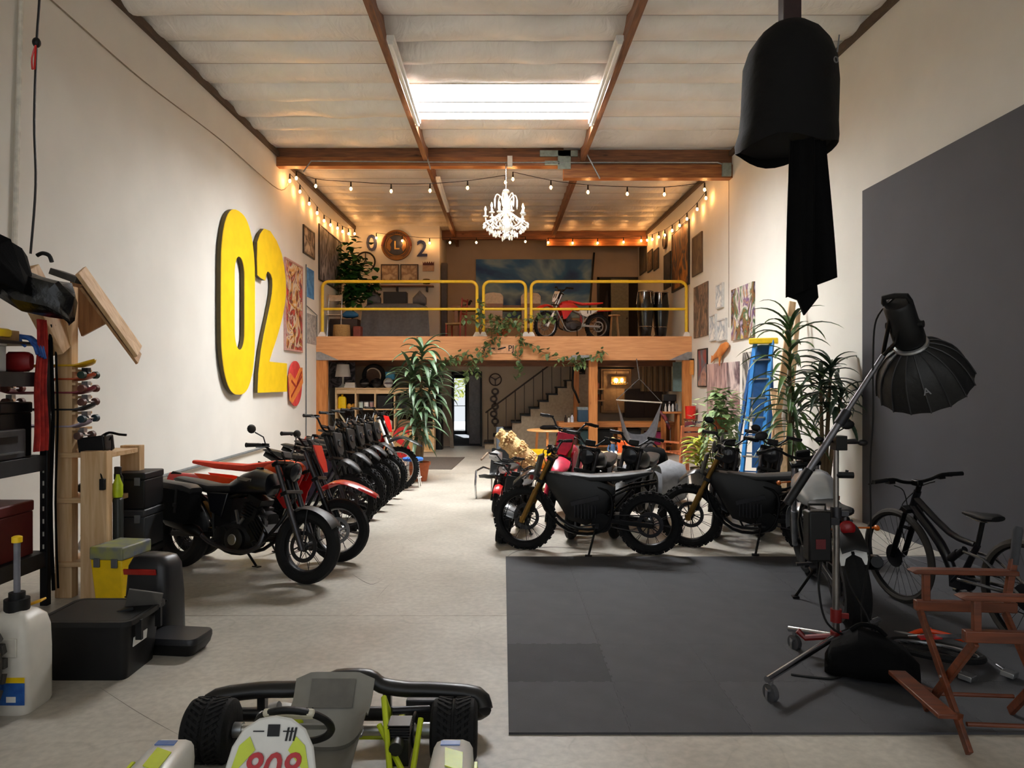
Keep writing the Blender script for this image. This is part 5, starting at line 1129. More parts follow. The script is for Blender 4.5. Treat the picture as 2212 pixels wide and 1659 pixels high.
# ================================================================ go-kart, facing the camera
KX, KY = -.79, 3.34
t = thing('go_kart', 'white and lime go-kart with grey bucket seat in the foreground', 'go-kart', (KX, KY, 0))
LIME = mat('lime_paint', 'c6d62a', .35, var=.05); KWH = mat('kart_white', 'dcdad3', .3, var=.03); KBL = mat('kart_black', '141415', .35)
def KP(x, y, z): return V((x, -y, z))   # local: y forward (towards the camera)
def kwheel(nm, x, y, r, w):
    m = MB(); pr = [(r*.5, -w*.48), (r*.82, -w*.5), (r*.96, -w*.44), (r, -w*.33)]
    for i in range(5): q = -w*.3+w*.6*i/4; pr += [(r, q-.012), (r-.006, q-.006), (r-.006, q), (r, q+.006)]
    pr += [(r, w*.33), (r*.96, w*.44), (r*.82, w*.5), (r*.5, w*.48)]
    m.lathe(pr, 36, (x, y, r), (1, 0, 0))
    for i in range(30):
        for s in (-1, 1): a = 2*pi*i/30; m.box((x+s*w*.2, y+cos(a)*(r-.001), r+sin(a)*(r-.001)), (w*.36, .012, .008), Matrix.Rotation(a-pi/2, 3, 'X') @ Matrix.Rotation(s*.6, 3, 'Z'))
    wl = m.build(nm, RUB, t); s = 1 if x > 0 else -1
    m = MB(); m.lathe([(.02, -w*.3), (r*.5, -w*.42), (r*.52, -w*.47), (r*.45, -w*.2), (r*.45, w*.2), (r*.52, w*.47), (r*.5, w*.42), (.02, w*.3)], 24, (x, y, r), (1, 0, 0)); m.build('rim', ALU, wl)
    m = MB(); m.cyl((x-s*w*.5, y, r), (x-s*(w*.5+.04), y, r), .035, 14); m.build('hub', ALU, wl)
kwheel('rear_wheel', -.565, 0, .14, .21); kwheel('rear_wheel', .565, 0, .14, .21)
kwheel('front_wheel', -.52, -1.06, .125, .13); kwheel('front_wheel', .52, -1.06, .125, .13)
m = MB(); m.cyl((-.46, 0, .14), (.46, 0, .14), .025, 16); m.build('axle', mat('axle_silver', 'b4b2ac', .3, .9), t)
# rear bumper: three humps of moulded plastic with openings
m = MB()
pth = [(-.70, .26, .12), (-.66, .30, .165), (-.45, .33, .185), (-.28, .34, .185), (-.13, .34, .205), (-.06, .345, .245), (.10, .345, .245), (.17, .34, .205), (.30, .34, .185), (.45, .33, .185), (.66, .30, .175), (.70, .26, .12)]
m.tube(pth, .045, 12, k=3, flat=.75); bp = m.build('rear_bumper', KBL, t)
m = MB(); m.tube([(-.70, .26, .12), (-.62, .31, .07), (-.2, .34, .06), (.2, .34, .06), (.62, .31, .07), (.70, .26, .12)], .035, 10, k=3); m.build('lower_bar', KBL, bp)
for x in (-.44, -.16, .20, .46): m = MB(); m.bar((x, .335, .06), (x, .335, .18), .05, .04, (1, 0, 0)); m.build('bumper_post', KBL, bp)
# chassis
m = MB()
for s in (-1, 1): m.tube([(s*.28, .10, .06), (s*.30, -.35, .05), (s*.34, -.75, .05), (s*.26, -1.10, .06), (s*.18, -1.3, .06)], .016, 8, k=3); m.tube([(s*.28, .10, .06), (s*.28, .30, .07)], .016, 8); m.tube([(s*.30, -.2, .06), (s*.62, -.25, .07), (s*.62, -.8, .07), (s*.33, -.8, .06)], .011, 8)
for y in (.10, -.35, -.75, -1.15): m.tube([(-.29, y, .06), (.29, y, .06)], .014, 8)
m.build('chassis', LIME, t)
for a, b in (((.24, -.02, .30), (.34, -.42, .06)), ((.24, -.02, .30), (.28, .10, .07)), ((.235, -.12, .22), (.38, -.30, .08)), ((.42, -.10, .24), (.40, -.28, .06))):
    m = MB(); m.tube([a, b], .013, 8); m.build('seat_stay', LIME, t)
m = MB(); m.bb(-.24, .24, -1.15, -.35, .03, .036); m.build('floor_tray', ALU, t)
# seat
m = MB()
def seat(u, v):
    a = (v-.5)*2; w = .185*(1-.12*(1-u))
    if u < .55: q = u/.55; y = -.52+.40*q; z = .085+.02*q**3
    else: q = (u-.55)/.45; y = -.12+.17*q-.04*(1-q); z = .105+.285*q-.02*max(0, abs(a)-.6)*q*4
    wing = .10*sin(pi*min(1, u*1.15))**.8*(abs(a)**3)
    return (a*w, y-(wing*.9 if u > .5 else 0), z+(wing*1.4 if u <= .75 else wing*.6))
m.grid(seat, 22, 16, (0, .006, -.008)); st = m.build('seat', mat('seat_grey', '8a877f', .35, .0, var=.05), t, smooth=60)
m = MB(); m.grid(lambda u, v: (V(seat(.80+.16*u, .22+.56*v))+V((0, -.012, .004))), 6, 8, (0, .004, 0)); m.build('pad', mat('pad_grey', '6b6861', .6), st)
for x in (-.14, .14): m = MB(); m.cyl((x, -.06, .14), (x, -.02, .15), .008, 8); m.build('seat_bolt', ALU, st)
# engine and brake
m = MB(); m.box((.33, -.12, .13), (.09, .14, .12)); m.box((.33, -.12, .20), (.08, .08, .05)); m.cyl((.33, -.20, .18), (.33, -.26, .18), .03, 12)
for i in range(5): m.box((.33, -.12, .19+i*.012), (.10, .10, .004))
e = m.build('engine', KBL, t, bevel=.004); m = MB(); m.cyl((.27, .02, .22), (.44, .08, .20), .018, 10); m.build('exhaust', STEEL, e)
m = MB(); m.box((.40, .16, .16), (.16, .04, .11)); m.build('radiator', STEEL, t, bevel=.006)
m = MB(); m.torus((.38, 0, .14), (1, 0, 0), .075, .006, 24, 6); m.build('sprocket', STEEL, t)
m = MB(); m.torus((-.34, 0, .14), (1, 0, 0), .07, .012, 24, 6); m.lathe([(.02, -.03), (.05, -.02), (.05, .02), (.02, .03)], 14, (-.28, .04, .20), (1, 0, .2)); m.build('brake', ALU, t)
m = MB(); m.ball((-.26, .09, .20), (.06, .04, .025), 12, 6); m.build('airbox', KWH, t)
# steering wheel
sc = V((.135-.02, -.50, .395)); sc.x = (637-VX)*2.84/FPX-KX; nrm = V((0, .75, .66)).normalized(); sx, sy, _ = basis(nrm)
m = MB(); m.torus(sc, nrm, .142, (.016, .014), 40, 10); sw = m.build('steering_wheel', BLK, t)
up = V((0, -.66, .75)); rt = V((1, 0, 0))
m = MB(); m.bar(sc-up*.142*0+V((-.10, 0, 0))+(-up)*-.11, sc+V((.10, 0, 0))+up*.11, .05, .03, nrm); m.build('top_pad', mat('cream_grip', 'cfc9b5', .5), sw, bevel=.012)
for k in range(3): m = MB(); m.bar(sc+V((.035+k*.022, 0, 0))+up*.095+nrm*.0165, sc+V((.045+k*.022, 0, 0))+up*.125+nrm*.0165, .006, .003, nrm); m.build('grip_stripe', BLK, sw)
m = MB()
for s in (-1, 1): m.bar(sc, sc+V((s*.135, 0, 0)), .04, .008, nrm)
m.bar(sc, sc-up*.135, .05, .008, nrm); m.build('spoke', ALU, sw)
m = MB(); m.cyl(sc-nrm*.02, sc+nrm*.02, .03, 16); m.build('wheel_boss', LIME, sw)
m = MB(); m.tube([sc, V((sc.x*.8, -1.02, .12))], .012, 8); m.build('steering_column', LIME, t)
# front panel with number
pc = V(((583-VX)*2.60/FPX-KX, -.76, .30)); ph = V((0, .36, .93)).normalized()
out = [(-.165, -.22), (-.165, .06), (-.15, .13), (-.115, .19), (-.06, .225), (.0, .235), (.06, .225), (.115, .19), (.15, .13), (.165, .06), (.165, -.22)]
m = MB(); m.prism(out, pc, (1, 0, 0), ph, (0, .014, -.006)); np_ = m.build('front_panel', KWH, t, bevel=.008)
pn = V((1, 0, 0)).cross(ph); pn = pn if pn.y < 0 else -pn
def onp(poly, m_, nm, z=.002): m = MB(); m.prism(poly, pc+pn*z, (1, 0, 0), ph, pn*.003); return m.build(nm, m_, np_)
for s in (-1, 1):
    onp([(s*.148, .03), (s*.12, .135), (s*.085, .165), (s*.06, .12), (s*.115, .06)], LIME, 'lime_patch')
    onp([(s*.075, .18), (s*.035, .18), (s*.035, .184), (s*.075, .184)], BLK, 'pinstripe')
onp([(-.022, .165), (.022, .165), (.022, .205), (-.022, .205)], BLK, 'badge')
for k in range(3): onp([(.045+k*.014, .150), (.052+k*.014, .150), (.058+k*.014, .195), (.051+k*.014, .195)], BLK, 'stripe')
text('number', '808', .145, mat('number_red', 'b5101c', .4), np_, frame3(pc+pn*.006+ph*.055, (1, 0, 0), ph), .003, sx=.95, shear=.2)
# side pods
for s, nm in ((-1, 'l'), (1, 'r')):
    m = MB(); m.hull([(-.30, .17, .07, .075), (-.36, .17, .085, .105), (-.70, .16, .10, .10), (-.92, .14, .085, .075), (-.98, .13, .05, .04)], 14, 4)
    m.v = [(s*.585-y*s*1.-.0, x, z) for x, y, z in m.v]
    pd = m.build('side_pod', KWH, t)
    m = MB(); m.prism([(-.40, .0), (-.48, .085), (-.66, .075), (-.60, -.02)], (s*.677, 0, .16), (0, 1, 0), (0, 0, 1), (s*.012, 0, 0)); m.build('lime_patch', LIME, pd)
    m = MB(); m.prism([(-.03, -.42), (.045, -.46), (.05, -.60), (-.02, -.56)], (s*.585, 0, .269), (1, 0, 0), (0, 1, 0), (0, 0, .004)); m.build('pod_stripe', LIME, pd)
    m = MB(); m.prism([(-.05, -.37), (.03, -.37), (.03, -.405), (-.05, -.405)], (s*.585, 0, .2715), (1, 0, 0), (0, 1, 0), (0, 0, .004)); m.build('blue_stripe', mat('pod_blue', '5a78b4', .4), pd)
# nose and front bumper
m = MB(); m.hull([(-.52, .15, .04, .05), (-.42, .15, .12, .08), (0, .16, .17, .09), (.42, .15, .12, .08), (.52, .15, .04, .05)], 14, 3); m.v = [(x, y-1.38, z) for x, y, z in m.v]; m.build('nose_cone', KWH, t)
# ================================================================ loft furnishings (floor at z = 2.91)
ZL = 2.905
def X(px, Y): return (px-VX)*Y/FPX
def Z(py, Y): return EYE-(py-VY)*Y/FPX
RAILY = mat('rail_yellow', 'e8c22a', .4, var=.05)
YR = 17.72
for px0, px1, lb in ((693, 1034, 'long yellow guard rail section on the left of the loft edge'), (1041, 1139, 'short middle yellow guard rail section of the loft edge'), (1144, 1486, 'long yellow guard rail section on the right, before the motocross bike')):
    x0, x1 = X(px0, YR)+.04, X(px1, YR)-.04; zt, zm = 4.28, 3.60
    t = thing('guard_rail', lb, 'railing', ((x0+x1)/2, YR, ZL), 0, 'yellow guard rail sections'); x0 -= t.location.x; x1 -= t.location.x; zt -= ZL; zm -= ZL; q = .16
    arc = lambda cx, cz, a0, a1: [(cx+q*cos(R(a0+(a1-a0)*i/5)), 0, cz+q*sin(R(a0+(a1-a0)*i/5))) for i in range(6)]
    m = MB(); m.tube([(x0, 0, .02), (x0, 0, zt-q)]+arc(x0+q, zt-q, 180, 90)+arc(x1-q, zt-q, 90, 0)+[(x1, 0, .02)], .038, 10); m.build('frame', RAILY, t)
    m = MB(); m.tube([(x0, 0, zm), (x1, 0, zm)], .033, 10); m.build('mid_rail', RAILY, t)
    for x in (x0, x1):
        m = MB(); m.loops([[(x-a, -b, z), (x+a, -b, z), (x+a, b, z), (x-a, b, z)] for z, a, b in ((0, .10, .08), (.02, .10, .08), (.13, .045, .045))]); m.build('foot_socket', WHT, t, bevel=.006)
# loft back: painting, doorway
def flatpic(name, label, cat, x0, x1, z0, z1, y, m_, fr=None, fw=.03, d=.04, group=None, face=-1):
    """picture on a wall that faces the camera"""
    t = thing(name, label, cat, ((x0+x1)/2, y, (z0+z1)/2), 0, group); w, h = (x1-x0)/2, (z1-z0)/2
    MB().bb(-w+(fw if fr else 0), w-(fw if fr else 0), -d*.6, 0, -h+(fw if fr else 0), h-(fw if fr else 0)).build('canvas', m_, t)
    if fr:
        m = MB(); m.ring([(-w, -h), (w, -h), (w, h), (-w, h)], [(-w+fw, -h+fw), (w-fw, -h+fw), (w-fw, h-fw), (-w+fw, h-fw)], (0, -d, 0), (1, 0, 0), (0, 0, 1), (0, d, 0)); m.build('frame', fr, t, bevel=.003)
    return t
SKYP = art('sky_painting', ['16305a', '23508c', '3a74b0', '8fb0c4', '2a5288', '1a3462'], .55, 1.2, (1, 1, 1.7))
flatpic('sky_painting', 'wide dark blue painting of a cloudy sky on the loft back wall', 'painting', X(1028, 24.4), X(1278, 24.4), 4.0, Z(560, 24.4), 24.44, SKYP, None, d=.05)
t = thing('loft_doorway', 'dark framed doorway at the right end of the loft back wall', 'door', (X(1337, 24.4), 24.44, ZL)); w_ = .74
m = MB(); m.bb(-w_, -w_+.08, -.06, 0, 0, 2.48); m.bb(w_-.08, w_, -.06, 0, 0, 2.48); m.bb(-w_, w_, -.06, 0, 2.40, 2.48); m.build('frame', BLK, t)
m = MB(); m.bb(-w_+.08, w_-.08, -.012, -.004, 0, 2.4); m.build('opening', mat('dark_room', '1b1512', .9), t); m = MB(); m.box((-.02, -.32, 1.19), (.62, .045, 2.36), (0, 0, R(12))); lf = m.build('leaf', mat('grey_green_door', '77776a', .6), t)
m = MB(); m.cyl((.22, -.30, 1.05), (.22, -.36, 1.05), .03, 10); m.build('knob', STEEL, lf)
tag(MB().hull([(-.95, 0, .02, .01), (-.7, 0, .17, .03), (0, 0, .25, .035), (.6, 0, .2, .03), (.98, 0, .03, .01)], 12, 2.2, 2).build('surfboard', mat('dark_board', '2c211c', .4)), 'dark surfboard standing in front of the loft doorway', 'surfboard').location = (X(1308, 23.9), 23.95, ZL+.98)
o = COL.objects['surfboard']; o.rotation_euler = (0, .06, R(8))
tag(MB().bar((X(1266, 24), 23.9, ZL), (X(1284, 24.3), 24.38, Z(545, 24.3)), .06, .06).build('leaning_pole', BLK), 'dark pole leaning on the loft back wall beside the sky painting', 'pole')
tag(MB().bb(X(954, 22.3), X(966, 22.3), 22.2, 22.5, ZL, 5.5).build('standing_board', mat('grey_board', '4c4648', .6)), 'tall dark board standing at the partition end on the loft', 'board')
# partition wall decoration
YP = 21.89
BLUN = mat('blue_letter', '26345f', .5, var=.1)
def numeral(body, px, py, h, lb, m_=BLUN, name='wall_numeral', Y=YP, ext=.02):
    t = thing(name, lb, 'sign', (X(px, Y), Y-.02, Z(py, Y))); text('character', body, h*1.38, m_, t, frame3((0, 0, 0), (1, 0, 0), (0, 0, 1)), ext); return t
numeral('0', 803, 527, .50, 'blue numeral zero on the loft partition wall, left of the round emblem'); numeral('2', 912, 539, .50, 'blue numeral two on the loft partition wall, right of the round emblem')
t = thing('round_emblem', 'round gold and blue emblem with a letter L on the loft partition wall', 'sign', (X(857, YP), YP, Z(530, YP)))
GOLDP = mat('emblem_gold', '7d5524', .5); r_ = .47
m = MB(); m.cyl((0, 0, 0), (0, -.03, 0), r_, 40); m.build('disc', mat('emblem_brown', '50321a', .5), t)
m = MB(); m.torus((0, -.03, 0), (0, 1, 0), r_-.025, .022, 40, 8); m.torus((0, -.03, 0), (0, 1, 0), .33, .014, 36, 6); m.build('rim', GOLDP, t)
m = MB(); m.cyl((0, -.03, 0), (0, -.045, 0), .30, 36); ct = m.build('centre', mat('emblem_blue', '232b3e', .5), t)
for s in (-1, 1):
    m = MB(); m.prism([(s*.12, .14), (s*.2, .22), (s*.29, .08), (s*.3, -.08), (s*.2, -.2), (s*.16, -.08), (s*.2, .02)], (0, -.047, 0), (1, 0, 0), (0, 0, 1), (0, -.012, 0)); m.build('side_profile', GOLDP, ct)
    m = MB(); m.prism([(s*.30, .30), (s*.36, .26), (s*.47, -.02), (s*.42, -.04)], (0, -.035, 0), (1, 0, 0), (0, 0, 1), (0, -.02, 0)); m.build('red_wing', mat('emblem_red', '5c1a12', .5), t)
text('letter', 'L', .36, mat('emblem_cream', 'b99a5a', .5), ct, frame3((.0, -.05, -.02), (1, 0, 0), (0, 0, 1)), .01)
m = MB(); m.prism([(-.2, -.34), (.2, -.34), (.16, -.40), (0, -.44), (-.16, -.40)], (0, -.035, 0), (1, 0, 0), (0, 0, 1), (0, -.01, 0)); m.build('lower_scroll', GOLDP, t)
for i in range(5): m = MB(); m.box((-.14+i*.07, -.036, .375-.02*abs(i-2)), (.03, .012, .05)); m.build('bead', mat('emblem_dark', '2e2013', .5), t)
t = thing('steering_wheel', 'black steering wheel hung on the loft partition wall behind the plant', 'steering wheel', (X(790, YP), YP-.05, Z(566, YP)))
m = MB(); m.torus((0, 0, 0), (0, 1, 0), .29, .026, 36, 8); m.build('rim', BLK, t); m = MB(); m.cyl((0, .0, 0), (0, .05, 0), .05, 16)
for a in (90, 210, 330): m.bar((0, .02, 0), (cos(R(a))*.28, .0, sin(R(a))*.28), .035, .008, (0, 1, 0))
m.build('spokes', STEEL, t)
CREAM = art('sketch_paper', ['c9b8a0', 'c2ae95', '8d7560', 'c9b8a0', 'cbbba4'], 4, .6)
flatpic('picture_frame', 'left of two thin framed sketches on the loft partition shelf', 'picture', X(823, YP), X(862, YP), Z(612, YP), Z(571, YP), YP, CREAM, mat('frame_dark', '2c1c14', .5), group='framed sketches on the loft')
flatpic('picture_frame', 'right of two thin framed sketches on the loft partition shelf', 'picture', X(865, YP), X(904, YP), Z(612, YP), Z(571, YP), YP, CREAM, MATS['frame_dark'], group='framed sketches on the loft')
t = flatpic('pennant_plaque', 'small plaque with a dark red toothed top edge beside the blue numeral two', 'plaque', X(913, YP), X(938, YP), Z(586, YP), Z(572, YP), YP, mat('plaque_pink', 'a98d78', .6))
m = MB(); m.prism([(-.17, .08), (.17, .08), (.17, .20)]+[(.17-.34*i/10, .20 if i % 2 == 0 else .14) for i in range(1, 10)]+[(-.17, .20)], (0, -.03, 0), (1, 0, 0), (0, 0, 1), (0, .03, 0)); m.build('toothed_top', mat('plaque_red', '4a1616', .5), t)
tag(MB().lathe([(.0, 0), (.10, 0), (.14, .08), (.10, .14), (.0, .14)], 18, (X(921, 21.7), 21.72, Z(613, 21.7))).build('clay_pot', mat('dark_clay', '3a2a20', .7)), 'small dark pot on the shelf under the pennant plaque', 'pot')
t = thing('wall_shelf', 'dark wooden shelf along the loft partition wall', 'shelf', (X(858, 21.7), 21.72, Z(617, 21.7)))
m = MB(); m.bb(-1.1, 1.1, -.16, .16, -.03, .0); m.build('board', GLUX, t)
for x in (-.9, 0, .9): m = MB(); m.bb(x-.02, x+.02, -.12, .16, -.18, -.03); m.build('bracket', BLKM, t)
# draped furniture
GRC = mat('grey_drape', '5b5a5c', .9, bump=.1, bscale=20)
t = thing('draped_piano', 'bulky furniture under a grey cloth on the left of the loft', 'furniture', (X(858, 19.6), 19.6, ZL))
m = MB()
def dr(u, v):
    a = (u-.5)*2; w = .86
    x = a*w; fold = .035*sin(a*13+v*2)*v
    if v < .25: y = .35-.7*v/.25; z = 1.02
    else: q = (v-.25)/.75; y = -.36-.10*q-fold; z = 1.02-q*.98
    return (x*(1+.10*v), y, z-.12*abs(a)**6)
m.grid(dr, 44, 14, (0, .012, 0)); m.build('cloth', GRC, t)
m = MB(); m.bb(-.78, .78, -.30, .32, 0, .99); m.build('body', BLK, t)
m = MB(); m.bb(-.35, .28, -.20, .10, 1.02, 1.34); m.build('screen', BLK, t, bevel=.01)
for s in (-1, 1): m = MB(); m.hull([(-.18, 1.1, .10, .10), (0, 1.2, .18, .2), (.18, 1.1, .10, .10)], 12, 2.2); m.v = [(x+s*.62, y-.05, z) for x, y, z in m.v]; m.build('cloth_bundle', GRC, t)
tag(MB().lathe([(.0, 0), (.20, 0), (.22, .03), (.21, .34), (.19, .34), (.18, .05), (.0, .04)], 24, (X(738, 18.2), 18.2, ZL)).build('wicker_basket', mat('wicker', 'b8945c', .8, h2='8d6a3c', scale=40, stretch=(1, 1, 4))), 'round tan wicker basket at the left end of the loft edge', 'basket')
tag(MB().bb(X(766, 18.6), X(782, 18.6), 18.4, 18.7, ZL, ZL+.33).build('crate_red', mat('brick_red', '7e3a2c', .6), bevel=.01), 'small brick red box beside the basket on the loft', 'box')
COL.objects['crate_red'].name = 'storage_box'
tag(MB().hull([(-.2, .1, .06, .05), (-.1, .12, .12, .10), (.1, .12, .12, .09), (.2, .1, .06, .04)], 12, 2.3).build('blue_bundle', mat('blue_cloth', '1c5a86', .8)), 'blue cloth bundle on the dark cabinet behind the railing', 'bundle').location = (-4.0, 18.85, ZL+.55)
t = thing('cabinet', 'dark low cabinet behind the loft basket', 'cabinet', (-4.08, 18.85, ZL)); MB().bb(-.42, .30, -.2, .25, 0, .54).build('body', mat('dark_brown_wood', '33231a', .6), t, bevel=.006)
for x in (-.24, .12): m = MB(); m.bb(x-.16, x+.16, -.212, -.2, .05, .5); d_ = m.build('door', mat('dark_brown_wood', '33231a', .6), t); MB().ball((x+.12, -.22, .28), .012, 8, 6).build('knob', ALU, d_)
t = thing('folding_chair', 'pale folding chair frame at the far left of the loft', 'chair', (X(722, 18.3), 18.35, ZL))
for s in (-1, 1): m = MB(); m.tube([(s*.17, .1, 1.15), (s*.17, -.12, .0)], .014, 6); m.tube([(s*.17, -.1, .62), (s*.17, .2, .0)], .014, 6); m.build('leg', ALU, t)
MB().box((0, -.02, .60), (.36, .32, .025)).build('seat', mat('pale_seat', 'b9a994', .6), t); MB().box((0, .09, 1.05), (.34, .02, .16), (-.2, 0, 0)).build('backrest', mat('pale_seat', 'b9a994', .6), t)
# conga drums
t0 = None
for px, Y, lb in ((1394, 19.0, 'left black conga drum at the right end of the loft'), (1427, 19.2, 'right black conga drum at the right end of the loft')):
    if t0 is None:
        t0 = t = thing('conga_drum', lb, 'drum', (X(px, Y), Y, ZL+.06), 0, 'conga drums on the loft')
        MB().lathe([(.0, .05), (.14, .05), (.17, .25), (.21, .65), (.225, .85), (.19, 1.18), (.185, 1.24), (.0, 1.24)], 28).build('shell', mat('drum_black', '121214', .15, coat=.5), t)
        m = MB(); m.torus((0, 0, 1.22), (0, 0, 1), .197, .014, 28, 8); m.torus((0, 0, .30), (0, 0, 1), .180, .012, 28, 8); h_ = m.build('hoop', CHR, t); MB().lathe([(.0, 1.242), (.185, 1.242), (.185, 1.25), (.0, 1.252)], 24).build('drum_head', mat('drum_skin', 'c9b99c', .6), t)
        for k in range(6): a = 2*pi*k/6; MB().tube([(cos(a)*.20, sin(a)*.20, 1.2), (cos(a)*.235, sin(a)*.235, .9)], .008, 6).build('tuning_lug', CHR, h_)
        for k in range(3): a = 2*pi*k/3+.3; MB().tube([(cos(a)*.14, sin(a)*.14, .1), (cos(a)*.24, sin(a)*.24, -.06)], .014, 6).build('stand_leg', BLKM, t)
    else: dup(t0, (X(px, Y), Y, ZL+.06), .4, lb)
# dining table, upholstered chairs
TBW = mat('brown_table', '8a5a36', .5); CUSH = mat('cream_cushion', 'c5ad92', .8); STRP = art('striped_cushion', ['bfa68c', '7d6258', 'c9b59c', '8b6f66', 'c5ad92'], 3.2, .3, (3, .2, .2), 'wave')
t = thing('dining_table', 'long brown dining table on the loft behind the railing', 'table', (X(1070, 20.6), 20.6, ZL)); 
MB().bb(-1.25, 1.15, -.4, .4, .96, 1.06).build('tabletop', TBW, t, bevel=.008)
for x in (-1.1, 1.0):
    for y in (-.32, .32): MB().bb(x-.05, x+.05, y-.05, y+.05, 0, .96).build('leg', TBW, t)
tag(MB().tube([(-.35, 0, .01), (-.1, 0, .02), (.0, 0, .06), (.06, 0, .16), (.10, 0, .12)], [.02, .03, .05, .03, .012], 8, k=3).build('bird_sculpture', BLK), 'black bird-shaped ornament on the left end of the loft table', 'ornament').location = (X(1012, 20.4), 20.45, ZL+1.06)
uc = None
for px, lb in ((1066, 'cream upholstered chair at the loft table, left of the railing gap'), (1146, 'cream upholstered chair at the loft table behind the motocross front wheel')):
    Y = 19.8
    if uc is None:
        uc = t = thing('upholstered_chair', lb, 'chair', (X(px, Y), Y, ZL), 0, 'upholstered loft chairs')
        MB().hull([(-.03, 0, .24, .23), (.03, 0, .24, .23)], 14, 4, 1) if False else None
        m = MB(); m.prism([(-.27, 0), (.27, 0), (.27, .22), (.2, .30), (0, .33), (-.2, .30), (-.27, .22)], (0, -.22, 1.02), (1, 0, 0), (0, 0, 1), (0, .07, 0)); m.build('back_cushion', CUSH, t, bevel=.015)
        MB().bb(-.26, .26, -.235, -.16, .93, 1.04).build('back_rail', TBW, t, bevel=.006); MB().bb(-.25, .25, -.23, -.17, .60, .93).build('striped_panel', STRP, t, bevel=.01); MB().bb(-.26, .26, -.22, .24, .36, .50).build('seat', CUSH, t, bevel=.02)
        for x in (-.23, .23):
            for y in (-.19, .21): MB().bb(x-.025, x+.025, y-.025, y+.025, 0, .37).build('leg', TBW, t)
    else: dup(uc, (X(px, Y), Y, ZL), 0, lb)
t = thing('red_chair', 'thin red wooden chair at the left end of the loft table', 'chair', (X(985, 19.2), 19.2, ZL), R(70)); RW = mat('red_wood', '8c3024', .5)
for x in (-.18, .18): MB().tube([(x, -.2, 0), (x, -.2, .45), (x, -.26, 1.12)], .022, 7).build('back_post', RW, t); MB().bar((x, .2, 0), (x, .2, .44), .04).build('leg', RW, t)
MB().bb(-.21, .21, -.22, .22, .43, .47).build('seat', mat('woven_seat', '9a7b50', .8), t)
for z in (.7, .88, 1.05): MB().box((0, -.22-(z-.45)*.09, z), (.36, .02, .05)).build('back_slat', RW, t)
t = thing('wooden_stool', 'tan wooden stool behind the rear wheel of the loft motocross bike', 'stool', (X(1327, 19.6), 19.6, ZL)); MB().cyl((0, 0, .70), (0, 0, .73), .16, 18).build('seat', PINE, t)
for k in range(4): a = pi/4+k*pi/2; MB().tube([(cos(a)*.1, sin(a)*.1, .70), (cos(a)*.17, sin(a)*.17, 0)], .014, 6).build('leg', PINE, t)
# sign on the beam, partly behind the vine
t = thing('beam_sign', 'pale wooden strip with black letters PJ on the loft beam', 'sign', (X(1080, 17.44), 17.44, Z(753, 17.44))); MB().bb(-.48, .36, -.012, 0, -.115, .10).build('board', mat('sign_pale', 'dfa77c', .6), t, bevel=.003)
text('letters', 'PJ', .20, BLK, t, frame3((.27, -.014, .0), (1, 0, 0), (0, 0, 1)), .004); MB().bar((-.05, -.016, -.02), (.14, -.016, .03), .006, .035).build('stroke', BLK, t); MB().bb(-.40, -.37, -.018, -.012, -.07, .05).build('stroke', BLK, t); MB().bb(-.30, -.12, -.018, -.012, -.01, .02).build('stroke', BLK, t)
# ================================================================ under the loft and the seating area
# ---- cube shelf
SX0, SY, PIT = -4.27, 18.35, .50
SHW = wood('shelf_pine', 'cfa878', 'e6c79b', 0, knots=False)
t = thing('cube_shelf', 'pale pine cube shelf under the left side of the loft', 'shelf', (SX0, SY, 0))
for i in range(6): MB().bb(i*PIT-.018, i*PIT+.018, 0, .40, 0, 1.66).build('upright', SHW, t, bevel=.003)
for j in range(4): MB().bb(-.018, 5*PIT+.018, -.005, .40, .03+j*.535-.018, .03+j*.535+.018).build('shelf_board', SHW, t, bevel=.003)
MB().bb(0, 5*PIT, .40, .41, 0, 1.64).build('back_panel', mat('dark_back', '2a211c', .8), t)
for i in range(5): MB().bb(i*PIT+.02, (i+1)*PIT-.02, .015, .03, .05, .545).build('door', wood('door_pine', 'c99d62', 'dfb67e', 2), t)
for i in range(5): MB().bb(i*PIT+.02, (i+1)*PIT-.02, .02, .035, 1.50, 1.615).build('fascia', SHW, t)
def on(i, j): return V((SX0+(i+.5)*PIT, SY+.16, .03+j*.535+.019))
t = thing('plastic_jug', 'yellow jug in the top left cube of the pine shelf', 'jug', on(0, 2)+V((-.12, 0, 0)))
MB().loops([[(x*q, y*q, z) for x, y in rrect(.2, .16, .04)] for z, q in ((0, .97), (.02, 1), (.26, 1), (.31, .7))]).build('body', YEL, t); MB().cyl((0, 0, .31), (0, 0, .36), .03, 12).build('cap', YEL, t)
for k in range(2): tag(MB().ball(on(0, 2)+V((.06+k*.11, 0, .06)), (.06, .05, .07), 10, 8).build('yellow_toy', mat('amber_toy', 'e0a53a', .5)), ('left', 'right')[k]+' small amber figure beside the yellow jug in the cube shelf', 'toy')
for k in range(3): 
    t = thing('paint_jar', ('left', 'middle', 'right')[k]+' jar of three in the second cube of the top shelf row', 'jar', on(1, 2)+V((-.14+k*.14, 0, 0)), 0, 'jars in the cube shelf'); MB().lathe([(.0, 0), (.055, 0), (.058, .02), (.058, .16), (.0, .16)], 16).build('body', (mat('pale_teal', 'b9c9c0', .5), WHT, mat('jar_rose', 'b08a86', .5))[k], t); MB().cyl((0, 0, .16), (0, 0, .185), .06, 16).build('lid', GRYP, t)
for i, lb in ((2, 'black storage bin in the third cube of the top shelf row'), (3, 'black storage bin in the fourth cube, next to the tall plant')): tag(MB().box(on(i, 2)+V((0, .0, .17)), (.40, .26, .34)).build('storage_bin', BLK, bevel=.01), lb, 'bin')
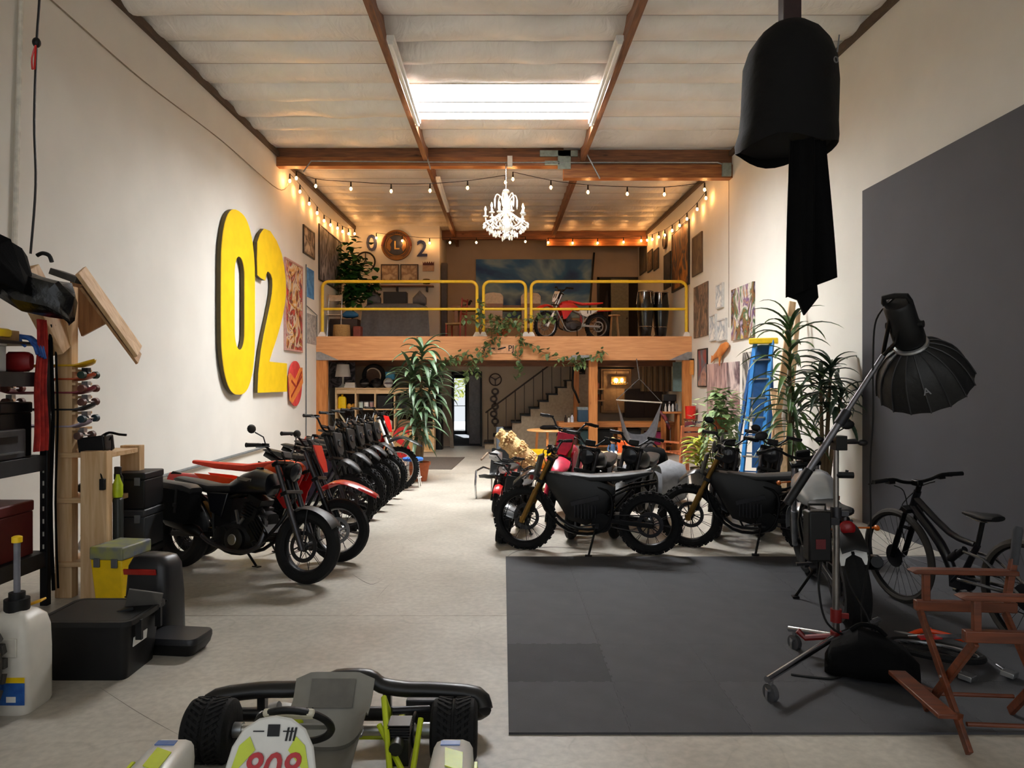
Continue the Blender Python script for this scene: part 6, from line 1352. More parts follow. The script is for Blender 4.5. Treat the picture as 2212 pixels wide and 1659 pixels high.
tag(MB().hull([(-.30, 0, .02, .01), (-.2, 0, .08, .015), (.1, 0, .085, .015), (.28, 0, .03, .01)], 12, 2.2, 2).build('skim_board', mat('cream_board', 'e0d6bd', .4)), 'cream small board leaning in the left middle cube', 'board')
o = COL.objects['skim_board']; o.location = on(0, 1)+V((-.05, -.02, .20)); o.rotation_euler = (0, -.6, 0)
for i, (h_, lb) in enumerate((('a8856a', 'tan fabric bag'), ('c9bba6', 'cream folded fabric'), ('d7d5d0', 'white plastic sack'), ('8d6b4c', 'brown cardboard pack'))):
    tag(MB().hull([(-.17, .12, .08, .10), (-.1, .13, .12, .13), (.1, .13, .12, .13), (.17, .12, .08, .10)], 12, 2.6).build(lb.split()[-1], mat('pack_'+h_, h_, .7, bump=.2, bscale=20)), lb+' in cube %s of the middle shelf row' % ('one', 'two', 'three', 'four')[i], lb.split()[-1]).location = on(i, 1)+V((.06 if i == 0 else 0, .02, -.01))
ZT = 1.655
t = thing('table_lamp', 'white table lamp on top of the pine cube shelf', 'lamp', (X(741, 18.5), 18.5, ZT)); MB().lathe([(.0, 0), (.12, 0), (.12, .02), (.05, .06), (.025, .12), (.03, .28), (.0, .28)], 20).build('base', mat('lamp_ceramic', 'cdd0c8', .3), t); MB().lathe([(.20, .28), (.155, .60), (.15, .60), (.195, .28)], 28).build('lamp_shade', mat('shade_white', 'efece4', .8, var=.02), t)
for k in range(3): tag(MB().box((X(757, 18.42), 18.42, ZT+.022+k*.045), (.28-.02*k, .2, .043), (0, 0, .05*k)).build('book', WHT, bevel=.003), ('lowest', 'middle', 'topmost')[k]+' pale book of the pile beside the white lamp', 'book', 'books beside the lamp')
t = thing('loose_tyre', 'spoke-less tyre with pale rim standing on the cube shelf', 'wheel', (X(807, 18.55), 18.6, ZT+.31)); MB().torus((0, 0, 0), (0, 1, 0), .255, .055, 36, 10).build('tyre', RUB, t); MB().torus((-.03, -.02, -.01), (0, 1, 0), .205, .018, 36, 8).build('rim', mat('rim_cream', 'cdbda6', .5), t); MB().cyl((0, .03, 0), (0, .035, 0), .2, 28).build('rim_well', mat('rim_well', '5c4334', .7), t)
def helmet(lb, loc, m_, vis, rz=0, s=1.):
    t = thing('helmet', lb, 'helmet', loc, rz, 'helmets on the cube shelf')
    m = MB(); m.ball((0, 0, .125*s), (.125*s, .15*s, .13*s), 18, 12); m.build('shell', m_, t); m = MB(); m.ball((0, -.035*s, .115*s), (.115*s, .125*s, .055*s), 16, 8); m.build('visor', vis, t); m = MB(); m.grid(lambda u, v: ((v-.5)*.2*s, -.08*s-.12*u*s, .215*s-.01*u-.06*(v-.5)**2*4*s), 4, 6, (0, 0, .006)); m.build('peak', m_, t)
helmet('black helmet on the cube shelf before the loose tyre', (X(787, 18.4), 18.42, ZT), BLK, GRYP, .4); helmet('dark grey helmet on the cube shelf in the middle of the row', (X(814, 18.4), 18.42, ZT), mat('helmet_grey', '232326', .3), BLK, -.3); helmet('white and grey helmet at the right end of the row on the shelf', (X(839, 18.4), 18.38, ZT), mat('helmet_white', 'd5d7d8', .3), mat('helmet_mauve', '6c5f68', .4), .2)
tag(MB().box((X(842, 18.62), 18.66, ZT+.31), (.26, .14, .20)).build('blue_box', mat('sky_blue', '3fa0d8', .5), bevel=.02), 'bright blue box stacked behind the helmets on the cube shelf', 'box'); COL.objects['blue_box'].name = 'parts_box'
tag(MB().box((X(842, 18.65), 18.68, ZT+.10), (.30, .16, .20)).build('parts_box', BLK, bevel=.01), 'black box under the bright blue box on the cube shelf', 'box')
t = thing('black_poster', 'dark poster with pale markings standing behind the white lamp', 'poster', (X(735, 18.7), 18.74, ZT)); MB().bb(-.38, .38, 0, .02, 0, .66).build('panel', art('dark_marks', ['0d0b0b', '171313', '6a6064', '120f0f', '2a2426'], 6, 2), t)
# ---- red letter S, stool, floor mat, dark case
t = thing('red_letter', 'big red letter S standing on the floor behind the tall plant', 'letter', (X(867, 16.6), 16.6, .36)); text('character', 'S', .98, mat('sign_red', 'b3161a', .5), t, frame3((0, 0, 0), (1, 0, 0), (0, 0, 1)), .04)
t = thing('blue_stool', 'blue topped stool with white legs beside the terracotta pot', 'stool', Fl(892, 1052)); MB().lathe([(.0, .45), (.165, .45), (.175, .465), (.175, .49), (.16, .50), (.0, .50)], 24).build('seat', mat('stool_blue', '2f6fd0', .45), t)
for k in range(4): a = pi/4+k*pi/2; MB().tube([(cos(a)*.11, sin(a)*.11, .46), (cos(a)*.17, sin(a)*.17, .008)], .012, 8).build('leg', WHT, t)
MB().torus((0, 0, .17), (0, 0, 1), .145, .008, 24, 6).build('foot_ring', WHT, t)
tag(MB().box((X(940, 15.9), 15.9, .006), (1.05, 2.4, .012), (0, 0, -.06)).build('floor_mat', mat('brown_rug', '4b433c', .95, h2='5d534a', scale=30)), 'dark brown rug on the floor before the back passage', 'rug')
t = thing('guitar_case', 'tall black case standing beside the passage opening', 'case', (X(950, 19.4), 19.3, 0)); MB().hull([(0, 0, .20, .10), (.3, 0, .24, .10), (.7, 0, .2, .10), (1.1, 0, .12, .08), (1.5, 0, .10, .06)], 14, 3, 2).build('body', BLK, t); MB().bb(-.02, .02, -.13, -.09, .5, .62).build('handle', STEEL, t)
tag(MB().bar((X(973, 19), 19.6, 0), (X(966, 19), 19.95, 1.25), .10, .03, (0, 1, 0)).build('leaning_board', mat('grey_wood', '8a7a68', .7)), 'narrow pale board leaning beside the passage opening', 'board')
t = thing('dark_shelf_unit', 'dark brown cupboard half hidden behind the tall plant', 'cupboard', (X(925, 19.7), 19.8, 0)); MB().bb(-.42, .30, -.25, .3, 0, 2.0).build('body', mat('dark_brown_wood', '33231a', .6), t); 
for x in (-.24, .12): MB().bb(x-.165, x+.165, -.265, -.25, .1, 1.9).build('door', mat('dark_brown_wood', '33231a', .6), t)
# ---- wall under the loft right of the passage
YW = 20.19
t = thing('steering_wheel', 'dark steering wheel hung on the wall right of the passage', 'steering wheel', (X(1070, YW), YW-.04, Z(820, YW))); MB().torus((0, 0, 0), (0, 1, 0), .165, .016, 32, 8).build('rim', mat('old_bronze', '3b2a22', .5), t); m = MB()
for a in (-90, 30, 150): m.bar((0, .01, 0), (cos(R(a))*.16, 0, sin(R(a))*.16), .03, .008, (0, 1, 0))
m.cyl((0, 0, 0), (0, .04, 0), .035, 14); m.build('spokes', MATS['old_bronze'], t)
t = thing('wall_ornament', 'dark cut metal ornament hanging below the steering wheel on the back wall', 'ornament', (X(1068, YW), YW-.02, Z(878, YW)))
for k in range(5):
    z = .42-k*.21; m = MB(); m.ring([(cos(2*pi*i/16)*.11, sin(2*pi*i/16)*.10) for i in range(16)], [(cos(2*pi*i/16)*.055, sin(2*pi*i/16)*.05) for i in range(16)], (.02*(-1)**k, -.01, z), (1, 0, 0), (0, 0, 1), (0, .02, 0)); m.bar((0, 0, z-.08), (.03, 0, z-.14), .07, .02, (0, 1, 0)); m.build('cut_ring', mat('old_bronze', '3b2a22', .5), t)
# ---- staircase
t = thing('staircase', 'straight staircase with black treads and handrail under the loft', 'stairs', (0, 19.7, 0)); x0, rise, run, n = -.48, .186, .245, 12
poly = [(x0, 0)]
for i in range(n): poly += [(x0+i*run, (i+1)*rise), (x0+(i+1)*run, (i+1)*rise)]
poly += [(x0+n*run, 0)]
MB().prism(poly, (0, -.42, 0), (1, 0, 0), (0, 0, 1), (0, .04, 0)).build('side_panel', mat('stair_side', 'a3927c', .8), t)
for i in range(n): MB().bb(x0+i*run-.03, x0+(i+1)*run, -.46, .42, (i+1)*rise-.035, (i+1)*rise+.004).build('tread', BLK, t); MB().bb(x0+i*run-.005, x0+i*run+.01, -.38, .42, i*rise, (i+1)*rise-.035).build('riser', BLK, t)
a, b = V((x0+.02, -.46, .98)), V((x0+11.5*run, -.46, .98+11.2*rise)); rl = MB().tube([a, b], .022, 8).build('handrail', mat('rail_brown', '2b1f1b', .5), t)
for i in range(12): x = x0+.08+i*run; MB().tube([(x, -.46, (i+1)*rise), (x, -.46, .98+(x-x0)*rise/run-.0)], .010 if i % 3 else .016, 6).build('baluster', MATS['rail_brown'], t)
struct(MB().bb(1.88, 2.02, 18.98, 19.12, 0, 2.24).build('loft_post', FIRZ))
tag(MB().tube([V((1.86, 18.93, 2.2)), V((1.84, 18.9, 1.7)), V((1.92, 18.9, 1.5)), V((2.02, 18.92, 1.25))], .03, 7, k=4).build('black_hose', BLK), 'black coiled strap hanging on the inner wooden post', 'strap'); COL.objects['black_hose'].name = 'hanging_strap'
# ---- workbench and shelves
t = thing('workbench', 'long wooden workbench behind the centre loft post', 'workbench', (X(1335, 18.4), 18.45, 0)); MB().bb(-1.55, 1.45, -.38, .38, .66, .78).build('worktop', FIRX, t, bevel=.006)
for x in (-1.45, 0, 1.35):
    for y in (-.3, .3): MB().bb(x-.05, x+.05, y-.05, y+.05, 0, .66).build('leg', FIRZ, t)
MB().bb(-1.5, 1.4, -.34, .34, .16, .20).build('lower_shelf', FIRX, t)
cx = X(1335, 18.4)
for x, w_, h_, mm, lb in ((-1.25, .36, .36, mat('bin_maroon', '4a1c1c', .6), 'maroon bin on the lower workbench shelf, far left'), (-.82, .36, .34, mat('bin_teal', '1d3f44', .6), 'teal bin on the lower workbench shelf, second from the left'), (-.36, .40, .36, BLK, 'black bin on the lower workbench shelf right of the post'), (.3, .5, .38, mat('bin_dark', '15181c', .6), 'dark bin on the lower workbench shelf under the hammock'), (.95, .45, .30, mat('bin_magenta', '8f1c50', .6), 'magenta bin on the lower workbench shelf, far right')):
    t = thing('storage_bin', lb, 'bin', (cx+x, 18.42, .202)); MB().bb(-w_/2, w_/2, -.22, .22, 0, h_).build('body', mm, t, bevel=.01); MB().bb(-w_/2-.01, w_/2+.01, -.23, .23, h_, h_+.03).build('lid', mm, t, bevel=.006)
for k, (px, h_, r_, mm, lb) in enumerate(((1222, .16, .035, mat('brown_glass', '2e2018', .2), 'brown bottle on the left end of the workbench'), (1229, .12, .03, WHT, 'small white tube on the workbench'), (1236, .19, .04, mat('white_bottle', 'cfd2e0', .4), 'white bottle on the workbench left of the post'))):
    t = thing('bottle', lb, 'bottle', (X(px, 18.2), 18.22, .78)); MB().lathe([(.0, 0), (r_, 0), (r_, h_*.7), (r_*.4, h_*.85), (r_*.4, h_), (.0, h_)], 14).build('body', mm, t); MB().cyl((0, 0, h_), (0, 0, h_+.025), r_*.45, 10).build('cap', BLK, t)
t = thing('cooler_box', 'blue box with a pale lid on the workbench beside the post', 'box', (X(1259, 18.5), 18.5, .78)); MB().bb(-.14, .14, -.12, .12, 0, .30).build('body', mat('cooler_blue', '27465c', .5), t, bevel=.01); MB().bb(-.15, .15, -.13, .13, .30, .38).build('lid', mat('cooler_lid', '8d9aa0', .5), t, bevel=.01)
for z, lb in ((1.62, 'upper'), (1.30, 'lower')):
    t = thing('wall_shelf', lb+' pale wall shelf behind the centre loft post', 'shelf', (X(1272, 20), 20.02, z)); MB().bb(-.42, .42, -.16, .16, -.035, 0).build('board', SHW, t)
    for s in (-.35, .35): MB().bb(s-.012, s+.012, -.12, .16, -.15, -.035).build('bracket', BLKM, t)
    for k in range(4): x = -.3+k*.18; tag(MB().lathe([(.0, 0), (.05, 0), (.05, .12+.04*(k % 2)), (.0, .13+.04*(k % 2))], 12, (X(1272, 20)+x, 19.98, z)).build('storage_jar', (BLK, mat('jar_brown', '6a4630', .6), mat('jar_grey', '807a72', .5), mat('jar_red', '6b2a20', .6))[k]), ('black', 'brown', 'grey', 'dull red')[k]+' jar on the %s wall shelf behind the centre post' % lb, 'jar')
tag(MB().box((X(1258, 20), 20.05, Z(797, 20)), (.22, .2, .16)).build('wall_speaker', BLK, bevel=.01), 'black wall speaker near the ceiling behind the centre post', 'speaker')
# cabinet with wall lamp
t = thing('tall_cabinet', 'cream cabinet door panel behind the glowing wall lamp', 'cabinet', (X(1330, 20.05), 20.05, .95)); MB().bb(-.42, .42, -.1, .12, 0, 1.22).build('body', mat('cream_door', 'b58f64', .6), t, bevel=.004); MB().bb(-.36, -.01, -.115, -.1, .06, 1.16).build('door', mat('cream_door', 'b58f64', .6), t, bevel=.004); MB().bb(.01, .36, -.115, -.1, .06, 1.16).build('door', mat('cream_door', 'b58f64', .6), t, bevel=.004)
MB().bb(-.48, .48, -.16, .12, 1.22, 1.26).build('cornice', BLK, t)
LAMPG = glow('lamp_glow', 'ffd59a', 55.); t = thing('wall_lamp', 'glowing wall lamp with crystal shade under the loft', 'lamp', (X(1336, 19.8), 19.84, Z(822, 19.8))); m = MB(); m.ball((-.06, -.02, 0), (.05, .04, .06), 12, 8); m.build('bulb', LAMPG, t); m = MB(); m.ball((.10, -.02, .01), (.035, .03, .05), 12, 8); m.build('bulb', LAMPG, t)
MB().bb(-.2, .24, .03, .06, -.13, .12).build('back_plate', mat('lamp_brass', '9a7436', .35, .8), t, bevel=.01)
for k in range(9): MB().lathe([(.0, -.02), (.018, 0), (.0, .05)], 6, (-.2+.055*k, -.07-.02*sin(k), -.08+.015*(k % 2))).build('crystal_drop', mat('crystal', 'f2efe6', .08, var=.02), t)
t = thing('dark_cupboard', 'dark brown cupboard below the glowing lamp behind the hammock', 'cupboard', (X(1388, 20), 20.0, .82)); MB().bb(-.52, .52, -.2, .17, 0, .80).build('body', mat('dark_brown_wood', '33231a', .6), t, bevel=.004); 
for x in (-.26, .26): MB().bb(x-.24, x+.24, -.215, -.2, .04, .76).build('door', mat('dark_brown_wood', '33231a', .6), t)
t = thing('striped_curtain', 'brown and cream striped hanging fabric at the right under the loft', 'curtain', (X(1418, 19.4), 19.45, 1.55)); m = MB(); m.grid(lambda u, v: ((u-.5)*.86, .04*sin(u*34), -.0+.88*v), 60, 4, (0, .006, 0)); m.build('fabric', art('curtain_stripes', ['3f3024', '8a7256', 'c9ab80', '5b4634', '2c2019', 'b0926a'], 1.7, .6, (2.3, .05, .05), 'wave'), t); MB().cyl((-.45, 0, .885), (.45, 0, .885), .012, 8).build('rod', BLKM, t)
tag(MB().bb(X(1453, 18.1), X(1478, 18.1), 18.06, 18.12, 1.56, 2.30).build('teal_panel', mat('grey_teal', '6d7f7c', .7), bevel=.004), 'plain grey teal panel right of the striped hanging fabric', 'panel')
t = thing('counter_shelf', 'wooden counter with bottles by the right loft post', 'counter', (X(1450, 18.2), 17.84, 0)); MB().bb(-.34, .12, -.20, .20, 1.02, 1.07).build('top', FIRX, t, bevel=.005)
for x in (-.28, .06): MB().bb(x-.03, x+.03, -.16, .16, 0, 1.02).build('leg', FIRZ, t)
t = thing('coffee_machine', 'black coffee machine on the counter by the right loft post', 'machine', (X(1444, 18.2)-.05, 17.92, 1.07)); MB().bb(-.15, .15, -.1, .1, 0, .06).build('base', BLK, t, bevel=.01); MB().bb(-.15, .15, .0, .1, .06, .3).build('column', BLK, t); MB().bb(-.16, .16, -.12, .1, .25, .42).build('head', BLK, t, bevel=.015); MB().cyl((0, -.05, .25), (0, -.05, .2), .03, 12).build('spout', CHR, t)
for k in range(4): t = thing('bottle', ('clear bottle at the left of the counter by the right post', 'white bottle in the middle of the counter by the right post', 'frosted bottle on the counter by the right post', 'slim grey bottle at the counter end by the right post')[k], 'bottle', (X(1438, 17.7)+k*.09, 17.72-.02*(k % 2), 1.07)); MB().lathe([(.0, 0), (.03, 0), (.03, .10+.02*k), (.012, .15+.02*k), (.012, .19), (.0, .19)], 12).build('body', (mat('bottle_clear', 'b9b7b2', .2), WHT, mat('bottle_frost', 'c7cccd', .4), GRYP)[k], t); MB().cyl((0, 0, .19), (0, 0, .21), .014, 8).build('cap', BLK, t)
tag(MB().lathe([(.0, 0), (.11, 0), (.125, .30), (.115, .30), (.10, .02), (.0, .02)], 20, (4.42, 16.9, .93)).build('red_bucket', mat('bucket_red', 'd01f14', .4)), 'bright red bucket on the narrow stand at the right loft post', 'bucket'); COL.objects['red_bucket'].name = 'bucket'
t = thing('plant_stand', 'dark narrow stand under the red bucket', 'stand', (4.42, 16.9, 0)); MB().bb(-.13, .13, -.13, .13, .90, .93).build('top', GLUX, t)
for x in (-.1, .1):
    for y in (-.1, .1): MB().bb(x-.015, x+.015, y-.015, y+.015, 0, .9).build('leg', GLUX, t)
# ---- round table with laptop bag
t = thing('round_table', 'round light wood table in front of the stairs', 'table', (X(1186, 15.8), 15.8, 0)); MB().lathe([(.0, .715), (.47, .715), (.49, .73), (.48, .75), (.0, .75)], 40).build('tabletop', mat('light_wood', 'd39a5c', .4, h2='e0ab6d', scale=4), t)
for a in (20, 140, 260): MB().bar((cos(R(a))*.32, sin(R(a))*.32, .715), (cos(R(a))*.38, sin(R(a))*.38, 0), .09, .05).build('leg', FIRZ, t)
tag(MB().hull([(-.22, .04, .08, .02), (-.15, .05, .15, .045), (.12, .05, .16, .05), (.24, .04, .08, .02)], 14, 3).build('black_bag', FAB), 'flat black bag lying on the round table', 'bag').location = (X(1188, 15.8), 15.8, .745); COL.objects['black_bag'].name = 'bag'
# ---- hammock chair
t = thing('hammock_chair', 'grey fabric hammock chair with a white spreader bar hanging from the loft', 'hammock', (X(1380, 17.1), 17.1, 2.33)); HY = 17.1
HM = mat('hammock_grey', '74757a', .9, bump=.1, bscale=60)
b0, b1, ap = P(1331, 864, HY), P(1430, 870, HY), P(1381, 818, HY)
MB().cyl(b0, b1, .017, 10).build('spreader_bar', mat('bar_cream', 'd9d2c4', .4), t, wp=True)
for b_ in (b0, b1): MB().tube([ap, b_], .008, 5).build('rope', GRYP, t, wp=True)
MB().tube([ap, V((ap.x, 17.45, 2.36)), V((ap.x, 17.5, 2.34))], .012, 6).build('hanging_rope', GRYP, t, wp=True)
def hm(u, v):
    a, b = P(1333, 866, HY), P(1428, 871, HY); q = abs(2*u-1)
    se, sb = 1-q**3.2, 1-q**5; k = 4*v*(1-v); sg = (.99*(1-v)+.79*v)*se
    z = a.z+(b.z-a.z)*u-(sg*(1-k)+1.24*sb*k)
    return (a.x+(b.x-a.x)*(u+(.5-u)*.22*sb*(.4+.6*k)), HY-.02-.34*cos(pi*v)*sb, z)
m = MB(); m.grid(hm, 36, 14, (0, .008, 0)); m.build('seat_fabric', HM, t, wp=True, smooth=60)
# ---- lounge chair with sheepskin
t = thing('lounge_chair', 'low black leather lounge chair beside the walkway', 'chair', (.02, 11.2, 0), R(-15)); LEA = mat('black_leather', '1e2021', .35, bump=.2, bscale=25)
m = MB(); m.grid(lambda u, v: (-.32+.64*v, -.32+.62*min(1, u*1.6)-.0+max(0, u-.62)*.35, .36-.08*min(1, u*1.6)+max(0, u-.6)*1.05+.02*sin(v*30)*sin(u*7)), 16, 16, (0, .05, -.05)); m.build('sling_seat', LEA, t, smooth=60)
for s in (-1, 1): MB().tube([(s*.35, -.34, 0), (s*.35, -.34, .42), (s*.35, .42, .36), (s*.35, .52, 0)], .016, 8, k=2).build('side_frame', CHR, t)
MB().tube([(-.40, .1, .55), (-.40, .45, .62)], .018, 8).build('armrest', mat('arm_wood', '7d6a58', .5), t); MB().tube([(.40, .1, .55), (.40, .45, .62)], .018, 8).build('armrest', mat('arm_wood', '7d6a58', .5), t)
SHEEP = mat('sheepskin', 'c79f66', .95, h2='dfc08c', scale=30, bump=.8, bscale=45)
m = MB(); m.hull([(-.36, .03, .13, .05), (-.24, .03, .23, .12), (0, .02, .25, .14), (.2, .02, .24, .12), (.34, .0, .12, .05)], 18, 2.4)
base_v = list(m.v)
for i in range(900):
    x, y, z = rnd.choice(base_v); m.ball((x+rnd.uniform(-.06, .06), y+rnd.uniform(-.03, .03), z), rnd.uniform(.014, .026), 5, 4)
o = tag(m.build('sheepskin', SHEEP, smooth=80), 'curly tan sheepskin draped over the lounge chair', 'sheepskin'); o.location = P(1118, 976, 11.15); o.rotation_euler = (R(10), R(42), R(0)); stuff_ok = True
tag(MB().hull([(-.10, 0, .03, .04), (0, 0, .08, .09), (.10, 0, .05, .06)], 12, 2.3).build('white_cushion', mat('silver_wrap', 'd4d6d8', .3)), 'small white bundle at the left arm of the lounge chair', 'bundle').location = P(1071, 985, 11.0)
COL.objects['white_cushion'].name = 'cloth_bundle'
tag(MB().box((X(1080, 17.2), 17.2, .36), (.18, .06, .72), (0, .0, .25)).build('grey_chair_back', mat('blue_grey_plastic', '5f6a77', .5), bevel=.02), 'blue grey upright panel beside the foot of the stairs', 'panel'); COL.objects['grey_chair_back'].name = 'screen_panel'
# ---- clutter around the seating area
def lowtable(lb, x, y, w, d, h, m_, nm='low_table', cat='table'):
    t = thing(nm, lb, cat, (x, y, 0)); MB().bb(-w/2, w/2, -d/2, d/2, h-.04, h).build('tabletop', m_, t, bevel=.005)
    for sx in (-1, 1):
        for sy in (-1, 1): MB().bb(sx*(w/2-.05)-.025, sx*(w/2-.05)+.025, sy*(d/2-.05)-.025, sy*(d/2-.05)+.025, 0, h-.04).build('leg', m_, t)
    return t
lowtable('low pink-toned coffee table behind the left black dirt bike', X(1262, 10.6)+.12, 11.25, .80, .45, .44, mat('table_pink', 'c39a86', .5))
t = thing('squeeze_bottle', 'yellow squeeze bottle on the low coffee table', 'bottle', (X(1267, 10.5)+.12, 11.15, .44)); MB().lathe([(.0, 0), (.07, 0), (.075, .03), (.05, .14), (.025, .17), (.02, .20), (.0, .20)], 16).build('body', YEL, t); MB().lathe([(.03, .2), (.035, .23), (.0, .25)], 12).build('cap', mat('pale_green_cap', 'a9b878', .5), t)
for k, (px, c, lb) in enumerate(((1243, 'b9a79a', 'beige mug on the low coffee table'), (1285, 'd8b8a2', 'pinkish jar on the low coffee table'), (1297, 'e3ddd6', 'white cup at the right end of the low coffee table'))): tag(MB().lathe([(.0, 0), (.045, 0), (.05, .09), (.044, .09), (.04, .01), (.0, .01)], 16, (X(px, 10.5)+.12, 11.1+.06*(k % 2), .44)).build(('mug', 'jar', 'cup')[k], mat('mug_'+c, c, .4)), lb, ('mug', 'jar', 'cup')[k])
t = thing('yellow_crate', 'yellow plastic crate on the floor below the round table', 'crate', (X(1172, 13.2), 13.2, .30)); m = MB(); m.ring([(-.24, -.16), (.24, -.16), (.24, .16), (-.24, .16)], [(-.22, -.14), (.22, -.14), (.22, .14), (-.22, .14)], (0, 0, 0), (1, 0, 0), (0, 1, 0), (0, 0, .24)); m.build('walls', YEL, t); MB().bb(-.23, .23, -.15, .15, 0, .015).build('bottom', YEL, t)
for x in (-.08, .08): MB().ball((x, -.161, .12), (.035, .008, .035), 10, 6).build('hole', BLK, t)
t = lowtable('small dark side table carrying the yellow crate', X(1172, 13.2), 13.2, .60, .42, .30, GLUX, 'side_table')
for k in range(5): tag(MB().tube([(-.1, 0, 0), (0, .02, .03), (.1, 0, .0)], .022, 8, k=3).build('red_tool', RED), ('red clamp lying on the floor before the yellow crate', 'red clamp second in the pile before the crate', 'red clamp in the middle of the pile before the crate', 'red clamp leaning on the pile before the crate', 'red clamp on top of the pile before the crate')[k], 'clamp', 'red clamps').location if False else None
tag(MB().hull([(-.2, .09, .07, .08), (-.1, .1, .12, .11), (.1, .1, .12, .11), (.2, .09, .07, .08)], 12, 2.4).build('red_bag', mat('red_cloth_bag', 'b3262a', .7, h2='d8a020', scale=9)), 'red and yellow cloth bag on the bench behind the pink dirt bike', 'bag').location = (X(1168, 11.9), 11.9, .34); COL.objects['red_bag'].name = 'cloth_bag'
lowtable('low bench under the red and yellow cloth bag', X(1168, 11.9), 11.9, .6, .35, .34, FIRX, 'low_bench', 'bench')
lowtable('pale low bench behind the centre post carrying the doll', X(1330, 13.6), 13.6, 1.5, .4, .46, SHW, 'low_bench', 'bench')
t = thing('doll', 'small doll in a blue top sitting on the pale low bench', 'doll', (X(1324, 13.5), 13.5, .46)); MB().hull([(0, 0, .07, .06), (.08, 0, .075, .05), (.16, 0, .05, .04)], 12, 2.4, 2).build('torso', mat('doll_blue', '2f4c6c', .7), t); hd_ = MB().ball((.0, 0, .22), (.05, .05, .06), 12, 8).build('head', mat('doll_skin', 'c99a7a', .6), t); MB().ball((.0, .012, .235), (.053, .05, .055), 12, 8).build('hair', mat('doll_hair', 'd8b878', .8), hd_)
for s in (-1, 1): MB().tube([(s*.07, 0, .14), (s*.10, -.03, .06), (s*.08, -.07, .03)], .018, 6).build('arm', mat('doll_blue', '2f4c6c', .7), t); MB().tube([(s*.03, 0, .02), (s*.04, -.14, .02), (s*.04, -.18, -.12)], .022, 6).build('leg', WHT, t)
tag(MB().box((X(1345, 13.5), 13.5, .46+.11), (.20, .16, .22)).build('orange_box', mat('box_orange', 'e0591a', .5), bevel=.01), 'orange box beside the doll on the pale low bench', 'box'); COL.objects['orange_box'].name = 'parts_box'
tag(MB().lathe([(.0, 0), (.06, 0), (.065, .2), (.03, .24), (.0, .24)], 14, (X(1362, 10.9), 10.9, .62)).build('orange_flask', mat('box_orange', 'e0591a', .5)), 'orange flask behind the grey beanbags', 'flask')
BBG = mat('beanbag_grey', '77787c', .7, bump=.25, bscale=12)
for k, (px, Y, s, lb) in enumerate(((1372, 10.5, .52, 'left grey beanbag behind the black dirt bikes'), (1449, 10.6, .52, 'right grey beanbag behind the black dirt bikes'))):
    m = MB(); m.hull([(-.46*s, .28, .12, .15), (-.36*s, .30, .28, .27), (0, .31, .34, .31), (.34*s, .29, .28, .26), (.45*s, .27, .12, .14)], 18, 2.3); m.v = [(x, y+.02*sin(x*17), max(0, z+.025*sin(x*13+y*9))) for x, y, z in m.v]; tag(m.build('beanbag', BBG), lb, 'beanbag', 'grey beanbags').location = (X(px, Y), Y, 0)
lowtable('low dark table carrying the orange flask', X(1362, 10.9)+.0, 11.0, .4, .3, .62, BLK, 'side_table')
t = thing('backpack', 'black backpack on the right grey beanbag', 'bag', (X(1416, 11.1), 11.45, .30)); MB().hull([(-.26, .2, .06, .10), (-.2, .22, .15, .20), (0, .24, .17, .22), (.2, .22, .15, .20), (.26, .2, .06, .10)], 14, 3).build('body', FAB, t); MB().tube([(-.1, -.02, .44), (0, -.02, .52), (.1, -.02, .44)], .014, 6, k=3).build('handle', BLK, t)
lowtable('low dark bench under the black backpack', X(1416, 11.1), 11.5, .7, .4, .30, BLK, 'low_bench', 'bench')
# wooden patio chair with patterned textile
t = thing('patio_chair', 'reddish wooden chair with patterned throw by the right loft post', 'chair', (X(1478, 14.2), 14.2, 0), R(200)); RWD = mat('redwood', '9a4f2c', .5, h2='b5673c', scale=5)
for s in (-1, 1): MB().bar((s*.28, -.3, 0), (s*.28, -.3, .58), .05).build('leg', RWD, t); MB().bar((s*.28, .28, 0), (s*.28, .36, .95), .05).build('back_post', RWD, t); MB().bar((s*.30, -.36, .60), (s*.30, .34, .62), .09, .03).build('armrest', RWD, t)
for k in range(5): MB().box((0, -.24+k*.12, .40), (.56, .09, .025)).build('seat_slat', RWD, t)
for k in range(4): MB().box((0, .315+.02*k, .55+k*.11), (.54, .02, .08)).build('back_slat', RWD, t)
m = MB(); m.grid(lambda u, v: (-.22+.44*v, .27+.10*u+.02*sin(v*12)-(.14 if u > .93 else 0)*0, .45+.58*u), 10, 10, (0, -.012, 0)); m.build('throw', art('throw_pattern', ['3a2b3e', '8e2c33', '1f2a44', 'c9b9a6', '7d2430', '2d2030'], 7, 2), t, label='dark throw with red and cream pattern')
tag(MB().hull([(-.25, 0, .03, .03), (-.1, .02, .12, .05), (.12, 0, .12, .05), (.26, -.02, .03, .02)], 12, 2.4).build('folded_jacket', art('jacket_mix', ['14161c', '5a5560', '8d3038', '1c2230', 'a9a5a8'], 6, 1.5)), 'crumpled patterned jacket hung at the right end of the workbench', 'jacket').location = (X(1452, 17.0), 17.75, .86); COL.objects['folded_jacket'].rotation_euler = (0, R(60), 0)
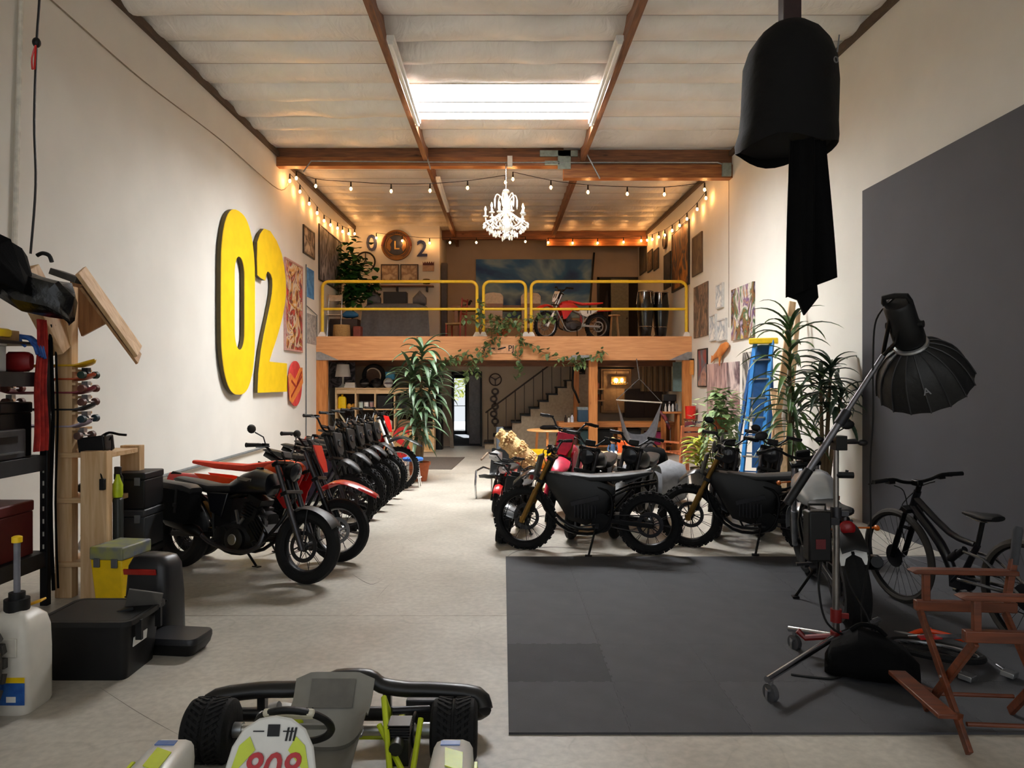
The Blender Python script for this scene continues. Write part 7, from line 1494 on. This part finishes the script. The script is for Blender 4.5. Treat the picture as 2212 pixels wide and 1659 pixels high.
# ================================================================ side-wall pictures, letters, plants, lights
def wallY(px, side): return (abs(XL) if side < 0 else XR)*FPX/abs(px-VX)
def sidepic(name, label, cat, side, px0, px1, pyt, pyb, m_, fr=None, fw=.03, d=.035, group=None, ref=0, mat_w=None):
    """picture on a side wall; pyt/pyb are its top and bottom seen at px0 (ref 0) or px1 (ref 1)"""
    off = d+.004; xw = (XL if side < 0 else XR); xs = xw-side*off
    Yf = lambda px: abs(xs)*FPX/abs(px-VX)
    y0, y1 = sorted((Yf(px0), Yf(px1))); Yr = Yf(px0 if ref == 0 else px1)
    z1, z0 = Z(pyt, Yr), Z(pyb, Yr); w, h = (y1-y0)/2, (z1-z0)/2
    t = thing(name, label, cat, (xw-side*.002, (y0+y1)/2, (z0+z1)/2), 0, group); s = -side
    k = fw if fr else 0
    MB().bb(0 if s > 0 else -d*.7, d*.7 if s > 0 else 0, -w+k, w-k, -h+k, h-k).build('canvas', m_, t)
    if fr:
        m = MB(); m.ring([(-w, -h), (w, -h), (w, h), (-w, h)], [(-w+k, -h+k), (w-k, -h+k), (w-k, h-k), (-w+k, h-k)], (0, 0, 0), (0, 1, 0), (0, 0, 1), (s*d, 0, 0)); m.build('frame', fr, t, bevel=.003)
    return t
FRB = mat('frame_black', '15120f', .5); FRW = mat('frame_brown', '3b2418', .5); FRG = mat('frame_grey', '8d8c8a', .4, .5)
# right wall
sidepic('painting', 'large dark orange abstract painting high on the right wall of the loft', 'painting', 1, 1450, 1486, 505, 633, art('art_fire', ['120a08', '4a2410', '8d5a2c', '26303a', 'c07a2e', '1a1210', '6d3520'], 1.6, 2.5, (1, 1, .6)), FRB, .05, .05)
sidepic('portrait_print', 'dark framed portrait print left of the big orange painting', 'picture', 1, 1433, 1447, 553, 627, art('art_portrait', ['0c0d12', '1b2230', '3a3a44', '101018', '5a4a40'], 2.2, 1), FRB)
sidepic('picture_frame', 'small dark framed picture far back on the right loft wall', 'picture', 1, 1411, 1421, 543, 586, art('art_dim', ['2a1e18', '6d5546', '3b2c24', '8b7560'], 3, 1), FRB)
sidepic('picture_frame', 'narrow framed picture second from the back on the right loft wall', 'picture', 1, 1398, 1408, 546, 590, art('art_dim2', ['4a3a30', '8d7a68', '5b4a3e', 'a08c78'], 3, 1), FRB)
sidepic('picture_frame', 'grey framed print farthest back on the right loft wall', 'picture', 1, 1381, 1395, 535, 596, art('art_dim3', ['4b4644', '6d6663', '57504c'], 2, .5), FRB)
t = thing('wall_medallion', 'small round dark medallion on the right loft wall above the portrait', 'ornament', (XR-.02, 20.2, Z(521, 20.2))); MB().cyl((0, 0, 0), (-.03, 0, 0), .22, 24).build('disc', mat('medallion', '4a3420', .5), t); MB().torus((-.03, 0, 0), (1, 0, 0), .2, .02, 24, 6).build('rim', BLK, t)
sidepic('painting', 'brown rectangular canvas high on right wall just before the loft', 'painting', 1, 1494, 1515, 515, 599, art('art_brown', ['3d3025', '6b563f', '4d3d2e', '857055', '2f261e'], 2.5, 3, (1, 1, .4)), mat('frame_walnut', '5a4632', .5), .035)
sidepic('painting', 'tall canvas of brown diagonal streaks at the loft edge on the right wall', 'painting', 1, 1497, 1527, 622, 731, art('art_streak', ['4a4038', '8d6f5c', '3a3832', 'a88468', '5d5a50', '7a5444'], 2.2, 3.5, (1, 2.2, .7), 'wave'), None)
SK1 = art('art_white', ['e9e6df', 'd8d6d0', '9aa3ab', 'e6e3db', 'eeebe4'], 5, 1)
for px0, px1, a, b, lb in ((1545, 1559, 616, 668, 'topmost of three small white-framed prints on the right wall'), (1531, 1544, 682, 738, 'lower left of three small white-framed prints on the right wall'), (1547, 1566, 692, 738, 'lower right of three small white-framed prints on the right wall')):
    sidepic('picture_frame', lb, 'picture', 1, px0, px1, a, b, SK1, mat('frame_pale', 'c9c9c6', .4), .03, .05, 'white-framed prints')
sidepic('painting', 'multicoloured abstract canvas above the blue ladder on the right wall', 'painting', 1, 1577, 1624, 627, 736, art('art_confetti', ['2c3a5c', 'c9a15c', '6b4a7a', 'd9d2c4', '3f6a4a', '8a5a34', '20242c', 'b9a9c0', 'c7b04a'], 2.6, 3, (1, 1, .8)), None, d=.06)
sidepic('poster', 'dark framed red poster low on the right wall beside the loft post', 'poster', 1, 1506, 1526, 755, 836, art('art_redposter', ['22161a', '8d3a34', '51606e', 'b98a7a', '1a1a20'], 2, 2), FRB)
sidepic('painting', 'left pinkish streaked panel low on the right wall behind the hanging plant', 'painting', 1, 1526, 1566, 787, 905, art('art_pink', ['c9a9a4', '8d6f70', 'd8c2b9', '7a5f66', 'b8948c'], 1.8, 3, (1, 2, .5), 'wave'), None)
sidepic('painting', 'right pinkish panel with a dark figure shape on the right wall', 'painting', 1, 1568, 1594, 783, 905, art('art_pink2', ['c9aeb0', '5a464c', 'd9c8c4', '8b6a68', '3b3036'], 1.5, 2), None)
sidepic('poster', 'black and white poster on the right wall behind the blue ladder', 'poster', 1, 1602, 1622, 762, 905, art('art_bw', ['1a1a1a', 'c9c5be', '3a3a3a', '8b8883', '101010'], 3, 2), None)
t = thing('wooden_whale', 'orange carved wooden fish shape on the right wall above the pinkish panels', 'ornament', (XR-.06, 15.0, Z(759, 15.0))); CW = mat('carved_wood', 'b5652c', .5, h2='d18a4c', scale=5)
MB().hull([(-.55, .10, .015, .05), (-.4, .08, .03, .10), (-.1, .02, .045, .13), (.2, -.06, .035, .08), (.42, -.10, .02, .05)], 14, 2.2, 1).build('body', CW, t, smooth=60); MB().prism([(-.40, -.10), (-.62, -.06), (-.66, -.22), (-.5, -.17)], (0.0, 0, 0), (0, -1, 0), (0, 0, 1), (.02, 0, 0)).build('tail', CW, t); MB().prism([(-.05, -.04), (.0, -.30), (.12, -.10)], (-.02, 0, 0), (0, -1, 0), (0, 0, 1), (.02, 0, 0)).build('fin', CW, t)
t = thing('wall_lantern', 'slim orange lantern on the right wall next to the loft post', 'lamp', (XR-.05, 17.25, Z(792, 17.25))); MB().bb(-.05, .03, -.06, .06, -.2, .16).build('body', mat('lantern_amber', 'c9853c', .4), t, bevel=.01); MB().bb(-.06, .03, -.07, .07, .16, .19).build('cap', BLKM, t)
# left wall
sidepic('picture_frame', 'dark framed print with sketchy figures high on the left wall', 'picture', -1, 657, 681, 484, 546, art('art_sketch', ['c9b59f', 'bca58e', '3a2a22', 'c9b59f', 'd0bda8'], 2.2, 2), FRB, .035)
t = sidepic('poster', 'tall graffiti style poster right of the yellow numeral two', 'poster', -1, 618, 655, 555, 756, art('art_graffiti', ['8d8a84', 'b5302a', '3a3836', 'c98a3a', 'd0c4b0', '7a2420', 'c94a34', '4a4a4c'], 2.8, 3), mat('frame_rose', 'b58a80', .5), .04, .05)
sidepic('paper_print', 'torn blue print on the left wall above the grey print', 'print', -1, 664, 679, 577, 641, art('art_blue', ['3a7fb8', '2f6ea8', '5a96c8', '3577b0'], 6, 1), None, d=.01)
sidepic('paper_print', 'grey patterned print on the left wall below the blue print', 'print', -1, 664, 684, 676, 741, art('art_grey', ['a9a6a2', '8d8a88', 'bab6b0', '77757a'], 9, 1), None, d=.01)
sidepic('poster', 'large black and white poster on the left wall of the loft', 'poster', -1, 691, 738, 482, 604, art('art_bw2', ['0c0c0e', 'b9b4b8', '17171a', '8d888c', '0e0e10', '4a4648'], 3.2, 1.4, (1, 1.5, .5)), FRB, .03, .04)
# big yellow 02
OXL = XL+.10; Yp = lambda px: abs(OXL)*FPX/(VX-px)
YEL02 = mat('numeral_yellow', 'f0c818', .5, var=.06, scale=4); EDGE = mat('numeral_unlit_edge', '4a3d18', .7)  # dark edge colour holds the shade of the sides facing the dim front
def cutout(name, lb, outer, inner=None):
    t = thing(name, lb, 'sign', (XL, (outer[0][0]), 1.6)); pr = lambda l: [(y, z) for y, z in l]
    for nm, x0, th, m_ in (('face', OXL-.012, .012, YEL02), ('unlit_edge', OXL-.075, .063, EDGE)):
        m = MB()
        if inner: m.ring(pr(outer), pr(inner), (x0, 0, 0), (0, 1, 0), (0, 0, 1), (th, 0, 0))
        else: m.prism(pr(outer), (x0, 0, 0), (0, 1, 0), (0, 0, 1), (th, 0, 0))
        m.build(nm, m_, t, wp=True, smooth=30)
    for y in (.3, .7): pass
    return t
y0, y1, z0, z1 = Yp(478), Yp(551), 1.57, 4.66
def stad(ya, yb, za, zb, pw=2.6, n=56, fl=.62):
    cy, w = (ya+yb)/2, (yb-ya)/2; hh = (zb-za)/2; cz = (za+zb)/2; rr_ = min(w*1.45, hh); out = []
    for i in range(n):
        a = 2*pi*i/n; c, s_ = cos(a), sin(a); out.append((cy+math.copysign(abs(c)**(2/pw), c)*w, cz+(hh-rr_)*(1 if s_ > 0 else -1 if s_ < 0 else 0)*min(1, abs(s_)*6)+math.copysign(abs(s_)**(2/2.2), s_)*rr_))
    return out
cutout('yellow_numeral', 'giant yellow cut-out numeral zero on the left wall', stad(y0, y1, z0, z1), stad(Yp(507), Yp(529), 2.33, 3.9, 2.2))
px2 = [(557, 523), (563, 505), (571, 494), (584, 499), (598, 521), (608, 546), (614, 575), (617.5, 606), (618, 632), (616, 655), (611, 682), (604, 710), (596, 737), (589, 757), (582, 781), (620, 785), (620, 846), (557.6, 848.5), (559, 806), (564.7, 757), (571, 722), (579, 685), (585, 655), (588.5, 634), (589.6, 617), (589, 602), (586, 593), (581, 587), (577.5, 587), (575, 594), (573.5, 606), (563, 600), (556.7, 594), (556, 560)]
cutout('yellow_numeral', 'giant yellow cut-out numeral two on the left wall', [(Yp(a), Z(b, Yp(a))) for a, b in px2])
# round red sign with orange script plate
t = thing('round_sign', 'round red sign with a diagonal orange lettering plate on the left wall', 'sign', (XL+.02, 15.57, 1.76)); MB().cyl((0, 0, 0), (.03, 0, 0), .49, 40).build('disc', mat('sign_red_round', 'c03034', .5, h2='d84a48', scale=5), t)
m = MB(); m.prism([(-.58, .18), (-.45, .22), (-.1, .08), (.25, .34), (.45, .36), (.5, .02), (.2, -.18), (-.3, -.42), (-.48, -.36), (-.5, -.1)], (.032, 0, 0), (0, 1, 0), (0, 0, 1), (.02, 0, 0)); pl = m.build('script_plate', mat('sign_orange', 'd9803c', .5), t, bevel=.006)
for a, b in (((-.42, -.28), (.38, .16)), ((-.40, .06), (-.1, -.06)), ((0, -.02), (.36, .26))): m = MB(); m.bar((.054, a[0], a[1]), (.054, b[0], b[1]), .05, .008, (1, 0, 0)); m.build('script_stroke', mat('sign_deep_red', '9a2a20', .5), pl)
# ---- plants
def dracaena(name, lb, x, y, stems, pot, lm, seedv=1, leafL=.7, w=.055, cat='plant'):
    """stems: list of (dx,dy,height,leaf_from,n_leaves)"""
    r = random.Random(seedv); t = thing(name, lb, cat, (x, y, 0))
    pr, ph, pm = pot
    MB().lathe([(.0, .0), (pr*.72, 0), (pr*.95, ph*.82), (pr*.95, ph*.84), (pr*1.06, ph*.84), (pr*1.08, ph), (pr*.96, ph), (pr*.93, ph*.88), (.0, ph*.86)], 28).build('pot', pm, t)
    for dx, dy, h, lf, n in stems:
        MB().tube([(dx*.15, dy*.15, ph*.8), (dx*.5, dy*.5, ph+(h-ph)*.5), (dx, dy, h)], [.034, .028, .016], 8, k=3).build('stem', mat('stem_bark', '6e5a3e', .8), t)
        m = MB()
        for i in range(n):
            q = lf+(h-lf)*(i/n)**.8; tt = (q-ph)/(h-ph); c = V((dx*(.5*tt*2 if tt < .5 else tt), dy*(tt), q)); a = i*2.4+r.uniform(-.3, .3); el = -.1+1.2*(i/n)+r.uniform(-.2, .2)
            d_ = V((cos(a)*cos(el), sin(a)*cos(el), sin(el))); m.blade(c, d_, leafL*r.uniform(.75, 1.1), w*r.uniform(.8, 1.2), r.uniform(1.2, 2.3), 8)
        m.v = [(min(px_, XR-.02-x), py_, pz_) for px_, py_, pz_ in m.v]; m.build('foliage', lm, t, smooth=60)
    return t
DRA = mat('dracaena_leaf', '2c4629', .5, h2='587350', scale=5); DRB = mat('dracaena_dark', '2c4526', .45, h2='50702f', scale=5)
dracaena('potted_dracaena', 'tall dracaena in a terracotta pot under the loft beam', -1.52, 13.0, [(.06, .0, 2.38, 2.05, 22), (-.14, .05, 1.95, 1.35, 46), (.22, .08, 1.85, 1.25, 46), (-.02, -.18, 1.25, .75, 44)], (.20, .34, TERRA), DRA, 3, .66, .078)
dracaena('potted_dracaena', 'tall slender dracaena in front of the leaning boards by the right wall', 3.80, 9.5, [(.0, .0, 2.55, .95, 62), (.10, .12, 1.6, .9, 30)], (.22, .34, mat('pot_dark', '3b3733', .6)), DRB, 5, .72, .062)
dracaena('potted_dracaena', 'smaller branching dracaena right of the tall slender one', 4.18, 9.35, [(-.06, -.04, 1.85, 1.45, 26), (.10, .0, 2.0, 1.55, 28), (.18, -.12, 1.62, 1.3, 20)], (.18, .30, TERRA), mat('dracaena_deep', '25382a', .45, h2='435a44', scale=5), 8, .5, .065)
# pothos on a stand
def heartleaf(m, p, d, s):
    p, d = V(p), V(d).normalized(); sd = d.cross(V((0, 0, 1))); sd = sd.normalized() if sd.length > .1 else V((1, 0, 0)); n = sd.cross(d)
    pts = [p, p+d*s*.25+sd*s*.42+n*s*.06, p+d*s*.6+sd*s*.34, p+d*s*1.05-n*s*.12, p+d*s*.6-sd*s*.34, p+d*s*.25-sd*s*.42+n*s*.06, p+d*s*.5-n*s*.05]
    m.add(pts, [(0, 1, 6), (1, 2, 6), (2, 3, 6), (3, 4, 6), (4, 5, 6), (5, 0, 6)])
POTH = mat('pothos_leaf', '5c7f48', .45, h2='9fb47c', scale=7); r9 = random.Random(9)
t = thing('pothos_plant', 'bushy pothos trailing from a tall pedestal left of the blue ladder', 'plant', (X(1556, 10.9), 10.9, 0)); MB().lathe([(.0, 0), (.17, 0), (.16, .03), (.05, .06), (.05, .98), (.15, 1.0), (.15, 1.03), (.0, 1.03)], 20).build('pedestal', mat('pedestal_grey', '6a675f', .6), t); MB().lathe([(.0, 1.03), (.13, 1.03), (.17, 1.25), (.15, 1.25), (.0, 1.2)], 20).build('pot', TERRA, t)
m = MB()
for i in range(240):
    a = r9.uniform(0, 2*pi); rr_ = abs(r9.gauss(0, .18)); h = 1.28+r9.uniform(0, .42)-rr_*.5; heartleaf(m, (cos(a)*rr_, sin(a)*rr_, h), (cos(a), sin(a), r9.uniform(-.6, .5)), r9.uniform(.08, .15))
for k in range(26):
    a = r9.uniform(0, 2*pi); L_ = r9.uniform(.3, .85)
    for i in range(9): q = i/9; heartleaf(m, (cos(a)*(.2+.06*q), sin(a)*(.2+.06*q), 1.3-L_*q), (cos(a+r9.uniform(-1, 1)), sin(a), -.8), r9.uniform(.07, .11))
m.build('foliage', POTH, t)
t = thing('croton_plant', 'small yellow-green leafy plant before the patio chair', 'plant', (X(1512, 11.6), 11.6, 0)); MB().lathe([(.0, 0), (.12, 0), (.16, .40), (.14, .40), (.0, .36)], 18).build('pot', mat('pot_dark', '3b3733', .6), t); m = MB()
for i in range(46): a = i*2.4; m.blade((cos(a)*.03, sin(a)*.03, .40+.010*i), (cos(a), sin(a), .5), .32, .085, 1.2, 5)
m.build('foliage', mat('croton_leaf', '7a8a2c', .45, h2='c9c64a', scale=8), t)
# loft plant, left
t = thing('loft_palm', 'big dark green leafy plant in the left corner of the loft', 'plant', (-4.14, 19.65, ZL)); MB().lathe([(.0, 0), (.2, 0), (.26, .45), (.23, .45), (.0, .4)], 20).build('pot', mat('pot_dark', '3b3733', .6), t); MB().tube([(0, 0, .4), (.05, 0, 1.2), (-.05, 0, 1.9)], .03, 7, k=3).build('stem', mat('stem_bark', '6e5a3e', .8), t); m = MB(); r5 = random.Random(5)
for i in range(640):
    if i < 460: c = V((r5.gauss(.02, .2), r5.gauss(0, .2), 1.0+abs(r5.gauss(.75, .42))))
    else: c = V((r5.uniform(-.1, .75), r5.gauss(-.1, .15), 1.45+r5.gauss(.0, .14)))
    a = r5.uniform(0, 2*pi); heartleaf(m, c, (cos(a), sin(a), r5.uniform(-.8, .4)), r5.uniform(.15, .25))
m.v = [(max(x, -.38), y, z) for x, y, z in m.v]; m.build('foliage', mat('loft_leaf', '1d4a22', .5, h2='2f6a33', scale=6), t, label='dense dark green leaves')
# trailing vine along the railing and the beam
t = thing('trailing_vine', 'green pothos vine trailing over the loft railing and the beam', 'plant', (X(1090, 17.4), 17.4, ZL)); VL = mat('vine_leaf', '3a5a33', .5, h2='7d935f', scale=8); VS = mat('vine_stem', '6a5a3a', .7); YV = 17.36
vines = [[(1035, 690), (1042, 665), (1038, 655)], [(1010, 760), (990, 768), (975, 776), (965, 782)], [(1120, 700), (1125, 735), (1118, 770), (1122, 800), (1116, 812)], [(1060, 700), (1062, 740), (1050, 765), (1030, 785), (1025, 805)], [(1120, 735), (1150, 745), (1175, 762), (1205, 772), (1235, 778), (1262, 776)],
         [(1262, 776), (1290, 768), (1302, 757)], [(1085, 728), (1062, 735), (1040, 752), (1030, 770)], [(1262, 776), (1250, 785), (1240, 790)], [(1100, 690), (1080, 705), (1065, 715)], [(1035, 700), (1020, 690), (1000, 683)], [(1140, 690), (1160, 682), (1180, 690), (1200, 685)], [(985, 776), (960, 790), (945, 795)], [(1012, 778), (1010, 800), (1008, 815)]]
rv = random.Random(4)
for vn in vines:
    pts = smoothpath([P(a, b, YV-.04*rv.random()) for a, b in vn], 6); MB().tube(pts, .006, 5).build('stem', VS, t, wp=True); m = MB()
    for p in pts:
        for _ in range(2 if len(vn) < 5 else 2): a = rv.uniform(0, 2*pi); heartleaf(m, p+V((rv.gauss(0, .05), -abs(rv.gauss(0, .03)), rv.gauss(0, .05))), (cos(a), -.4, sin(a)-.5), rv.uniform(.08, .15))
    m.build('foliage', VL, t, wp=True)
m = MB()
for i in range(110): a = rv.uniform(0, 2*pi); heartleaf(m, P(rv.gauss(1085, 24), rv.gauss(702, 10), 17.5+rv.uniform(-.1, .5)), (cos(a), -.3, sin(a)), rv.uniform(.09, .15))
m.build('foliage', VL, t, wp=True); MB().lathe([(.0, 0), (.12, 0), (.15, .24), (.13, .24), (.0, .2)], 18, (X(1085, 17.95), 17.95, ZL)).build('pot', TERRA, t, wp=True)
# ---- blue step ladder
t = thing('step_ladder', 'blue fibreglass step ladder with a yellow top leaning at the right wall', 'ladder', (4.2, 11.4, 0)); LB = mat('ladder_blue', '1f6fb0', .5); top = P(1650, 733, 11.6); LBD = mat('ladder_blue_dark', '17497c', .5)
f0, f1 = P(1598, 1058, 11.3), P(1640, 1058, 11.0); f0.z = f1.z = 0; t0_, t1_ = P(1632, 738, 11.65), P(1668, 735, 11.5)
bl0, bl1 = V((f0.x+.05, 11.95, 0)), V((f1.x+.22, 11.75, 0))
MB().bar(f0, t0_, .09, .03, (1, .3, 0)).build('front_rail', LB, t, wp=True, bevel=.004); MB().bar(f1, t1_, .09, .03, (1, .3, 0)).build('front_rail', LB, t, wp=True, bevel=.004)
MB().bar(bl0, t0_+V((.03, .12, -.05)), .07, .03, (1, .3, 0)).build('rear_rail', LBD, t, wp=True); MB().bar(bl1, t1_+V((.03, .12, -.05)), .07, .03, (1, .3, 0)).build('rear_rail', LBD, t, wp=True)
for k in range(1, 8): q = k/8; a, b = f0+(t0_-f0)*q, f1+(t1_-f1)*q; MB().bar(a, b, .09, .022).build('step', ALU, t, wp=True); a2, b2 = bl0+(t0_-bl0)*q, bl1+(t1_-bl1)*q; MB().bar(a2+V((.03, .06, 0)), b2+V((.03, .06, 0)), .03, .02).build('rear_brace', LBD, t, wp=True)
c = (t0_+t1_)/2; m = MB(); m.box(c+V((.02, .06, .0)), (.44, .26, .09), (0, 0, -.4)); m.build('top_cap', YEL, t, wp=True, bevel=.012)
MB().prism([(0, 0), (.30, 0), (.34, -2.0), (-.03, -2.0)], t0_+V((.01, .11, -.06)), (t1_-t0_).normalized(), (0, .0, 1), (0, .01, 0)).build('back_web', LBD, t, wp=True)
# leaning timber at the right wall
for a, b, w_, lb in ((P(1655, 1100, 10.4), P(1712, 652, 10.9), .10, 'left long pine board leaning on the right wall behind the dracaena'), (P(1690, 1110, 10.3), P(1724, 672, 10.75), .07, 'right long pine board leaning on the right wall behind the dracaena'), (P(1700, 1080, 10.0), P(1672, 840, 10.9), .12, 'short wide pine board leaning behind the tall dracaena')):
    a.z = .01; tag(MB().bar(a, b, w_, .035, (0, 1, 0)).build('leaning_timber', wood('lean_pine', 'b8946c', 'd9ba92', 2, scale=2), bevel=.003), lb, 'board', 'leaning pine boards')
o = tag(MB().bb(-.15, .15, -.12, .12, 0, .62).build('pale_locker', mat('pale_pink_box', 'b99c8c', .6), bevel=.006), 'pale tall box standing behind the right black dirt bike', 'box'); o.location = (3.56, 8.5, 0); o.name = 'storage_box'
# ---- chandelier
CX_, CY_ = X(1093, 14.0), 14.0
t = thing('chandelier', 'lit crystal chandelier hanging from the big cross beam', 'chandelier', (CX_, CY_, 5.0)); CRY = mat('crystal', 'd8d2c6', .1, var=.02); CRB = glow('candle_bulb', 'ffdcae', 16.)
MB().tube([(CX_, 14.30, 6.16), (CX_, 14.05, 6.05), (CX_, CY_, 5.95), (CX_, CY_, 5.5)], .012, 6, k=3).build('chain', CHR, t, wp=True); m = MB(); m.bb(CX_+.03, CX_+.13, 14.30, 14.36, 6.08, 6.30); m.build('hanger_bracket', WHT, t, wp=True)
m = MB(); m.lathe([(.0, .55), (.05, .54), (.075, .50), (.03, .46), (.045, .42), (.06, .20), (.05, .12), (.09, .06), (.05, 0), (.07, -.08), (.12, -.14), (.10, -.24), (.04, -.32), (.06, -.38), (.0, -.42)], 20); st_ = m.build('column', CRY, t)
for k in range(6):
    a = 2*pi*k/6+.2; c, s = cos(a), sin(a); m = MB(); m.tube([(c*.04, s*.04, .18), (c*.10, s*.10, .38), (c*.18, s*.18, .44), (c*.22, s*.22, .36)], .012, 6, k=4); m.build('upper_scroll', CRY, t); MB().lathe([(.0, -.18), (.016, -.12), (.02, 0), (.0, .04)], 6, (c*.22, s*.22, .34)).build('crystal_drop', CRY, t)
for k in range(10):
    a = 2*pi*k/10; c, s = cos(a), sin(a); rr_ = .40 if k % 2 else .34; zz = .0 if k % 2 else .03
    m = MB(); m.tube([(c*.05, s*.05, -.12), (c*.18, s*.18, -.20), (c*rr_*.9, s*rr_*.9, -.12), (c*rr_, s*rr_, zz)], .014, 7, k=4); ar = m.build('arm', CRY, t)
    MB().lathe([(.0, 0), (.05, .01), (.06, .03), (.02, .03), (.016, .12), (.0, .12)], 14, (c*rr_, s*rr_, zz)).build('candle_cup', CRY, ar); MB().lathe([(.0, 0), (.018, .01), (.022, .04), (.010, .08), (.0, .10)], 10, (c*rr_, s*rr_, zz+.12)).build('bulb', CRB, ar)
rc2 = random.Random(2)
for k in range(90):
    a = rc2.uniform(0, 2*pi); rr_ = .44*rc2.random()**.5; z = -.10-.26*(1-(rr_/.46)**2)-rc2.uniform(0, .06)+.0; MB().lathe([(.0, -.055), (.014, -.03), (.016, 0), (.0, .025)], 5, (cos(a)*rr_, sin(a)*rr_, z)).build('crystal_drop', CRY, t)
m = MB()
for k in range(20):
    a = 2*pi*k/20
    for i in range(14):
        q = i/13; rr_ = .06+.38*q; z = .16-.30*q**.7-.0; m.ball((cos(a)*rr_, sin(a)*rr_, z), .013, 6, 4)
for k in range(40):
    a = 2*pi*k/40
    for rr_, zb in ((.43, -.12), (.33, -.24), (.2, -.32)): m.ball((cos(a)*rr_, sin(a)*rr_, zb-.03*abs(sin(a*5))), .015, 6, 4)
stuff(m.build('bead_strands', CRY, t))
# ---- festoon lights
WARM = glow('warm_bulb', 'ffb468', 112.); SOCK = BLK
def festoon(lb, pts3, sag=.0, hang=.10, dense=1):
    """string of bulbs: cord through the bulb points"""
    c = sum((V(p) for p in pts3), V((0, 0, 0)))/len(pts3); t = thing('festoon_lights', lb, 'string lights', c, 0, 'festoon lights')
    cp = []
    for p in pts3: cp.append(V(p)+V((0, 0, hang+.05)))
    MB().tube(smoothpath(cp, 3), .007, 5).build('cord', BLK, t, wp=True)
    for p in pts3:
        p = V(p); s = MB().cyl(p+V((0, 0, hang+.05)), p+V((0, 0, .035)), .014, 6, .02).build('socket', SOCK, t, wp=True); MB().ball(p, (.026, .026, .036), 8, 6).build('bulb', WARM, s)
fl = [(626, 391), (648, 414), (668, 440), (685, 460), (700, 477), (714, 486), (729, 493), (740, 500), (753, 505), (766, 505)]
festoon('string of warm bulbs along the upper left wall toward the loft', [P(a, b, 4.40*FPX/(VX-a)) for a, b in fl])
fr_ = [(1525, 428), (1506, 452), (1484, 473), (1468, 487), (1452, 498), (1436, 508), (1423, 512), (1409, 517), (1398, 519)]
festoon('string of warm bulbs along the upper right wall toward the loft', [P(a, b, 4.46*FPX/(a-VX)) for a, b in fr_])
festoon('swag of bulbs on the left half below the big cross beam', [P(a, b, 14.85) for a, b in ((640, 385), (682, 402), (758, 408), (845, 413), (929, 412), (1010, 406), (1092, 394))])
festoon('swag of bulbs on the right half below the big cross beam', [P(a, b, 14.85) for a, b in ((1108, 387), (1190, 405), (1270, 415), (1355, 419), (1435, 420), (1522, 410))])
festoon('string of bulbs across the loft partition wall over the round emblem', [P(a, b, 21.70) for a, b in ((813, 514), (869, 520), (928, 525), (972, 524), (1029, 524), (1135, 522))])
festoon('string of bulbs along the rear roof beam at the loft right', [P(a, b, 22.66) for a, b in ((1184, 524), (1237, 525), (1291, 525), (1347, 523), (1385, 520))])
# ================================================================ camera, world, view
cam = bpy.data.cameras.new('camera'); co = bpy.data.objects.new('camera', cam); COL.objects.link(co)
co.location = (0, 0, EYE); co.rotation_euler = (R(90), 0, 0)
cam.sensor_width = 36; cam.lens = 36*FPX/2212; cam.shift_x = (1106-VX)/2212; cam.shift_y = 0; cam.clip_end = 200; cam.clip_start = .05
SC.camera = co
wd = bpy.data.worlds.new('world'); SC.world = wd; wd.use_nodes = True
bg = wd.node_tree.nodes['Background']; bg.inputs[0].default_value = (.9, .95, 1, 1); bg.inputs[1].default_value = WORLD
sl = bpy.data.lights.new('sun', 'SUN'); sl.energy = 9.; sl.angle = .02; sl.color = (1, .95, .86)
so = bpy.data.objects.new('sun', sl); COL.objects.link(so); so.rotation_euler = (R(-42), 0, R(15)); so.location = (0, 40, 30)
SC.view_settings.view_transform = 'Standard'; SC.view_settings.look = 'None'; SC.view_settings.gamma = 1; SC.view_settings.use_curve_mapping = False
SC.view_settings.exposure = EXPO
SC.cycles.use_denoising = True; SC.cycles.max_bounces = 8; SC.cycles.diffuse_bounces = 5; SC.cycles.glossy_bounces = 3; SC.cycles.transmission_bounces = 4; SC.cycles.sample_clamp_indirect = 6; SC.cycles.caustics_reflective = False; SC.cycles.caustics_refractive = False
